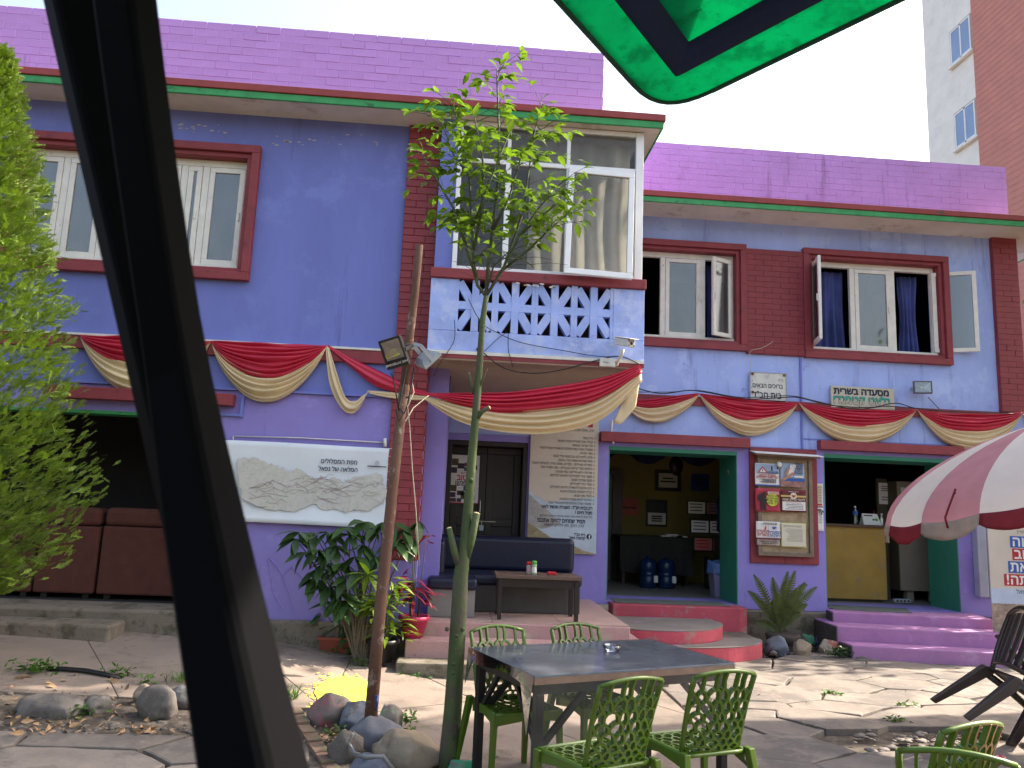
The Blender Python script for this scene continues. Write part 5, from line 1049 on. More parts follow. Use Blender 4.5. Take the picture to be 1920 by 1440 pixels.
b = MB(); b.box(tx0, tx1, ty0, ty1, tz-.035, tz); b.build('table_top', M('worn_brown_board', (0.11, 0.07, 0.055), .5, .2, 6), t, bevel=.005)
b = MB(); b.box(tx0+.05, tx1-.05, ty0+.04, ty0+.06, tz-.12, tz-.036); b.box(tx0+.05, tx1-.05, ty1-.06, ty1-.04, tz-.12, tz-.036); b.build('apron', darkwood, t)
for x in (tx0+.03, tx1-.07):
    for y in (ty0+.02, ty1-.06):
        b = MB(); b.box(x, x+.04, y, y+.04, .42, tz-.036); b.build('leg', darkwood, t)
def can(label, c, r, h, mb, mc, lab=None, name='spice_jar'):
    t = thing(name, label, 'jar', c); b = MB(); b.smooth = True; b.lathe([(r*.9, 0), (r, .006), (r, h*.72), (r*.96, h*.75)], 16, c); b.build('body', mb, t)
    b = MB(); b.smooth = True; b.lathe([(r*.98, h*.75), (r*.98, h*.95), (r*.8, h)], 16, c); b.build('cap', mc, t)
    if lab: b = MB(); b.lathe([(r*1.02, h*.15), (r*1.02, h*.55)], 16, c); b.build('label', lab, t)
can('red capped jar on the porch table', (P(992, 1055, 8.2).x, 8.2, tz), .027, .125, M('pinkish_jar', (0.45, 0.30, 0.30), .3), redobj)
can('green and yellow capped jar on the porch table', (P(1002, 1055, 8.16).x, 8.16, tz), .026, .14, M('green_jar', (0.25, 0.42, 0.25), .3), greenobj, paper)
c = P(1035, 1062, 8.2); b = MB(); b.box(c.x-.045, c.x+.045, 8.17, 8.23, tz+.001, tz+.032); tag(b.build('red_packet', redobj, bevel=.006), 'small bright red packet lying on the porch table', 'packet')

# reddish brown sofas in the dark room on the left
for i, (x0, x1, zt) in enumerate(((-5.2, -4.22, 1.16), (-4.2, -3.61, 1.36), (-3.58, -2.62, 1.37))):
    t = thing('club_chair', ['rust brown sofa back half behind the conifer', 'rust brown armchair back between the conifer and the next sofa', 'rust brown sofa back cut by the black parasol pole'][i], 'sofa', ((x0+x1)/2, 8.5, .45), 0, 'rust brown sofas in the left room')
    b = MB(); b.box(x0, x1, 8.34, 8.55, .50, zt-.19); b.build('back_panel', maroonf, t, bevel=.02); b = MB(); b.box(x0+.005, x1-.005, 8.335, 8.56, zt-.185, zt); b.build('top_roll', maroonf, t, bevel=.05, seg=3)
    b = MB(); b.box(x0, x1, 8.556, 9.2, .50, .85); b.build('seat', maroonf, t, bevel=.03)
    for fx in (x0+.06, x1-.12): b = MB(); b.box(fx, fx+.06, 8.40, 8.46, .45, .50); b.build('foot', darkwood, t)

# ================================================================== MIDDLE ROOM
YB1 = 13.19
def frame_on(label, px, Y, mf, mp, name='framed_picture', cat='picture', deep=.03, ins=.06, marks=None):
    a, c = P(px[0], px[1], Y), P(px[2], px[3], Y); x0, x1 = sorted((a.x, c.x)); z0, z1 = sorted((a.z, c.z)); t = thing(name, label, cat, ((x0+x1)/2, Y, z0))
    if mf: b = MB(); framebox(b, x0, x1, z0, z1, Y-deep, Y, ins); b.build('frame', mf, t)
    b = MB(); b.box(x0+(ins if mf else 0), x1-(ins if mf else 0), Y-deep*.4, Y-.001, z0+(ins if mf else 0), z1-(ins if mf else 0)); b.build('print', mp, t)
    if marks:
        b = MB()
        for u0, u1, v in marks: b.box(x0+(x1-x0)*u0, x0+(x1-x0)*u1, Y-deep*.55, Y-deep*.42, z0+(z1-z0)*v-.012, z0+(z1-z0)*v+.012)
        b.build('print_line', inkk, t, kind='stuff')
    return t
Yb = 13.195
frame_on('dark framed certificate high on the back wall of the middle room', (1228, 880, 1276, 922), Yb, darkwood, paperc, marks=[(.3, .7, .6), (.2, .8, .45)])
frame_on('blue poster on the back wall of the middle room', (1296, 888, 1329, 921), Yb, None, M('blue_poster', (0.02, 0.05, 0.22), .6, .2, 5), 'wall_poster', 'poster', marks=[(.2, .8, .7), (.2, .9, .55), (.2, .8, .4)])
frame_on('black framed panel with a white sheet above the draped table', (1211, 936, 1250, 988), Yb, blackp, M('dark_panel', (0.02, .02, .02), .5), 'framed_notice', 'picture')
frame_on('white sheet in the black framed panel', (1215, 961, 1248, 984), Yb-.035, None, paper, 'printed_sheet', 'sheet', .006, marks=[(.2, .8, .7), (.2, .8, .5), (.2, .8, .3)])
frame_on('pale red notice on the left of the back wall in the middle room', (1164, 934, 1196, 967), Yb, None, M('red_notice', (0.40, 0.08, 0.06), .6, .2, 6), 'wall_poster', 'poster', marks=[(.1, .9, .45)])
c = P(1268, 873, Yb-.02); b = MB(); b.smooth = True; b.lathe([(.14, 0), (.12, .03), (.02, .04)], 18, c, Matrix.Rotation(R(90), 3, 'X') @ Matrix.Diagonal((.85, 1.25, 1))); tag(b.build('wall_plate', darkwood), 'dark oval plaque above the framed certificate', 'plaque')
b = MB(); bx0, bx1 = P(1140, 1000, 13.1).x, P(1163, 1000, 13.1).x; t = thing('inner_door', 'half open pale inner door in the back left of the middle room', 'door', (bx0, 13.1, .41)); b.box(bx0-.6, bx0+.06, 13.1, 13.15, .41, 2.15); b.build('door_leaf', greypanel, t); b = MB(); b.box(bx0+.061, bx1+.02, 13.05, 13.19, .41, 2.25); b.box(bx0-.6, bx0+.06, 13.05, 13.19, 2.151, 2.25); b.build('door_frame', darkwood, t)
t = thing('draped_table', 'table under a dark cloth at the back of the middle room', 'table', (3.2, 12.6, .41))
ta, tc_ = P(1163, 998, 12.4), P(1300, 1005, 12.4); b = MB(); b.smooth = True
def tcl(u, v):
    x = ta.x+(tc_.x-ta.x)*u; return Vector((x, 12.4-.02*sin(u*40)*v, 1.16-.52*v-.07*abs(sin(u*5))*v))
b.grid(tcl, 40, 8); b.box(ta.x, tc_.x, 12.4, 13.0, 1.15, 1.17); b.build('cloth', M('dark_flecked_cloth', (0.035, 0.033, 0.03), .9, .5, 60, stain=[(70, (0.10, 0.10, 0.09), .66)]), t)
for x in (ta.x+.06, tc_.x-.1):
    b = MB(); b.box(x, x+.05, 12.5, 12.55, .41, 1.149); b.build('leg', darkwood, t)
for i, (px, lb) in enumerate(((1215, 'left blue water jug under the draped table'), (1249, 'right blue water jug under the draped table'))):
    c = P(px, 1088, 12.0); c.z = .41; t = thing('water_jug', lb, 'water jug', c, 0, 'blue water jugs'); b = MB(); b.smooth = True; b.lathe([(.12, 0), (.135, .02), (.135, .16), (.125, .175), (.135, .19), (.135, .22), (.125, .235), (.135, .25), (.135, .37), (.115, .41), (.06, .435), (.035, .44), (.035, .47)], 18, c); b.build('body', waterb, t); b = MB(); b.box(c.x+.06, c.x+.12, c.y-.135, c.y-.118, .50, .60); b.build('label', paper, t)
c = P(1349, 1120, 10.95); c.z = .415; t = thing('waste_bin', 'grey lilac waste bin lined with a blue bag inside the middle doorway', 'bin', c)
b = MB(); b.add([(c.x+sx*w_, c.y+sy*w_, z) for z, w_ in ((.415, .095), (.80, .125)) for sx, sy in ((-1, -1), (1, -1), (1, 1), (-1, 1))], [(0, 1, 2, 3), (0, 1, 5, 4), (1, 2, 6, 5), (2, 3, 7, 6), (3, 0, 4, 7)]); b.build('bin_body', binm, t)
b = MB(); b.smooth = True; b.grid(lambda u, v: Vector((c.x+(.13+.015*sin(u*40)*v)*cos(2*pi*u+pi/4)*1.25, c.y+(.13+.015*sin(u*33)*v)*sin(2*pi*u+pi/4)*1.25, .90-.17*v+.02*sin(u*20)*(1-v))), 28, 5); b.build('bag', M('blue_bag', (0.08, 0.16, 0.38), .4, .2, 9), t, solid=.003)
t = thing('leaflet_rack', 'dark sloping rack of leaflets at the right of the middle room', 'rack', (4.2, 12.3, .41))
for k_, (y0, lab) in enumerate(((938, 'grey'), (973, 'white'), (1006, 'red'))):
    a, c = P(1288+k_*6, y0, 12.2-.12*k_), P(1372, y0+30, 12.2-.12*k_); b = MB(); b.box(a.x, a.x+.95, a.y, a.y+.02, c.z, a.z); o = b.build('tier', blackp, t)
    for q in range(3):
        w_ = .27; x0 = a.x+.02+q*.30; b = MB(); b.box(x0, x0+w_, a.y-.012, a.y-.002, c.z+.02, a.z-.02); b.build('leaflet', [[paperc, M('brown_leaf_print', (.2, .1, .08), .6), paper], [paper, paper, M('sky_leaflet', (.25, .32, .42), .6)], [M('salmon_print', (.45, .12, .10), .6), paper, paper]][k_][q], o); b = MB(); 
        for j in range(3): b.box(x0+.03, x0+w_-.04, a.y-.0135, a.y-.0125, c.z+.06+j*.05, c.z+.075+j*.05)
        b.build('print_line', [inkk, inkm, inkr][(k_+q) % 3], o, kind='stuff')
b = MB(); b.box(3.95, 4.0, 12.15, 12.2, .41, .9); b.box(4.5, 4.55, 12.15, 12.2, .41, .9); b.build('leg', blackp, t)
t = thing('book_pile', 'small pile of pale books on the draped table', 'books', P(1254, 1000, 12.5))
for k_ in range(4):
    b = MB(); c = P(1250+k_*9, 1001, 12.48); b.box(c.x-.09, c.x+.1, 12.44, 12.6, 1.172+(.0 if k_ > 1 else .024*k_), 1.192+(.0 if k_ > 1 else .024*k_)); b.build('book', paper, t)
t = thing('valance', 'dark blue scalloped valance under the ceiling of the middle room', 'valance', (3, 12.9, 2.5)); b = MB(); b.smooth = True; b.grid(lambda u, v: Vector((1.9+2.6*u, 12.9+.02*sin(u*60), 2.72-v*(.12+.25*abs(sin(u*9.4))))), 60, 5); b.build('cloth', M('navy_drape', (0.015, 0.02, 0.08), .8), t)
t = thing('water_dispenser', 'blue bottle water dispenser half hidden by the green door frame', 'water dispenser', (4.3, 11.6, .41)); cx = P(1352, 960, 11.5).x+.10; b = MB(); b.box(cx-.13, cx+.15, 11.45, 11.75, .41, 1.25); b.build('body', blackp, t, bevel=.01); b = MB(); b.smooth = True; b.lathe([(.05, 1.25), (.13, 1.32), (.13, 1.6), (.125, 1.62), (.13, 1.64), (.13, 1.78), (.1, 1.82)], 16, (cx, 11.6, 0)); b.build('bottle', waterb, t); b = MB(); b.tube([(cx-.06, 11.45, 1.13), (cx-.06, 11.40, 1.13), (cx-.06, 11.39, 1.10)], .014, 6); b.build('tap', whitem, t)
b = MB(); b.bar(P(1366, 881, 10.4), P(1370, 899, 10.4), .02, .03); tag(b.build('door_amulet', M('amulet_wood', (0.42, 0.28, 0.2), .6)), 'small slanted wooden case fixed to the green door frame', 'door case')

# ================================================================== RIGHT ROOM
YC = 10.95
ca, cb = P(1552, 985, YC), P(1664, 1130, YC)
t = thing('counter', 'mustard board counter with a brown top inside the right doorway', 'counter', ((ca.x+cb.x)/2, YC, .41))
b = MB(); b.box(ca.x-.15, cb.x, YC, YC+.5, .45, ca.z-.01); b.build('front_panel', counterm, t); b = MB(); b.box(ca.x-.15, cb.x+.03, YC-.05, YC+.55, ca.z-.01, ca.z+.03); b.build('counter_top', brownwood, t, bevel=.01); b = MB(); b.box(cb.x+.001, cb.x+.012, YC+.001, YC+.5, .45, ca.z-.012); b.build('side_trim', brownwood, t); b = MB(); b.box(ca.x-.1, cb.x-.05, YC+.05, YC+.45, .41, .449); b.build('kick_base', darkwood, t)
ct = ca.z+.031
c = P(1604, 978, YC+.1); t = thing('water_bottle', 'clear water bottle with a blue label on the mustard counter', 'bottle', (c.x, c.y, ct)); b = MB(); b.smooth = True; b.lathe([(.035, 0), (.038, .01), (.036, .06), (.038, .07), (.036, .13), (.038, .17), (.014, .235), (.014, .24)], 14, (c.x, c.y, ct)); b.build('bottle_body', acr, t); b = MB(); b.lathe([(.016, .24), (.016, .262)], 12, (c.x, c.y, ct)); b.build('cap', whitepl, t); b = MB(); b.lathe([(.039, .135), (.039, .19)], 14, (c.x, c.y, ct)); b.build('label', inkb, t)
c = P(1634, 978, YC+.05); t = thing('desk_calendar', 'white desk calendar with a green dot on the mustard counter', 'calendar', (c.x, c.y, ct)); b = MB(); b.add([(c.x-.13, c.y-.03, ct), (c.x+.13, c.y-.03, ct), (c.x+.11, c.y+.04, ct+.16), (c.x-.12, c.y+.04, ct+.16), (c.x-.13, c.y+.11, ct), (c.x+.13, c.y+.11, ct)], [(0, 1, 2, 3), (3, 2, 5, 4), (0, 3, 4), (1, 5, 2), (0, 4, 5, 1)]); b.build('sheet', paper, t); b = MB(); b.box(c.x-.1, c.x+.03, c.y+.022, c.y+.03, ct+.125, ct+.14); b.box(c.x+.02, c.x+.045, c.y-.002, c.y+.006, ct+.06, ct+.085); b.build('print_line', inkk, t); b = MB(); b.lathe([(.024, 0), (.024, .004)], 12, (c.x+.075, c.y-.0, ct+.075), Matrix.Rotation(R(66), 3, 'X')); b.build('green_dot', greenobj, t)
c = P(1653, 978, YC+.05); t = thing('spray_bottle', 'small white spray bottle beside the desk calendar', 'bottle', (c.x, c.y, ct)); b = MB(); b.smooth = True; b.lathe([(.02, 0), (.022, .01), (.022, .09), (.01, .11), (.008, .15)], 12, (c.x, c.y, ct)); b.build('bottle_body', whitepl, t); b = MB(); b.box(c.x-.01, c.x+.008, c.y-.02, c.y+.01, ct+.151, ct+.17); b.build('nozzle', whitepl, t)
c = P(1641, 975, YC+.2); t = thing('pen_cup', 'pens standing behind the desk calendar', 'pens', (c.x, c.y, ct)); b = MB(); b.lathe([(.03, 0), (.035, .12)], 12, (c.x, c.y, ct)); b.build('cup', blackp, t)
for k_, m_ in ((-.012, redobj), (.012, inkk)): b = MB(); b.tube([(c.x+k_, c.y, ct+.05), (c.x+k_*1.5, c.y, ct+.22)], .004, 5); b.build('pen', m_, t)
YF = 11.25; fa, fb_ = P(1682, 902, YF), P(1758, 1122, YF)
t = thing('tall_cabinet', 'tall taupe cabinet with a taped notice inside the right doorway', 'cabinet', ((fa.x+fb_.x)/2, YF, .41)); b = MB(); b.box(fa.x, fb_.x+.1, YF, YF+.6, .56, fa.z); b.build('body', fridgem, t, bevel=.012); b = MB(); b.box(fa.x-.012, fa.x-.002, YF+.01, YF+.6, .56, fa.z); b.build('side', M('olive_side', (0.10, 0.085, 0.05), .6), t)
for x in (fa.x+.12, fb_.x-.05): b = MB(); b.box(x, x+.1, YF+.05, YF+.15, .41, .559); b.build('leg', fridgem, t)
b = MB(); b.box(fa.x+.05, fa.x+.11, YF-.012, YF-.001, fa.z-.16, fa.z-.09); b.build('catch', whitepl, t)
YQ = 11.5; qa, qb = P(1647, 905, YQ), P(1676, 946, YQ); b = MB(); b.box(qa.x, qb.x, YQ-.004, YQ, qb.z, qa.z); t = thing('taped_notice', 'white taped notice on a dark board beside the tall cabinet', 'notice', (qa.x, YQ, qb.z)); b.build('sheet', paper, t); b = MB(); [b.box(qa.x+.04, qb.x-.04, YQ-.006, YQ-.0045, qb.z+z, qb.z+z+.012) for z in (.06, .1, .2, .23, .26)]; b.build('print_line', inkk, t); b = MB(); b.box(qa.x-.03, fa.x-.02, YQ+.001, YQ+.03, .42, 2.2); b.build('board', M('olive_board', (0.07, 0.06, 0.035), .7), t)
t = thing('extension_block', 'grey extension block with sockets on the floor by the cabinet', 'extension block', P(1692, 1133, 10.85)); c = P(1692, 1131, 10.95); b = MB(); b.box(c.x-.12, c.x+.12, 10.93, 11.0, .42, .47); b.build('body', greym, t, bevel=.005); b = MB()
for k_ in range(4): b.box(c.x-.1+.055*k_, c.x-.07+.055*k_, 10.925, 10.9295, .432, .458)
b.build('socket', blackp, t)

# ================================================================== PLANTS
def leafcloud(t, mats, lm, me, spots, single=True):
    bulk = MB()
    for i, m in enumerate(spots):
        if single and i < 300: inst('leaf', me, t, m)
        else: addleaf(bulk, lm, m)
    if bulk.v: bulk.build('leaves', mats, t, kind='stuff')
rr = random.Random(31)
t = thing('broadleaf_shrub', 'large dark broad leaved shrub spreading over the lower edge of the map banner', 'shrub', G(705, 1212)); lm = leafmesh(.235, .098, leafd, .2, .3); me = lm.mesh('leaf', leafd)
cl = [(560, 1020, 7.7), (585, 1005, 7.7), (610, 1000, 7.65), (570, 1045, 7.7), (600, 1040, 7.6), (630, 1030, 7.6), (655, 1010, 7.6), (680, 985, 7.65), (640, 1060, 7.6), (600, 1075, 7.65), (590, 1095, 7.7), (620, 1105, 7.65), (650, 1090, 7.6), (665, 1050, 7.55), (640, 1120, 7.6), (700, 1000, 7.6), (715, 985, 7.6), (735, 985, 7.7), (755, 1000, 7.7), (745, 1020, 7.65), (770, 1015, 7.75), (680, 1030, 7.6), (700, 1045, 7.55), (625, 1135, 7.6), (650, 1140, 7.6), (560, 1000, 7.75), (785, 985, 7.75), (675, 1075, 7.55), (610, 1060, 7.65), (645, 1000, 7.65)]
spots = []; sb = MB(); sb.smooth = True; root = G(700, 1205); root.y = 7.55
for x, y, Y in cl:
    c = P(x+rr.uniform(-5, 5), y+rr.uniform(-5, 5)-6, Y-.1); mid = root.lerp(c, .5)+Vector((rr.uniform(-.1, .1), .08, .15)); sb.tube([root+Vector((rr.uniform(-.06, .06), 0, 0)), mid, c], [.011, .008, .004], 5, False)
    n = rr.randint(5, 7)
    for k_ in range(n):
        a = 2*pi*k_/n+rr.uniform(-.3, .3); d = Vector((cos(a), -abs(sin(a))*.6-.15, rr.uniform(-1.0, .15))); spots.append(dirmat(c, d, rr.uniform(-.5, .5), rr.uniform(.65, 1.1)))
sb.build('stem', barkb, t); leafcloud(t, leafd, lm, me, spots)
lm2 = leafmesh(.2, .075, leafy, .2, .3); c = P(690, 1078, 7.1); me2 = lm2.mesh('leaf', leafy)
for k_ in range(7): a = 2*pi*k_/7; inst('leaf', me2, t, dirmat(c, (cos(a), -.4, sin(a)*.7), 0, rr.uniform(.8, 1.1)))
def potplant(name, label, cat, px, py, pot, potmat, lm, mat, n, spread, up_, seed, droop=0, hgt=.1, stem=True, Yoff=0, group=None, scl=(.7, 1.2), at=None):
    rr = random.Random(seed); g_ = G(px, py); g_.y += Yoff; g_.z = gz(g_.x, g_.y); g_ = Vector(at) if at else g_; t = thing(name, label, cat, g_, 0, group); top = g_.copy()
    if pot == 'round':
        b = MB(); b.smooth = True; b.lathe([(.09, 0), (.135, .16), (.15, .165), (.15, .20), (.13, .20), (.125, .17)], 18, g_); b.build('pot', potmat, t); b = MB(); b.lathe([(.126, .168), (.02, .180)], 14, g_); b.build('potting_soil', soil, t); top.z += .18
    elif pot == 'trough':
        b = MB(); b.add([g_+Vector((sx*w_, sy*d_, z)) for z, w_, d_ in ((0, .19, .07), (.12, .215, .085), (.12, .23, .10), (.145, .23, .10), (.145, .205, .075), (.115, .2, .07)) for sx, sy in ((-1, -1), (1, -1), (1, 1), (-1, 1))], [(i*4+j, i*4+(j+1) % 4, (i+1)*4+(j+1) % 4, (i+1)*4+j) for i in range(5) for j in range(4)]+[(0, 1, 2, 3)]); b.build('pot', potmat, t); b = MB(); b.box(g_.x-.2, g_.x+.2, g_.y-.072, g_.y+.072, g_.z+.11, g_.z+.118); b.build('potting_soil', soil, t); top.z += .12
    me = lm.mesh('leaf', mat); sb = MB(); sb.smooth = True; k_ = 0
    while k_ < n:
        a = rr.uniform(0, 2*pi); rx = rr.uniform(.1, 1)*spread; tip = top+Vector((cos(a)*rx*(1.3 if pot == 'trough' else 1), sin(a)*rx*.6, hgt+rr.random()*up_))
        if stem: sb.tube([top+Vector((cos(a)*.04, sin(a)*.03, -.01)), (top+tip)/2+Vector((cos(a)*.02, 0, .03)), tip], [.007, .005, .003], 5, False)
        for q in range(rr.randint(4, 6) if stem else 1):
            a2 = a+rr.uniform(-1.6, 1.6) if stem else a; base = tip if stem else top+Vector((cos(a)*.03, sin(a)*.03, 0))
            inst('leaf', me, t, dirmat(base-Vector((0, 0, q*.03 if stem else 0)), (cos(a2), sin(a2), droop+rr.uniform(-.4, .5)), rr.uniform(-.5, .5), rr.uniform(*scl))); k_ += 1
    if sb.v: sb.build('stem', barkg, t)
    return t, g_, top
potplant('trough_plant', 'drooping plant with withered tips in a long terracotta trough', 'potted plant', 641, 1222, 'trough', terracotta, leafmesh(.15, .06, leafd, .2, .3), leafd, 55, .24, .22, 41, -.3, .06)
potplant('spider_plant', 'spider plant with arching striped leaves in a round pot behind the rusty pole', 'potted plant', 716, 1226, 'round', terracotta, leafmesh(.36, .020, leafs, .15, .75), leafs, 60, .05, .02, 42, .75, 0, False)
potplant('bamboo_plant', 'bright yellow green leafy plant at the left end of the porch steps', 'plant', 768, 1208, 'round', blackp, leafmesh(.17, .034, leafy, .15, .35), leafy, 190, .22, .46, 43, .1, .12, True, 0, None, (.7, 1.2), (-.60, 7.55, .08))
t, g_, top = potplant('cordyline', 'dark red leaved plant in a bright pink pot against the brick pier', 'potted plant', 792, 1190, 'round', pinkpot, leafmesh(.20, .042, leafr, .2, .4), leafr, 60, .10, .58, 44, .1, .25, True, 0, None, (.7, 1.2), (-.335, 7.74, .272))
# fern by the steps
gF = G(1462, 1200); gF.y = 9.62; gF.x = P(1462, 1180, 9.62).x; t = thing('fern', 'tall ragged fern growing against the plinth between the two doorways', 'fern', (gF.x, gF.y, .05)); rr = random.Random(8)
b = MB(); b.smooth = True; b.lathe([(.18, .02), (.21, .12), (.20, .14), (.16, .13)], 16, (gF.x+.02, gF.y-.04, .0)); b.build('pot', M('dark_clay', (0.06, 0.045, 0.04), .9), t)
base = Vector((gF.x, gF.y, .14))
for k_, (tx, ty) in enumerate([(1413, 1078), (1403, 1108), (1448, 1083), (1476, 1072), (1490, 1070), (1508, 1092), (1512, 1095), (1495, 1102), (1530, 1100), (1448, 1125), (1418, 1125), (1492, 1128), (1512, 1132), (1420, 1165), (1470, 1090), (1482, 1140), (1455, 1110), (1500, 1150)]):
    tip = P(tx, ty, gF.y+rr.uniform(-.25, .2)); mid = base.lerp(tip, .55)+Vector((0, 0, .12 if k_ not in (13,) else .05)); b = MB(); n = 22; prev = base
    for i in range(1, n+1):
        u = i/n; p = base*(1-u)**2+mid*2*u*(1-u)+tip*u*u; b.bar(prev, p, .006, .004)
        if i > 3:
            d = (p-prev).normalized(); sd = d.cross(Vector((.2, 1, .1))).normalized(); L = .052*min(1, (n-i+2)/8)*min(1, i/7); 
            for sg in (-1, 1):
                e = p+sd*sg*L+d*L*.25+Vector((0, -.012, -.006)); w_ = d*.009; b.add([prev, p+w_*.3, e+w_, e-w_*.6], [(0, 1, 2, 3)])
        prev = p
    b.build('frond', fernm, t)
# weeds and grass tufts
def tuft(label, px, py, w, n, seed, mat=weedm, h=.07, name='weed', cat='weed', dz=0, blade=False):
    rr = random.Random(seed); g_ = G(px, py); t = thing(name, label, cat, g_); b = MB(); lm = leafmesh(.11 if blade else .045, .008 if blade else .02, mat, .2, .3)
    for k_ in range(n):
        p = g_+Vector((rr.gauss(0, w*.45), rr.gauss(0, w*.2), rr.uniform(0, h)*(0 if blade else 1)+dz)); addleaf(b, lm, dirmat(p, (rr.gauss(0, .6), rr.gauss(0, .6), 1.3 if blade else rr.uniform(-.2, .7)), rr.uniform(-1, 1), rr.uniform(.6, 1.3)))
    b.build('leaves', mat, t, kind='stuff'); return t
tuft('green weeds at the far edge of the gravel bed near the hose', 65, 1253, .22, 150, 1)
tuft('small weeds at the end of the black hose', 226, 1268, .1, 45, 2)
tuft('small weeds between the hose and the grass by the black pole', 279, 1283, .07, 30, 3)
tuft('grass tuft beside the black parasol pole', 338, 1281, .13, 60, 4, blade=True); tuft('weeds between the two half buried stones', 137, 1345, .13, 80, 5)
tuft('weeds on the path just below the terracotta trough', 640, 1226, .15, 40, 6); tuft('weeds on the path left of the steps', 677, 1251, .1, 40, 7)
tuft('weeds at the foot of the lowest terrazzo step', 775, 1278, .16, 70, 8); tuft('weeds right of the green splashed boulder', 762, 1375, .10, 80, 9, h=.14); tuft('grass along the brick edging', 548, 1312, .1, 50, 10, blade=True)
tuft('low weeds growing at the left foot of the purple steps', 1572, 1235, .16, 170, 11, leafd, .1, dz=.02); tuft('green leaves with pink flowers behind the stones by the steps', 1522, 1190, .16, 110, 12, weedm, .16)
tuft('weeds in a paving joint at the middle of the sunlit plaza', 1557, 1302, .12, 40, 13, h=.03); tuft('weeds in a paving joint below the leaning brown chair leg', 1703, 1325, .1, 40, 14, h=.03); tuft('weeds by the broken paving', 1680, 1352, .09, 36, 15, h=.03); tuft('weeds among the stones near the leaf litter', 625, 1383, .1, 30, 16)
tuft('moss and weeds at the foot of the left plinth', 595, 1180, .2, 30, 18, h=.03); tuft('sprig of leaves beside the hose at the rusty pole', 648, 1410, .08, 26, 19, leafd, .12)

# ================================================================== STONES
def stone(label, px, py, w, h, mat, seed, sink=.25, name='boulder', dy=0, rough=.2):
    h *= .8; w *= .92
    """px,py = foot of the stone in the photograph, w,h = size in pixels there"""
    g_ = G(px, py); s_ = g_.y/FPX; sx, sz = w*s_/2, h*s_*.56; t = thing(name, label, 'stone', g_); b = MB(); rock(b, g_+Vector((0, sx*.7+dy, sz*(1-2*sink)+.0)), sx, sx*.8, sz*1.15, seed, rough, 30, 20)
    o = b.build('body', mat, None); COL.objects.unlink(o); bpy.data.objects.remove(t); o.name = name; COL.objects.link(o); return tag(o, label, 'stone')
stone('low half buried grey stone at the left of the gravel bed', 81, 1350, 112, 44, stoneg, 1, .2)
stone('small pointed half buried stone right of the low one', 173, 1344, 54, 38, stoneg, 2, .2, rough=.3)
stone('large smooth grey stone leaning at the right of the gravel bed', 284, 1352, 66, 62, stoneg, 3, .08)
stone('speckled grey stone touching the black pole', 337, 1332, 54, 40, M('speckled_stone', (0.15, 0.145, 0.14), .85, .35, 30, .5), 4, .1)
stone('grey stone behind the speckled one', 360, 1308, 34, 28, stoneg, 5, .1); stone('brown stone behind the large smooth stone', 265, 1322, 36, 34, stoneb, 6, .1)
stone('boulder splashed with pink paint beside the brick edging', 612, 1368, 80, 62, stonepk, 11, .1)
stone('boulder painted pale blue on its top beside the rusty pole', 668, 1382, 84, 58, stonebl, 12, .1)
stone('boulder splashed with green paint right of the rusty pole', 727, 1380, 52, 56, stonegr, 13, .1)
stone('grey blue boulder with pink specks at the foot of the rusty pole', 700, 1416, 100, 66, M('blue_pink_stone', (0.13, 0.13, 0.15), .85, .2, 6, .5, 25, stain=[(5, (0.40, 0.16, 0.2), .62)]), 14, .1)
stone('large buff boulder between the pole and the sapling', 764, 1452, 126, 66, stoneb, 15, .12)
stone('dark brown boulder left of the rusty pole', 645, 1440, 66, 64, M('dark_stone', (0.10, 0.085, 0.075), .9, .25, 6, .5), 16, .1)
stone('pale blue stone at the bottom edge below the rusty pole', 690, 1475, 84, 50, stonebl, 17, .1); stone('small green speckled stone at the foot of the sapling', 868, 1460, 50, 32, stonegr, 18, .1)
stone('dark round stone nearest the round steps', 1428, 1190, 25, 26, M('dark_round_stone', (0.09, 0.09, 0.09), .8, .2, 6, .4), 21, .1); stone('dark angular stone below the dark round one', 1440, 1202, 24, 22, M('dark_angular_stone', (0.09, 0.08, 0.07), .9, .3, 8, .5), 22, .1)
stone('large blue painted stone beside the round steps', 1463, 1228, 50, 33, stonebl, 23, .1); stone('buff stone in the middle of the row by the purple steps', 1509, 1230, 38, 29, stoneb, 24, .1)
stone('green spotted grey stone behind the buff one', 1519, 1214, 30, 24, stonegr, 25, .1); stone('small deep blue stone in the row by the purple steps', 1538, 1211, 16, 22, M('deep_blue_stone', (0.07, 0.08, 0.20), .8, .15, 6, .3), 26, .1)
stone('tall grey stone against the flank of the purple steps', 1546, 1206, 21, 30, M('tall_grey_stone', (0.11, 0.105, 0.11), .85, .2, 6, .4), 27, .05); stone('buff and red stone touching the purple steps', 1562, 1228, 44, 28, M('buff_red_stone', (0.34, 0.27, 0.21), .85, .2, 6, .5, 25, stain=[(4, (.28, .07, .06), .58)]), 28, .1)
stone('small pale pebble in front of the large blue stone', 1452, 1229, 13, 9, stoneg, 29, .1); stone('flat stone fragment at the right foot of the purple steps', 1620, 1238, 26, 8, flag, 30, .1)
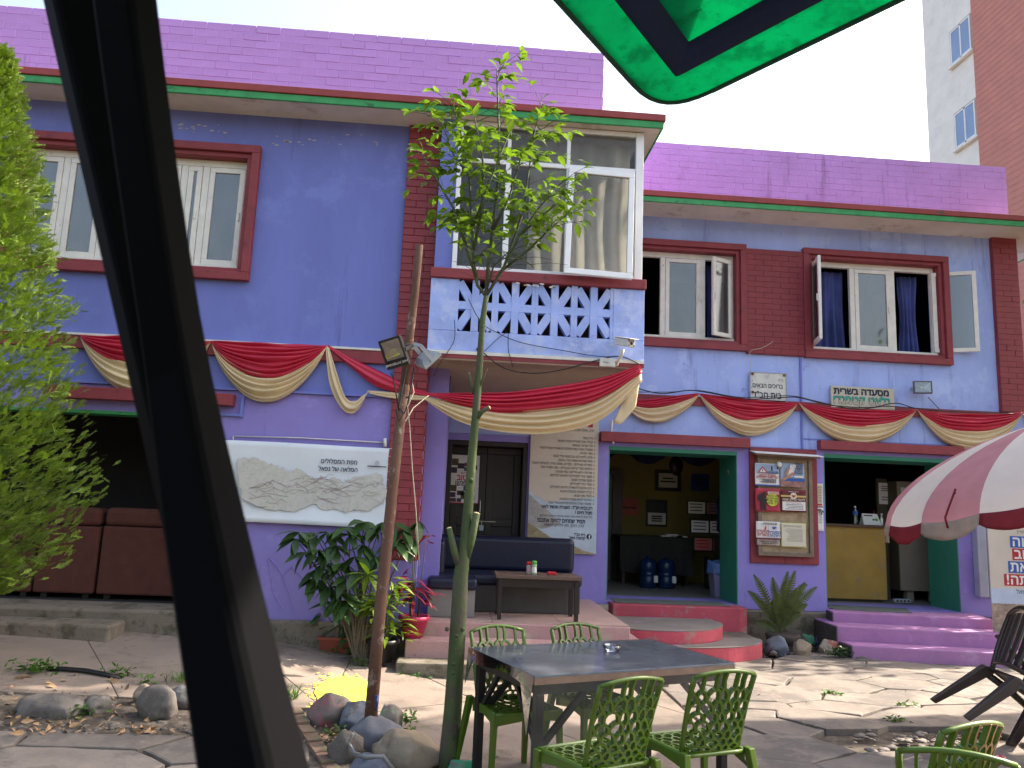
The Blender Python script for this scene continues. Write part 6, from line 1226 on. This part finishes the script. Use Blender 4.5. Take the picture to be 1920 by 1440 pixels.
# brick edging
t = thing('brick_edging', 'row of old bricks edging the stone bed beside the black pole', 'edging', G(585, 1380)); A, B = G(548, 1335), G(632, 1462); n = 7; d = (B-A)/n; bm_ = MB(); L = d.length*.94; bm_.box(-L/2, L/2, -.045, .045, -.05, .035); bme = bm_.mesh('brick', brickb)
for i in range(n):
    c = A+d*(i+.5); inst('brick', bme, t, Matrix.LocRotScale(c+Vector((0, 0, random.uniform(-.008, .008))), Euler((random.uniform(-.06, .06), random.uniform(-.05, .05), math.atan2(d.y, d.x)+random.uniform(-.05, .05))), None))
b = MB(); c = G(25, 1160); b.box(-5.7, -4.75, 7.15, 7.32, .25, .40); tag(b.build('red_step', M('worn_red_step', (0.17, 0.06, 0.045), .85, .25, 6, .4), bevel=.012), 'worn red kerb block at the foot of the left plinth', 'kerb block')
# gravel bed and litter
rr = random.Random(77); gb = MB()
for k_ in range(1900):
    x, y = rr.uniform(-5.2, -1.05), rr.uniform(5.48, 6.2)
    if y > 6.2-.12*max(0, x+3.6): continue
    s_ = rr.uniform(.008, .03)*rr.choice((1, 1, 1, 1.7)); rock(gb, (x, y, gz(x, y)-.012+rr.uniform(-.004, .006)), s_, s_*rr.uniform(.6, 1), s_*rr.uniform(.3, .6), k_, .25, 6, 4)
for k_ in range(420):
    p = G(rr.uniform(570, 720), rr.uniform(1345, 1445)); s_ = rr.uniform(.008, .024); rock(gb, p+Vector((0, 0, -.008)), s_, s_*.8, s_*.5, k_, .25, 6, 4)
for k_ in range(90):
    p = G(rr.uniform(1405, 1560), rr.uniform(1212, 1236)); s_ = rr.uniform(.008, .022); rock(gb, p+Vector((0, 0, .0)), s_, s_*.8, s_*.5, k_, .25, 6, 4)
gb.build('gravel', gravelm, kind='stuff')
b = MB(); b.smooth = True
b.grid(lambda u, v: Vector((-5.4+4.5*u, 5.46+.76*v, gz(-5.4+4.5*u, 5.46+.76*v)-.022+.035*sin(pi*u)*sin(pi*v)+.012*noise.noise(Vector((u*14, v*5, 2))))), 40, 14)
tag(b.build('dirt_bed', soil), kind='structure')
b = MB(); b.smooth = True
def bedf(u, v):
    p = G(565+265*u*(0.75+.25*v), 1345+135*v); e = sin(pi*min(1, max(0, u)))**.5*min(1, v*3); return p+Vector((0, 0, .006+.02*e))
b.grid(bedf, 16, 10); tag(b.build('stone_bed_soil', soil), kind='structure')
lb = MB(); lm = leafmesh(.07, .03, drym, .5, .5); rr = random.Random(12)
for k_ in range(95):
    p = G(rr.uniform(0, 330), rr.choice((rr.uniform(1345, 1378), rr.uniform(1265, 1378)))); addleaf(lb, lm, dirmat(p+Vector((0, 0, .012)), (rr.gauss(0, 1), rr.gauss(0, 1), .1), rr.uniform(-2, 2), rr.uniform(.4, 1.3)))
for k_ in range(120):
    p = G(rr.gauss(628, 25), rr.gauss(1393, 16)); addleaf(lb, lm, dirmat(p+Vector((0, 0, .03)), (rr.gauss(0, 1), rr.gauss(0, 1), .1), rr.uniform(-2, 2), rr.uniform(.3, .9)))
for k_ in range(26):
    p = G(rr.uniform(560, 1900), rr.uniform(1215, 1430)); addleaf(lb, lm, dirmat(p+Vector((0, 0, .010)), (rr.gauss(0, 1), rr.gauss(0, 1), .05), rr.uniform(-.5, .5), rr.uniform(.3, .7)))
lb.build('fallen_leaves', drym, kind='stuff')
# yellow powder on the path
rr = random.Random(15); c = G(648, 1298); ring = []
for i in range(48):
    a = 2*pi*i/48; k_ = 1+.16*noise.noise(Vector((cos(a)*1.5, sin(a)*1.5, 4)))+.07*noise.noise(Vector((cos(a)*5, sin(a)*5, 1))); x, y = c.x+.24*cos(a)*k_, c.y+.40*sin(a)*k_; ring.append(Vector((x, y, gz(x, y)+.011)))
b = MB(); b.prism(ring, (0, 0, .002))
for k_ in range(150):
    a = rr.uniform(0, 2*pi); f_ = 1+abs(rr.gauss(0, .16)); x, y = c.x+.25*cos(a)*f_, c.y+.41*sin(a)*f_; q = rr.uniform(.004, .018); z_ = gz(x, y)+.0115
    b.add([(x+q*cos(w_)*rr.uniform(.6, 1.4), y+q*sin(w_)*rr.uniform(.6, 1.4), z_) for w_ in (0, 1, 2, 3, 4, 5.2)], [tuple(range(6))])
tag(b.build('yellow_powder_patch', yellowpw), 'round patch of bright yellow powder spilled on the concrete path', 'powder patch')
b = MB(); b.smooth = True; b.tube([G(92, 1246, .02), G(125, 1249, .022), G(160, 1254, .022), G(195, 1262, .02), G(226, 1272, .0)], .018, 8); tag(b.build('hose', blackp), 'black hose along the far edge of the gravel bed', 'hose')
b = MB(); b.smooth = True; b.tube([G(690, 1420, .14), G(665, 1412, .17), G(655, 1395, .14), G(662, 1376, .2)], .010, 6); b.tube([G(664, 1415, .16), G(690, 1420, .2), G(718, 1418, .2), G(738, 1445, .12), G(745, 1470, .02)], .013, 7); tag(b.build('grey_cable', M('grey_cable', (.14, .15, .16), .5)), 'grey cable tied around the foot of the rusty pole', 'cable')
b = MB(); b.smooth = True; b.tube([P(704, 1332, 5.25), P(708, 1318, 5.24), P(703, 1306, 5.25), P(708, 1303, 5.25), P(706, 1325, 5.25)], .007, 5); tag(b.build('blue_tie', M('blue_twine', (.03, .05, .2), .7)), 'dark blue twine knotted low on the rusty pole', 'twine')

# ================================================================== TABLE, CHAIRS
TA = R(22.5); TC = Vector((.896, 4.68, 0)); TZ = .70; TL, TW = 1.31, .81; gt = -.04
t = thing('cafe_table', 'metal table with sky reflection tinted into its top under clear plastic between the green chairs', 'table', (TC.x, TC.y, gt), TA)
H = TZ-gt
b = MB(); b.box(-TL/2, TL/2, -TW/2, TW/2, H-.012, H); b.build('table_top', tabletop, t, False, bevel=.002)
b = MB(); b.box(-TL/2, TL/2, -TW/2-.002, -TW/2+.02, H-.045, H-.0125); b.box(-TL/2, TL/2, TW/2-.02, TW/2+.002, H-.045, H-.0125); b.box(-TL/2-.002, -TL/2+.02, -TW/2+.021, TW/2-.021, H-.045, H-.0125); b.box(TL/2-.02, TL/2+.002, -TW/2+.021, TW/2-.021, H-.045, H-.0125); b.build('edge_band', tableedge, t, False)
b = MB(); framebox_ = [(-TL/2+.03, TL/2-.03, -TW/2+.03, -TW/2+.07), (-TL/2+.03, TL/2-.03, TW/2-.07, TW/2-.03), (-TL/2+.03, -TL/2+.07, -TW/2+.071, TW/2-.071), (TL/2-.07, TL/2-.03, -TW/2+.071, TW/2-.071)]
for q in framebox_: b.box(*q, H-.10, H-.046)
b.build('apron', blackm, t, False)
for sx in (-1, 1):
    for sy in (-1, 1):
        x, y = sx*(TL/2-.052), sy*(TW/2-.052); b = MB(); b.box(x-.023, x+.023, y-.023, y+.023, 0, H-.101); b.build('leg', blackm, t, False, bevel=.003)
        b = MB(); b.bar((x, y-sy*.02, H-.34), (x, y-sy*.24, H-.10), .025, .025, (1, 0, 0)); b.bar((x-sx*.02, y, H-.36), (x-sx*.28, y, H-.10), .03, .03, (0, 1, 0)); b.build('brace', blackm, t, False)
t = thing('plastic_cover', 'clear plastic sheet spread over the cafe table and hanging at its sides', 'table cover', (TC.x, TC.y, gt), TA)
b = MB(); b.smooth = True; x0, x1, y0, y1 = -TL/2-.006, TL/2+.006, -TW/2-.006, TW/2+.006
b.grid(lambda u, v: Vector((x0+(x1-x0)*u, y0+(y1-y0)*v, H+.003+.0015*noise.noise(Vector((u*9, v*6, 0))))), 26, 16)
def dropf(u, v): 
    L = .40+.05*sin(u*7)+.10*max(0, 1-u*6)-.05*u; out = .010+.015*sin(u*8+1)*v+.008*sin(u*17)*v*v
    return Vector((x0+(x1-x0)*u-.03*max(0, 1-u*8)*v, y0-out*v-.0, H+.003-L*v))
b.grid(dropf, 34, 10)
def dropl(u, v):
    L = .055+.16*max(0, 1-u*7)+.22*max(0, u*6-5)+.012*sin(u*8); return Vector((x0-(.006+.012*v*(1+sin(u*5))+.03*max(0, u*6-5)*v), y1+(y0-y1)*u, H+.003-L*v))
b.grid(dropl, 30, 6)
def dropr(u, v): return Vector((x1+.015*v+.02*v*sin(u*8), y0+(y1-y0)*u, H+.003-(.22+.04*sin(u*5))*v))
b.grid(dropr, 20, 6); b.build('sheet', clearp, t, False)
c = PZ(1147, 1220, TZ+.005); t = thing('glass_ashtray', 'small clear glass ashtray on the cafe table', 'ashtray', c); b = MB(); b.smooth = True; b.lathe([(.045, 0), (.058, .03), (.05, .034), (.036, .012), (.0, .010)], 8, c); b.build('bowl', acr, t)

def Bk(u, v):                      # back: u across 0..1, v up 0..1
    x = (u-.5)*(.335+.025*v); return Vector((x, .075-.085*v-.035*v*v+.10*(u-.5)**2*1.2-.035*(1-v)**3*0, .425+.41*v-.028*(2*u-1)**2*v*v))
def St(u, v):                      # seat: v from back 0 to front 1
    return Vector(((u-.5)*(.34+.06*v), .06+.37*v, .425-.025*sin(pi*min(1, v*1.05))*(1-(2*u-1)**2)+.004))
def lattice(b, F, rows, cells, vtop, w, dep, seed, seat=False):
    rr = random.Random(seed)
    def nrm(u, v):
        e = .01; return (F(min(1, u+e), v)-F(max(0, u-e), v)).cross(F(u, min(1, v+e))-F(u, max(0, v-e))).normalized()
    def rib(pts):
        for (a, c) in zip(pts, pts[1:]): b.bar(F(*a), F(*c), w, dep, nrm(*a))
    hs = [.62+.16*r for r in range(rows)] if not seat else [1]*rows; tot = sum(hs); vs = [0]
    for h in hs: vs.append(vs[-1]+h/tot*vtop)
    wv = 1/cells; jit = {}
    def J(r, i):
        if (r, i) not in jit: jit[(r, i)] = (rr.uniform(-.22, .22)*wv, rr.uniform(-.12, .12)*vtop/rows)
        return jit[(r, i)]
    def node(r, i):
        u = (i+(.5 if r % 2 else 0))*wv; j = J(r, i); ed = u <= .001 or u >= .999
        return (min(1, max(0, u+(0 if ed else j[0]))), min(1, max(0, vs[r]+(0 if (ed or r == 0) else j[1]))))
    for r in range(rows):
        for i in range(-1, cells+1):
            a, c = node(r, i), node(r, i+1); ui = i+(1 if r % 2 else 0)
            apex = node(r+1, ui if True else i); 
            if (i+(1 if r % 2 else .5)) < -.6 or a[0] >= 1 or c[0] <= 0: continue
            pts = []
            for s_ in range(7):
                th = pi*s_/6; k_ = (1-cos(th))/2; u = a[0]+(c[0]-a[0])*k_; base = a[1]+(c[1]-a[1])*k_; v = base+(apex[1]-base)*sin(th)**.75; u += (apex[0]-(a[0]+c[0])/2)*sin(th)
                pts.append((min(1, max(0, u)), min(1, max(0, v))))
            rib(pts)
    if not seat:
        for i in range(0, cells*2+1):
            u = i*wv/2
            if i % 2 == (rows % 2) or True:
                a = node(rows, i//2) if i % 2 == (1 if rows % 2 else 0) else None
                if a: rib([a, (min(1, max(0, a[0]+rr.uniform(-.02, .02))), (a[1]+1)/2), (min(1, max(0, a[0]*1.0)), 1)])
    else:
        for i in range(cells+1):
            a = node(rows, i)
            if 0 < a[0] < 1: rib([a, (a[0], 1)])
def make_chair():
    t = thing('lattice_chair', 'x', 'chair', (0, 0, 0), 0, 'green lattice chairs')
    b = MB(); lattice(b, Bk, 8, 6, .80, .0115, .024, 3)
    fr = [Bk(0, v/8) for v in range(9)]; b.smooth = True; b.tube(fr, .0125, 7); b.tube([Bk(1, v/8) for v in range(9)], .0125, 7); b.tube([Bk(u/8, 1) for u in range(9)], .011, 7); b.build('backrest', greench, t, False)
    b = MB(); lattice(b, St, 9, 7, .94, .008, .014, 5, True); b.smooth = True; b.tube([St(u/6, 0) for u in range(7)], .011, 6); b.tube([St(u/6, 1) for u in range(7)], .013, 6); b.tube([St(0, v/6) for v in range(7)], .015, 6); b.tube([St(1, v/6) for v in range(7)], .015, 6); b.smooth = False
    for s_ in (0, 1): 
        a, c = St(s_, .02), St(s_, 1); sg = -1 if s_ == 0 else 1; b.add([a+Vector((sg*.012, 0, 0)), c+Vector((sg*.012, 0, 0)), c+Vector((sg*.012, 0, -.055)), (a+c)/2+Vector((sg*.012, .0, -.03)), a+Vector((sg*.012, 0, -.06))], [(0, 1, 2, 3, 4)])
    a, c = St(0, 1), St(1, 1); b.add([a+Vector((0, .012, 0)), c+Vector((0, .012, 0)), c+Vector((0, .012, -.055)), (a+c)/2+Vector((0, .012, -.035)), a+Vector((0, .012, -.055))], [(0, 1, 2, 3, 4)])
    b.build('seat', greench, t, False)
    for s_ in (-1, 1):
        b = MB(); b.add([(s_*.19+dx, .045+dy, .45) for dx, dy in ((-.018, -.025), (.018, -.025), (.018, .025), (-.018, .025))]+[(s_*.235+dx, -.045+dy, 0) for dx, dy in ((-.014, -.016), (.014, -.016), (.014, .016), (-.014, .016))], [(0, 1, 5, 4), (1, 2, 6, 5), (2, 3, 7, 6), (3, 0, 4, 7), (4, 5, 6, 7), (0, 3, 2, 1)]); b.build('leg', greench, t, False, bevel=.005)
        b = MB(); b.add([(s_*.20+dx, .42+dy, .435) for dx, dy in ((-.026, -.03), (.02, -.03), (.02, .018), (-.026, .018))]+[(s_*.208+dx, .425+dy, .36) for dx, dy in ((-.018, -.018), (.016, -.018), (.016, .016), (-.018, .016))]+[(s_*.222+dx, .44+dy, 0) for dx, dy in ((-.013, -.013), (.013, -.013), (.013, .013), (-.013, .013))], [(i*4+j, i*4+(j+1) % 4, (i+1)*4+(j+1) % 4, (i+1)*4+j) for i in range(2) for j in range(4)]+[(8, 9, 10, 11), (0, 3, 2, 1)]); b.build('leg', greench, t, False, bevel=.005)
    return t
proto = make_chair(); seats = [((.31, 4.99), R(202), 'green lattice chair on the far left side of the table beside the sapling', gt), ((.83, 5.18), R(204), 'green lattice chair on the far side of the table half hidden by the table top', gt), ((.835, 3.64), R(27), 'nearest green lattice chair, at the middle of the near side of the table', gt), ((1.345, 3.86), R(19), 'green lattice chair at the right of the near side of the table', gt), ((2.06, 3.08), R(22), 'green lattice chair at the bottom right in front of the broken paving', gt-.02), ((1.78, 2.74), R(-24), 'green lattice chair cut by the bottom edge, its top just showing', gt-.03)]
for i, (p, a, lab, z) in enumerate(seats):
    o = proto if i == 0 else copy_tree(proto); o.location = (p[0], p[1], z); o.rotation_euler = (0, 0, a); o['label'] = lab

# dark plastic armchair tipped forward at the right
t = thing('plastic_armchair', 'dark brown plastic armchair tipped forward beside the striped umbrella', 'chair', (4.12, 5.5, .36), rot=(0, R(38), R(-8)))
# local: chair faces +X, origin at seat centre
b = MB(); b.smooth = True; b.grid(lambda u, v: Vector((-.22+.44*u, -.22+.44*v, .02-.025*sin(pi*u)*sin(pi*v)+.02*u)), 10, 10); b.build('seat', brownpl, t, False, solid=.012)
b = MB(); b.smooth = True
def abk(u, v): return Vector((-.22-.11*v-.02*v*v-.05*cos(pi*(u-.5))+.05, (u-.5)*(.42+.05*sin(pi*v)), .03+.46*v-.05*(2*u-1)**2*v))
for k_ in range(6): b.grid(lambda u, v, k_=k_: abk((k_+.12+.76*u)/6, .12+.80*v), 2, 12)
b.tube([abk(0, v/10) for v in range(11)]+[abk(u/10, 1) for u in range(1, 11)]+[abk(1, 1-v/10) for v in range(1, 11)], .016, 7); b.tube([abk(u/8, .12) for u in range(9)], .014, 6); b.build('backrest', brownpl, t, False, solid=.008)
for s_ in (-1, 1):
    b = MB(); b.smooth = True; b.tube([(-.27, s_*.235, .26), (-.1, s_*.28, .24), (.12, s_*.285, .225), (.22, s_*.27, .19), (.235, s_*.25, .08), (.22, s_*.23, -.02)], [.018, .026, .026, .022, .018, .022], 8); b.build('armrest', brownpl, t, False)
    for x0, x1 in ((-.20, -.345), (.20, .26)):
        b = MB(); q = [(-.045, -.03), (.045, -.03), (.045, .03), (-.045, .03)]; b.add([(x0+dx, s_*.20+dy, .02) for dx, dy in q]+[(x1+dx*.5, s_*.245+dy*.6, -.43) for dx, dy in q], [(0, 1, 5, 4), (1, 2, 6, 5), (2, 3, 7, 6), (3, 0, 4, 7), (4, 5, 6, 7), (0, 3, 2, 1)]); b.build('leg', brownpl, t, False, bevel=.008)
    b = MB(); b.smooth = True; b.tube([(-.2, s_*.212, -.02), (0, s_*.215, -.01), (.2, s_*.212, -.02)], .026, 6); b.build('side_rail', brownpl, t, False)

# ================================================================== STRIPED UMBRELLA
UC = Vector((4.50, 5.6, 0)); UR, UZ = 1.15, 1.87; tiltm = Matrix.Rotation(R(-9.5), 4, 'X') 
def ut(r, th, z): 
    p = Vector((r*cos(th), r*sin(th), z)); p = Matrix.Rotation(R(11), 3, 'X') @ p
    return Vector((UC.x+p.x, UC.y+p.y, UZ-.0+(p.z)-2*(Vector((0, r*sin(th), 0)).y)*0.0))
t = thing('striped_umbrella', 'red and white striped beach umbrella with a scalloped valance at the right', 'umbrella', (UC.x, UC.y, gt), 0)
def dome(s_): return UR*sin(s_*pi/2*.98)/sin(pi/2*.98), (.50)*(cos(s_*pi/2*.98)-cos(pi/2*.98))
def ut(r, th, z):
    x, y = r*cos(th), r*sin(th); return Vector((UC.x+x, UC.y+y, UZ+z+.30*x-.08*y))
for k_ in range(16):
    a0, a1 = R(188+22.5*k_), R(188+22.5*(k_+1)); redg = k_ % 2 == 0; b = MB(); b.smooth = True
    def gf(u, v):
        r, z = dome(v); sag = 1-.018*sin(pi*u)*v; return ut(r*sag, a0+(a1-a0)*u, z*1.0-.02*sin(pi*u)*v)
    b.grid(gf, 6, 12); o = b.build('gore', umbr if redg else umbw, t)
    b = MB(); b.smooth = True
    def vf(u, v):
        p = gf(u, 1); L = .075+.055*sin(pi*u)**.6; a = a0+(a1-a0)*u; return p+Vector((cos(a), sin(a), 0))*(.008*v+.012*sin(u*15+k_)*v)-Vector((0, 0, L*v))
    b.grid(vf, 10, 4); b.build('valance', umbo if redg else umbv, o, solid=.003)
for k_ in range(8):
    a = R(188+45*k_); b = MB(); b.tube([ut(dome(s_/8)[0]*.985, a, dome(s_/8)[1]-.012) for s_ in range(1, 9)], .005, 5); b.build('rib', greym, t)
b = MB(); b.smooth = True; b.tube([(UC.x, UC.y, gt), (UC.x, UC.y, UZ+.50)], .02, 10); b.build('pole', whitem, t); b = MB(); b.lathe([(.25, 0), (.27, .06), (.06, .12), (.03, .3)], 18, (UC.x, UC.y, gt)); b.build('base', conc, t)
a = R(199); p = ut(UR*.985, a, .0); q = ut(dome(.80)[0], R(201), dome(.80)[1]); b = MB(); off = Vector((cos(a), sin(a), .2))*.02
b.smooth = True; b.tube([q+off, q+off*1.6+Vector((.01, -.01, .03)), (p+q)/2+off*1.5, p+off*1.5, p+off*1.2-Vector((-.01, 0, .07))], .008, 6); b.build('tie_strap', umbv, t)

# ================================================================== GREEN PARASOL OVERHEAD
KZ = 2.63; K = PZ(1240, 216, KZ); D1_ = (PZ(1045, 0, KZ)-K).normalized(); D2_ = (PZ(1685, 0, KZ)-K).normalized(); SL = 2.3
t = thing('green_parasol', 'green parasol with a navy border band on a black mast and strut', 'parasol', (.2, .3, gt))
ctr = K+(D1_+D2_)*SL/2
def ringpts(ins, n=8):
    cs = [K, K+D1_*SL, K+(D1_+D2_)*SL, K+D2_*SL]; f = 1-ins/(SL/2*.985); cs = [ctr+(c-ctr)*f for c in cs]; r = max(.0, .17-ins*1.6)+.004; out = []
    for i in range(4):
        p, a, c = cs[i], cs[i-1], cs[(i+1) % 4]; da, dc = (a-p).normalized(), (c-p).normalized()
        s0, s1 = p+da*r, p+dc*r
        for j in range(n+1): u = j/n; q = s0*(1-u)**2+p*2*u*(1-u)+s1*u*u; out.append(Vector((q.x, q.y, KZ+.26*min(1, ins/1.1))))
    return out
def ringmesh(i0, i1, steps=3, dz=0):
    b = MB(); b.smooth = True; n = 36
    for s_ in range(steps+1):
        b.v += [p+Vector((0, 0, dz)) for p in ringpts(i0+(i1-i0)*s_/steps)]
    for s_ in range(steps):
        for j in range(n): b.f.append([s_*n+j, s_*n+(j+1) % n, (s_+1)*n+(j+1) % n, (s_+1)*n+j]); b.mi.append(0); b.sm.append(True)
    return b
ringmesh(0, .106, 4).build('canopy_border', cang, t, solid=.003); ringmesh(.100, .176, 3, -.006).build('navy_band', cann, t, solid=.003)
ringmesh(.170, 1.12, 5).build('canopy', cang, t, solid=.003)
b = MB(); n = 36; e = ringpts(0); b.tube(e+[e[0]], .0075, 6); b.build('hem', M('dark_hem', (0.0, 0.05, 0.03), .7), t)
top = Vector((ctr.x, ctr.y, KZ+.25))
for c in (K, K+D1_*SL, K+(D1_+D2_)*SL, K+D2_*SL): b = MB(); b.bar(top+Vector((0, 0, .03)), c.lerp(ctr, .16)+Vector((0, 0, .085)), .012, .016); b.build('rib', blackm, t)
def rtube(b, pts, ws, rot):
    pts = [Vector(p) for p in pts]; d = (pts[-1]-pts[0]).normalized(); x = d.cross(Vector((0, 1, 0))).normalized(); y = x.cross(d); vs = []
    for p, w in zip(pts, ws):
        for q in range(4):
            for j in (-1, 0, 1): an = rot+q*pi/2+j*.16; rr_ = w*.5/cos(.62)*(1.0 if j == 0 else .985)*.98; vs.append(p+x*rr_*cos(an)+y*rr_*sin(an))
    n = len(pts); b.smooth = False
    b.add(vs, [(k*12+i, k*12+(i+1) % 12, k*12+12+(i+1) % 12, k*12+12+i) for k in range(n-1) for i in range(12)]+[tuple(range(12))[::-1], tuple(range((n-1)*12, n*12))])
mpts, mws = [], []
for q in range(13):
    y_ = 1440*q/12; Yq = .52-.09*max(0, (y_-700)/740)**1.3; wpx = 108-8*sin(pi*min(1, y_/960))+56*max(0, (y_-640)/800)**1.25
    mpts.append(P(235+.1194*y_+3.33e-5*y_*y_, y_, Yq)); mws.append(wpx*Yq/FPX*.90)
d = (mpts[0]-mpts[1]).normalized(); d3 = (mpts[-2]-mpts[-1]).normalized()
mt, mb_ = mpts[0]+d*((2.78-mpts[0].z)/d.z), mpts[-1]-d3*((mpts[-1].z-gt)/d3.z)
b = MB(); rtube(b, [mt]+mpts+[mb_], [mws[0]]+mws+[mws[-1]], .5); b.build('mast', mastm, t)
sa, sb_ = P(134, 0, .60), P(350, 905, .54); d2 = (sa-sb_).normalized(); b = MB(); rtube(b, [sb_-d2*.12, sa+d2*.8], [.037, .037], .2); b.build('strut', mastm, t)
b = MB(); b.bar(mt-Vector((0, 0, .03)), top+Vector((0, 0, .05)), .04, .05); b.build('arm', blackm, t); b = MB(); b.lathe([(.22, 0), (.22, .05), (.05, .08), (.04, .2)], 18, (mb_.x, mb_.y, gt)); b.build('base', blackm, t)

# small things at the right edge
c = G(1876, 1425, .02); t = thing('crumpled_wrapper', 'crumpled red and white wrapper on the ground behind the green chairs', 'wrapper', c); b = MB(); rock(b, c, .045, .04, .035, 5, .6, 10, 7); b.build('body', M('red_white_wrapper', (.5, .02, .05), .4, .3, 20, stain=[(22, (.7, .65, .65), .55)]), t)
t = thing('pink_cloth_table', 'edge of a small round table under a pink cloth in the bottom right corner', 'table', (2.62, 3.0, gt)); b = MB(); b.smooth = True; b.grid(lambda u, v: Vector((2.62+(.36+.10*v+.02*sin(u*2*pi*9)*v)*cos(2*pi*u)*min(1, v*8), 3.0+(.36+.10*v+.02*sin(u*2*pi*9)*v)*sin(2*pi*u)*min(1, v*8), .55-.5*max(0, v-.125))), 60, 10); b.build('cloth', pinkcl, t); b = MB(); b.tube([(2.62, 3.0, gt), (2.62, 3.0, .54)], .03, 8); b.build('stand', blackm, t)
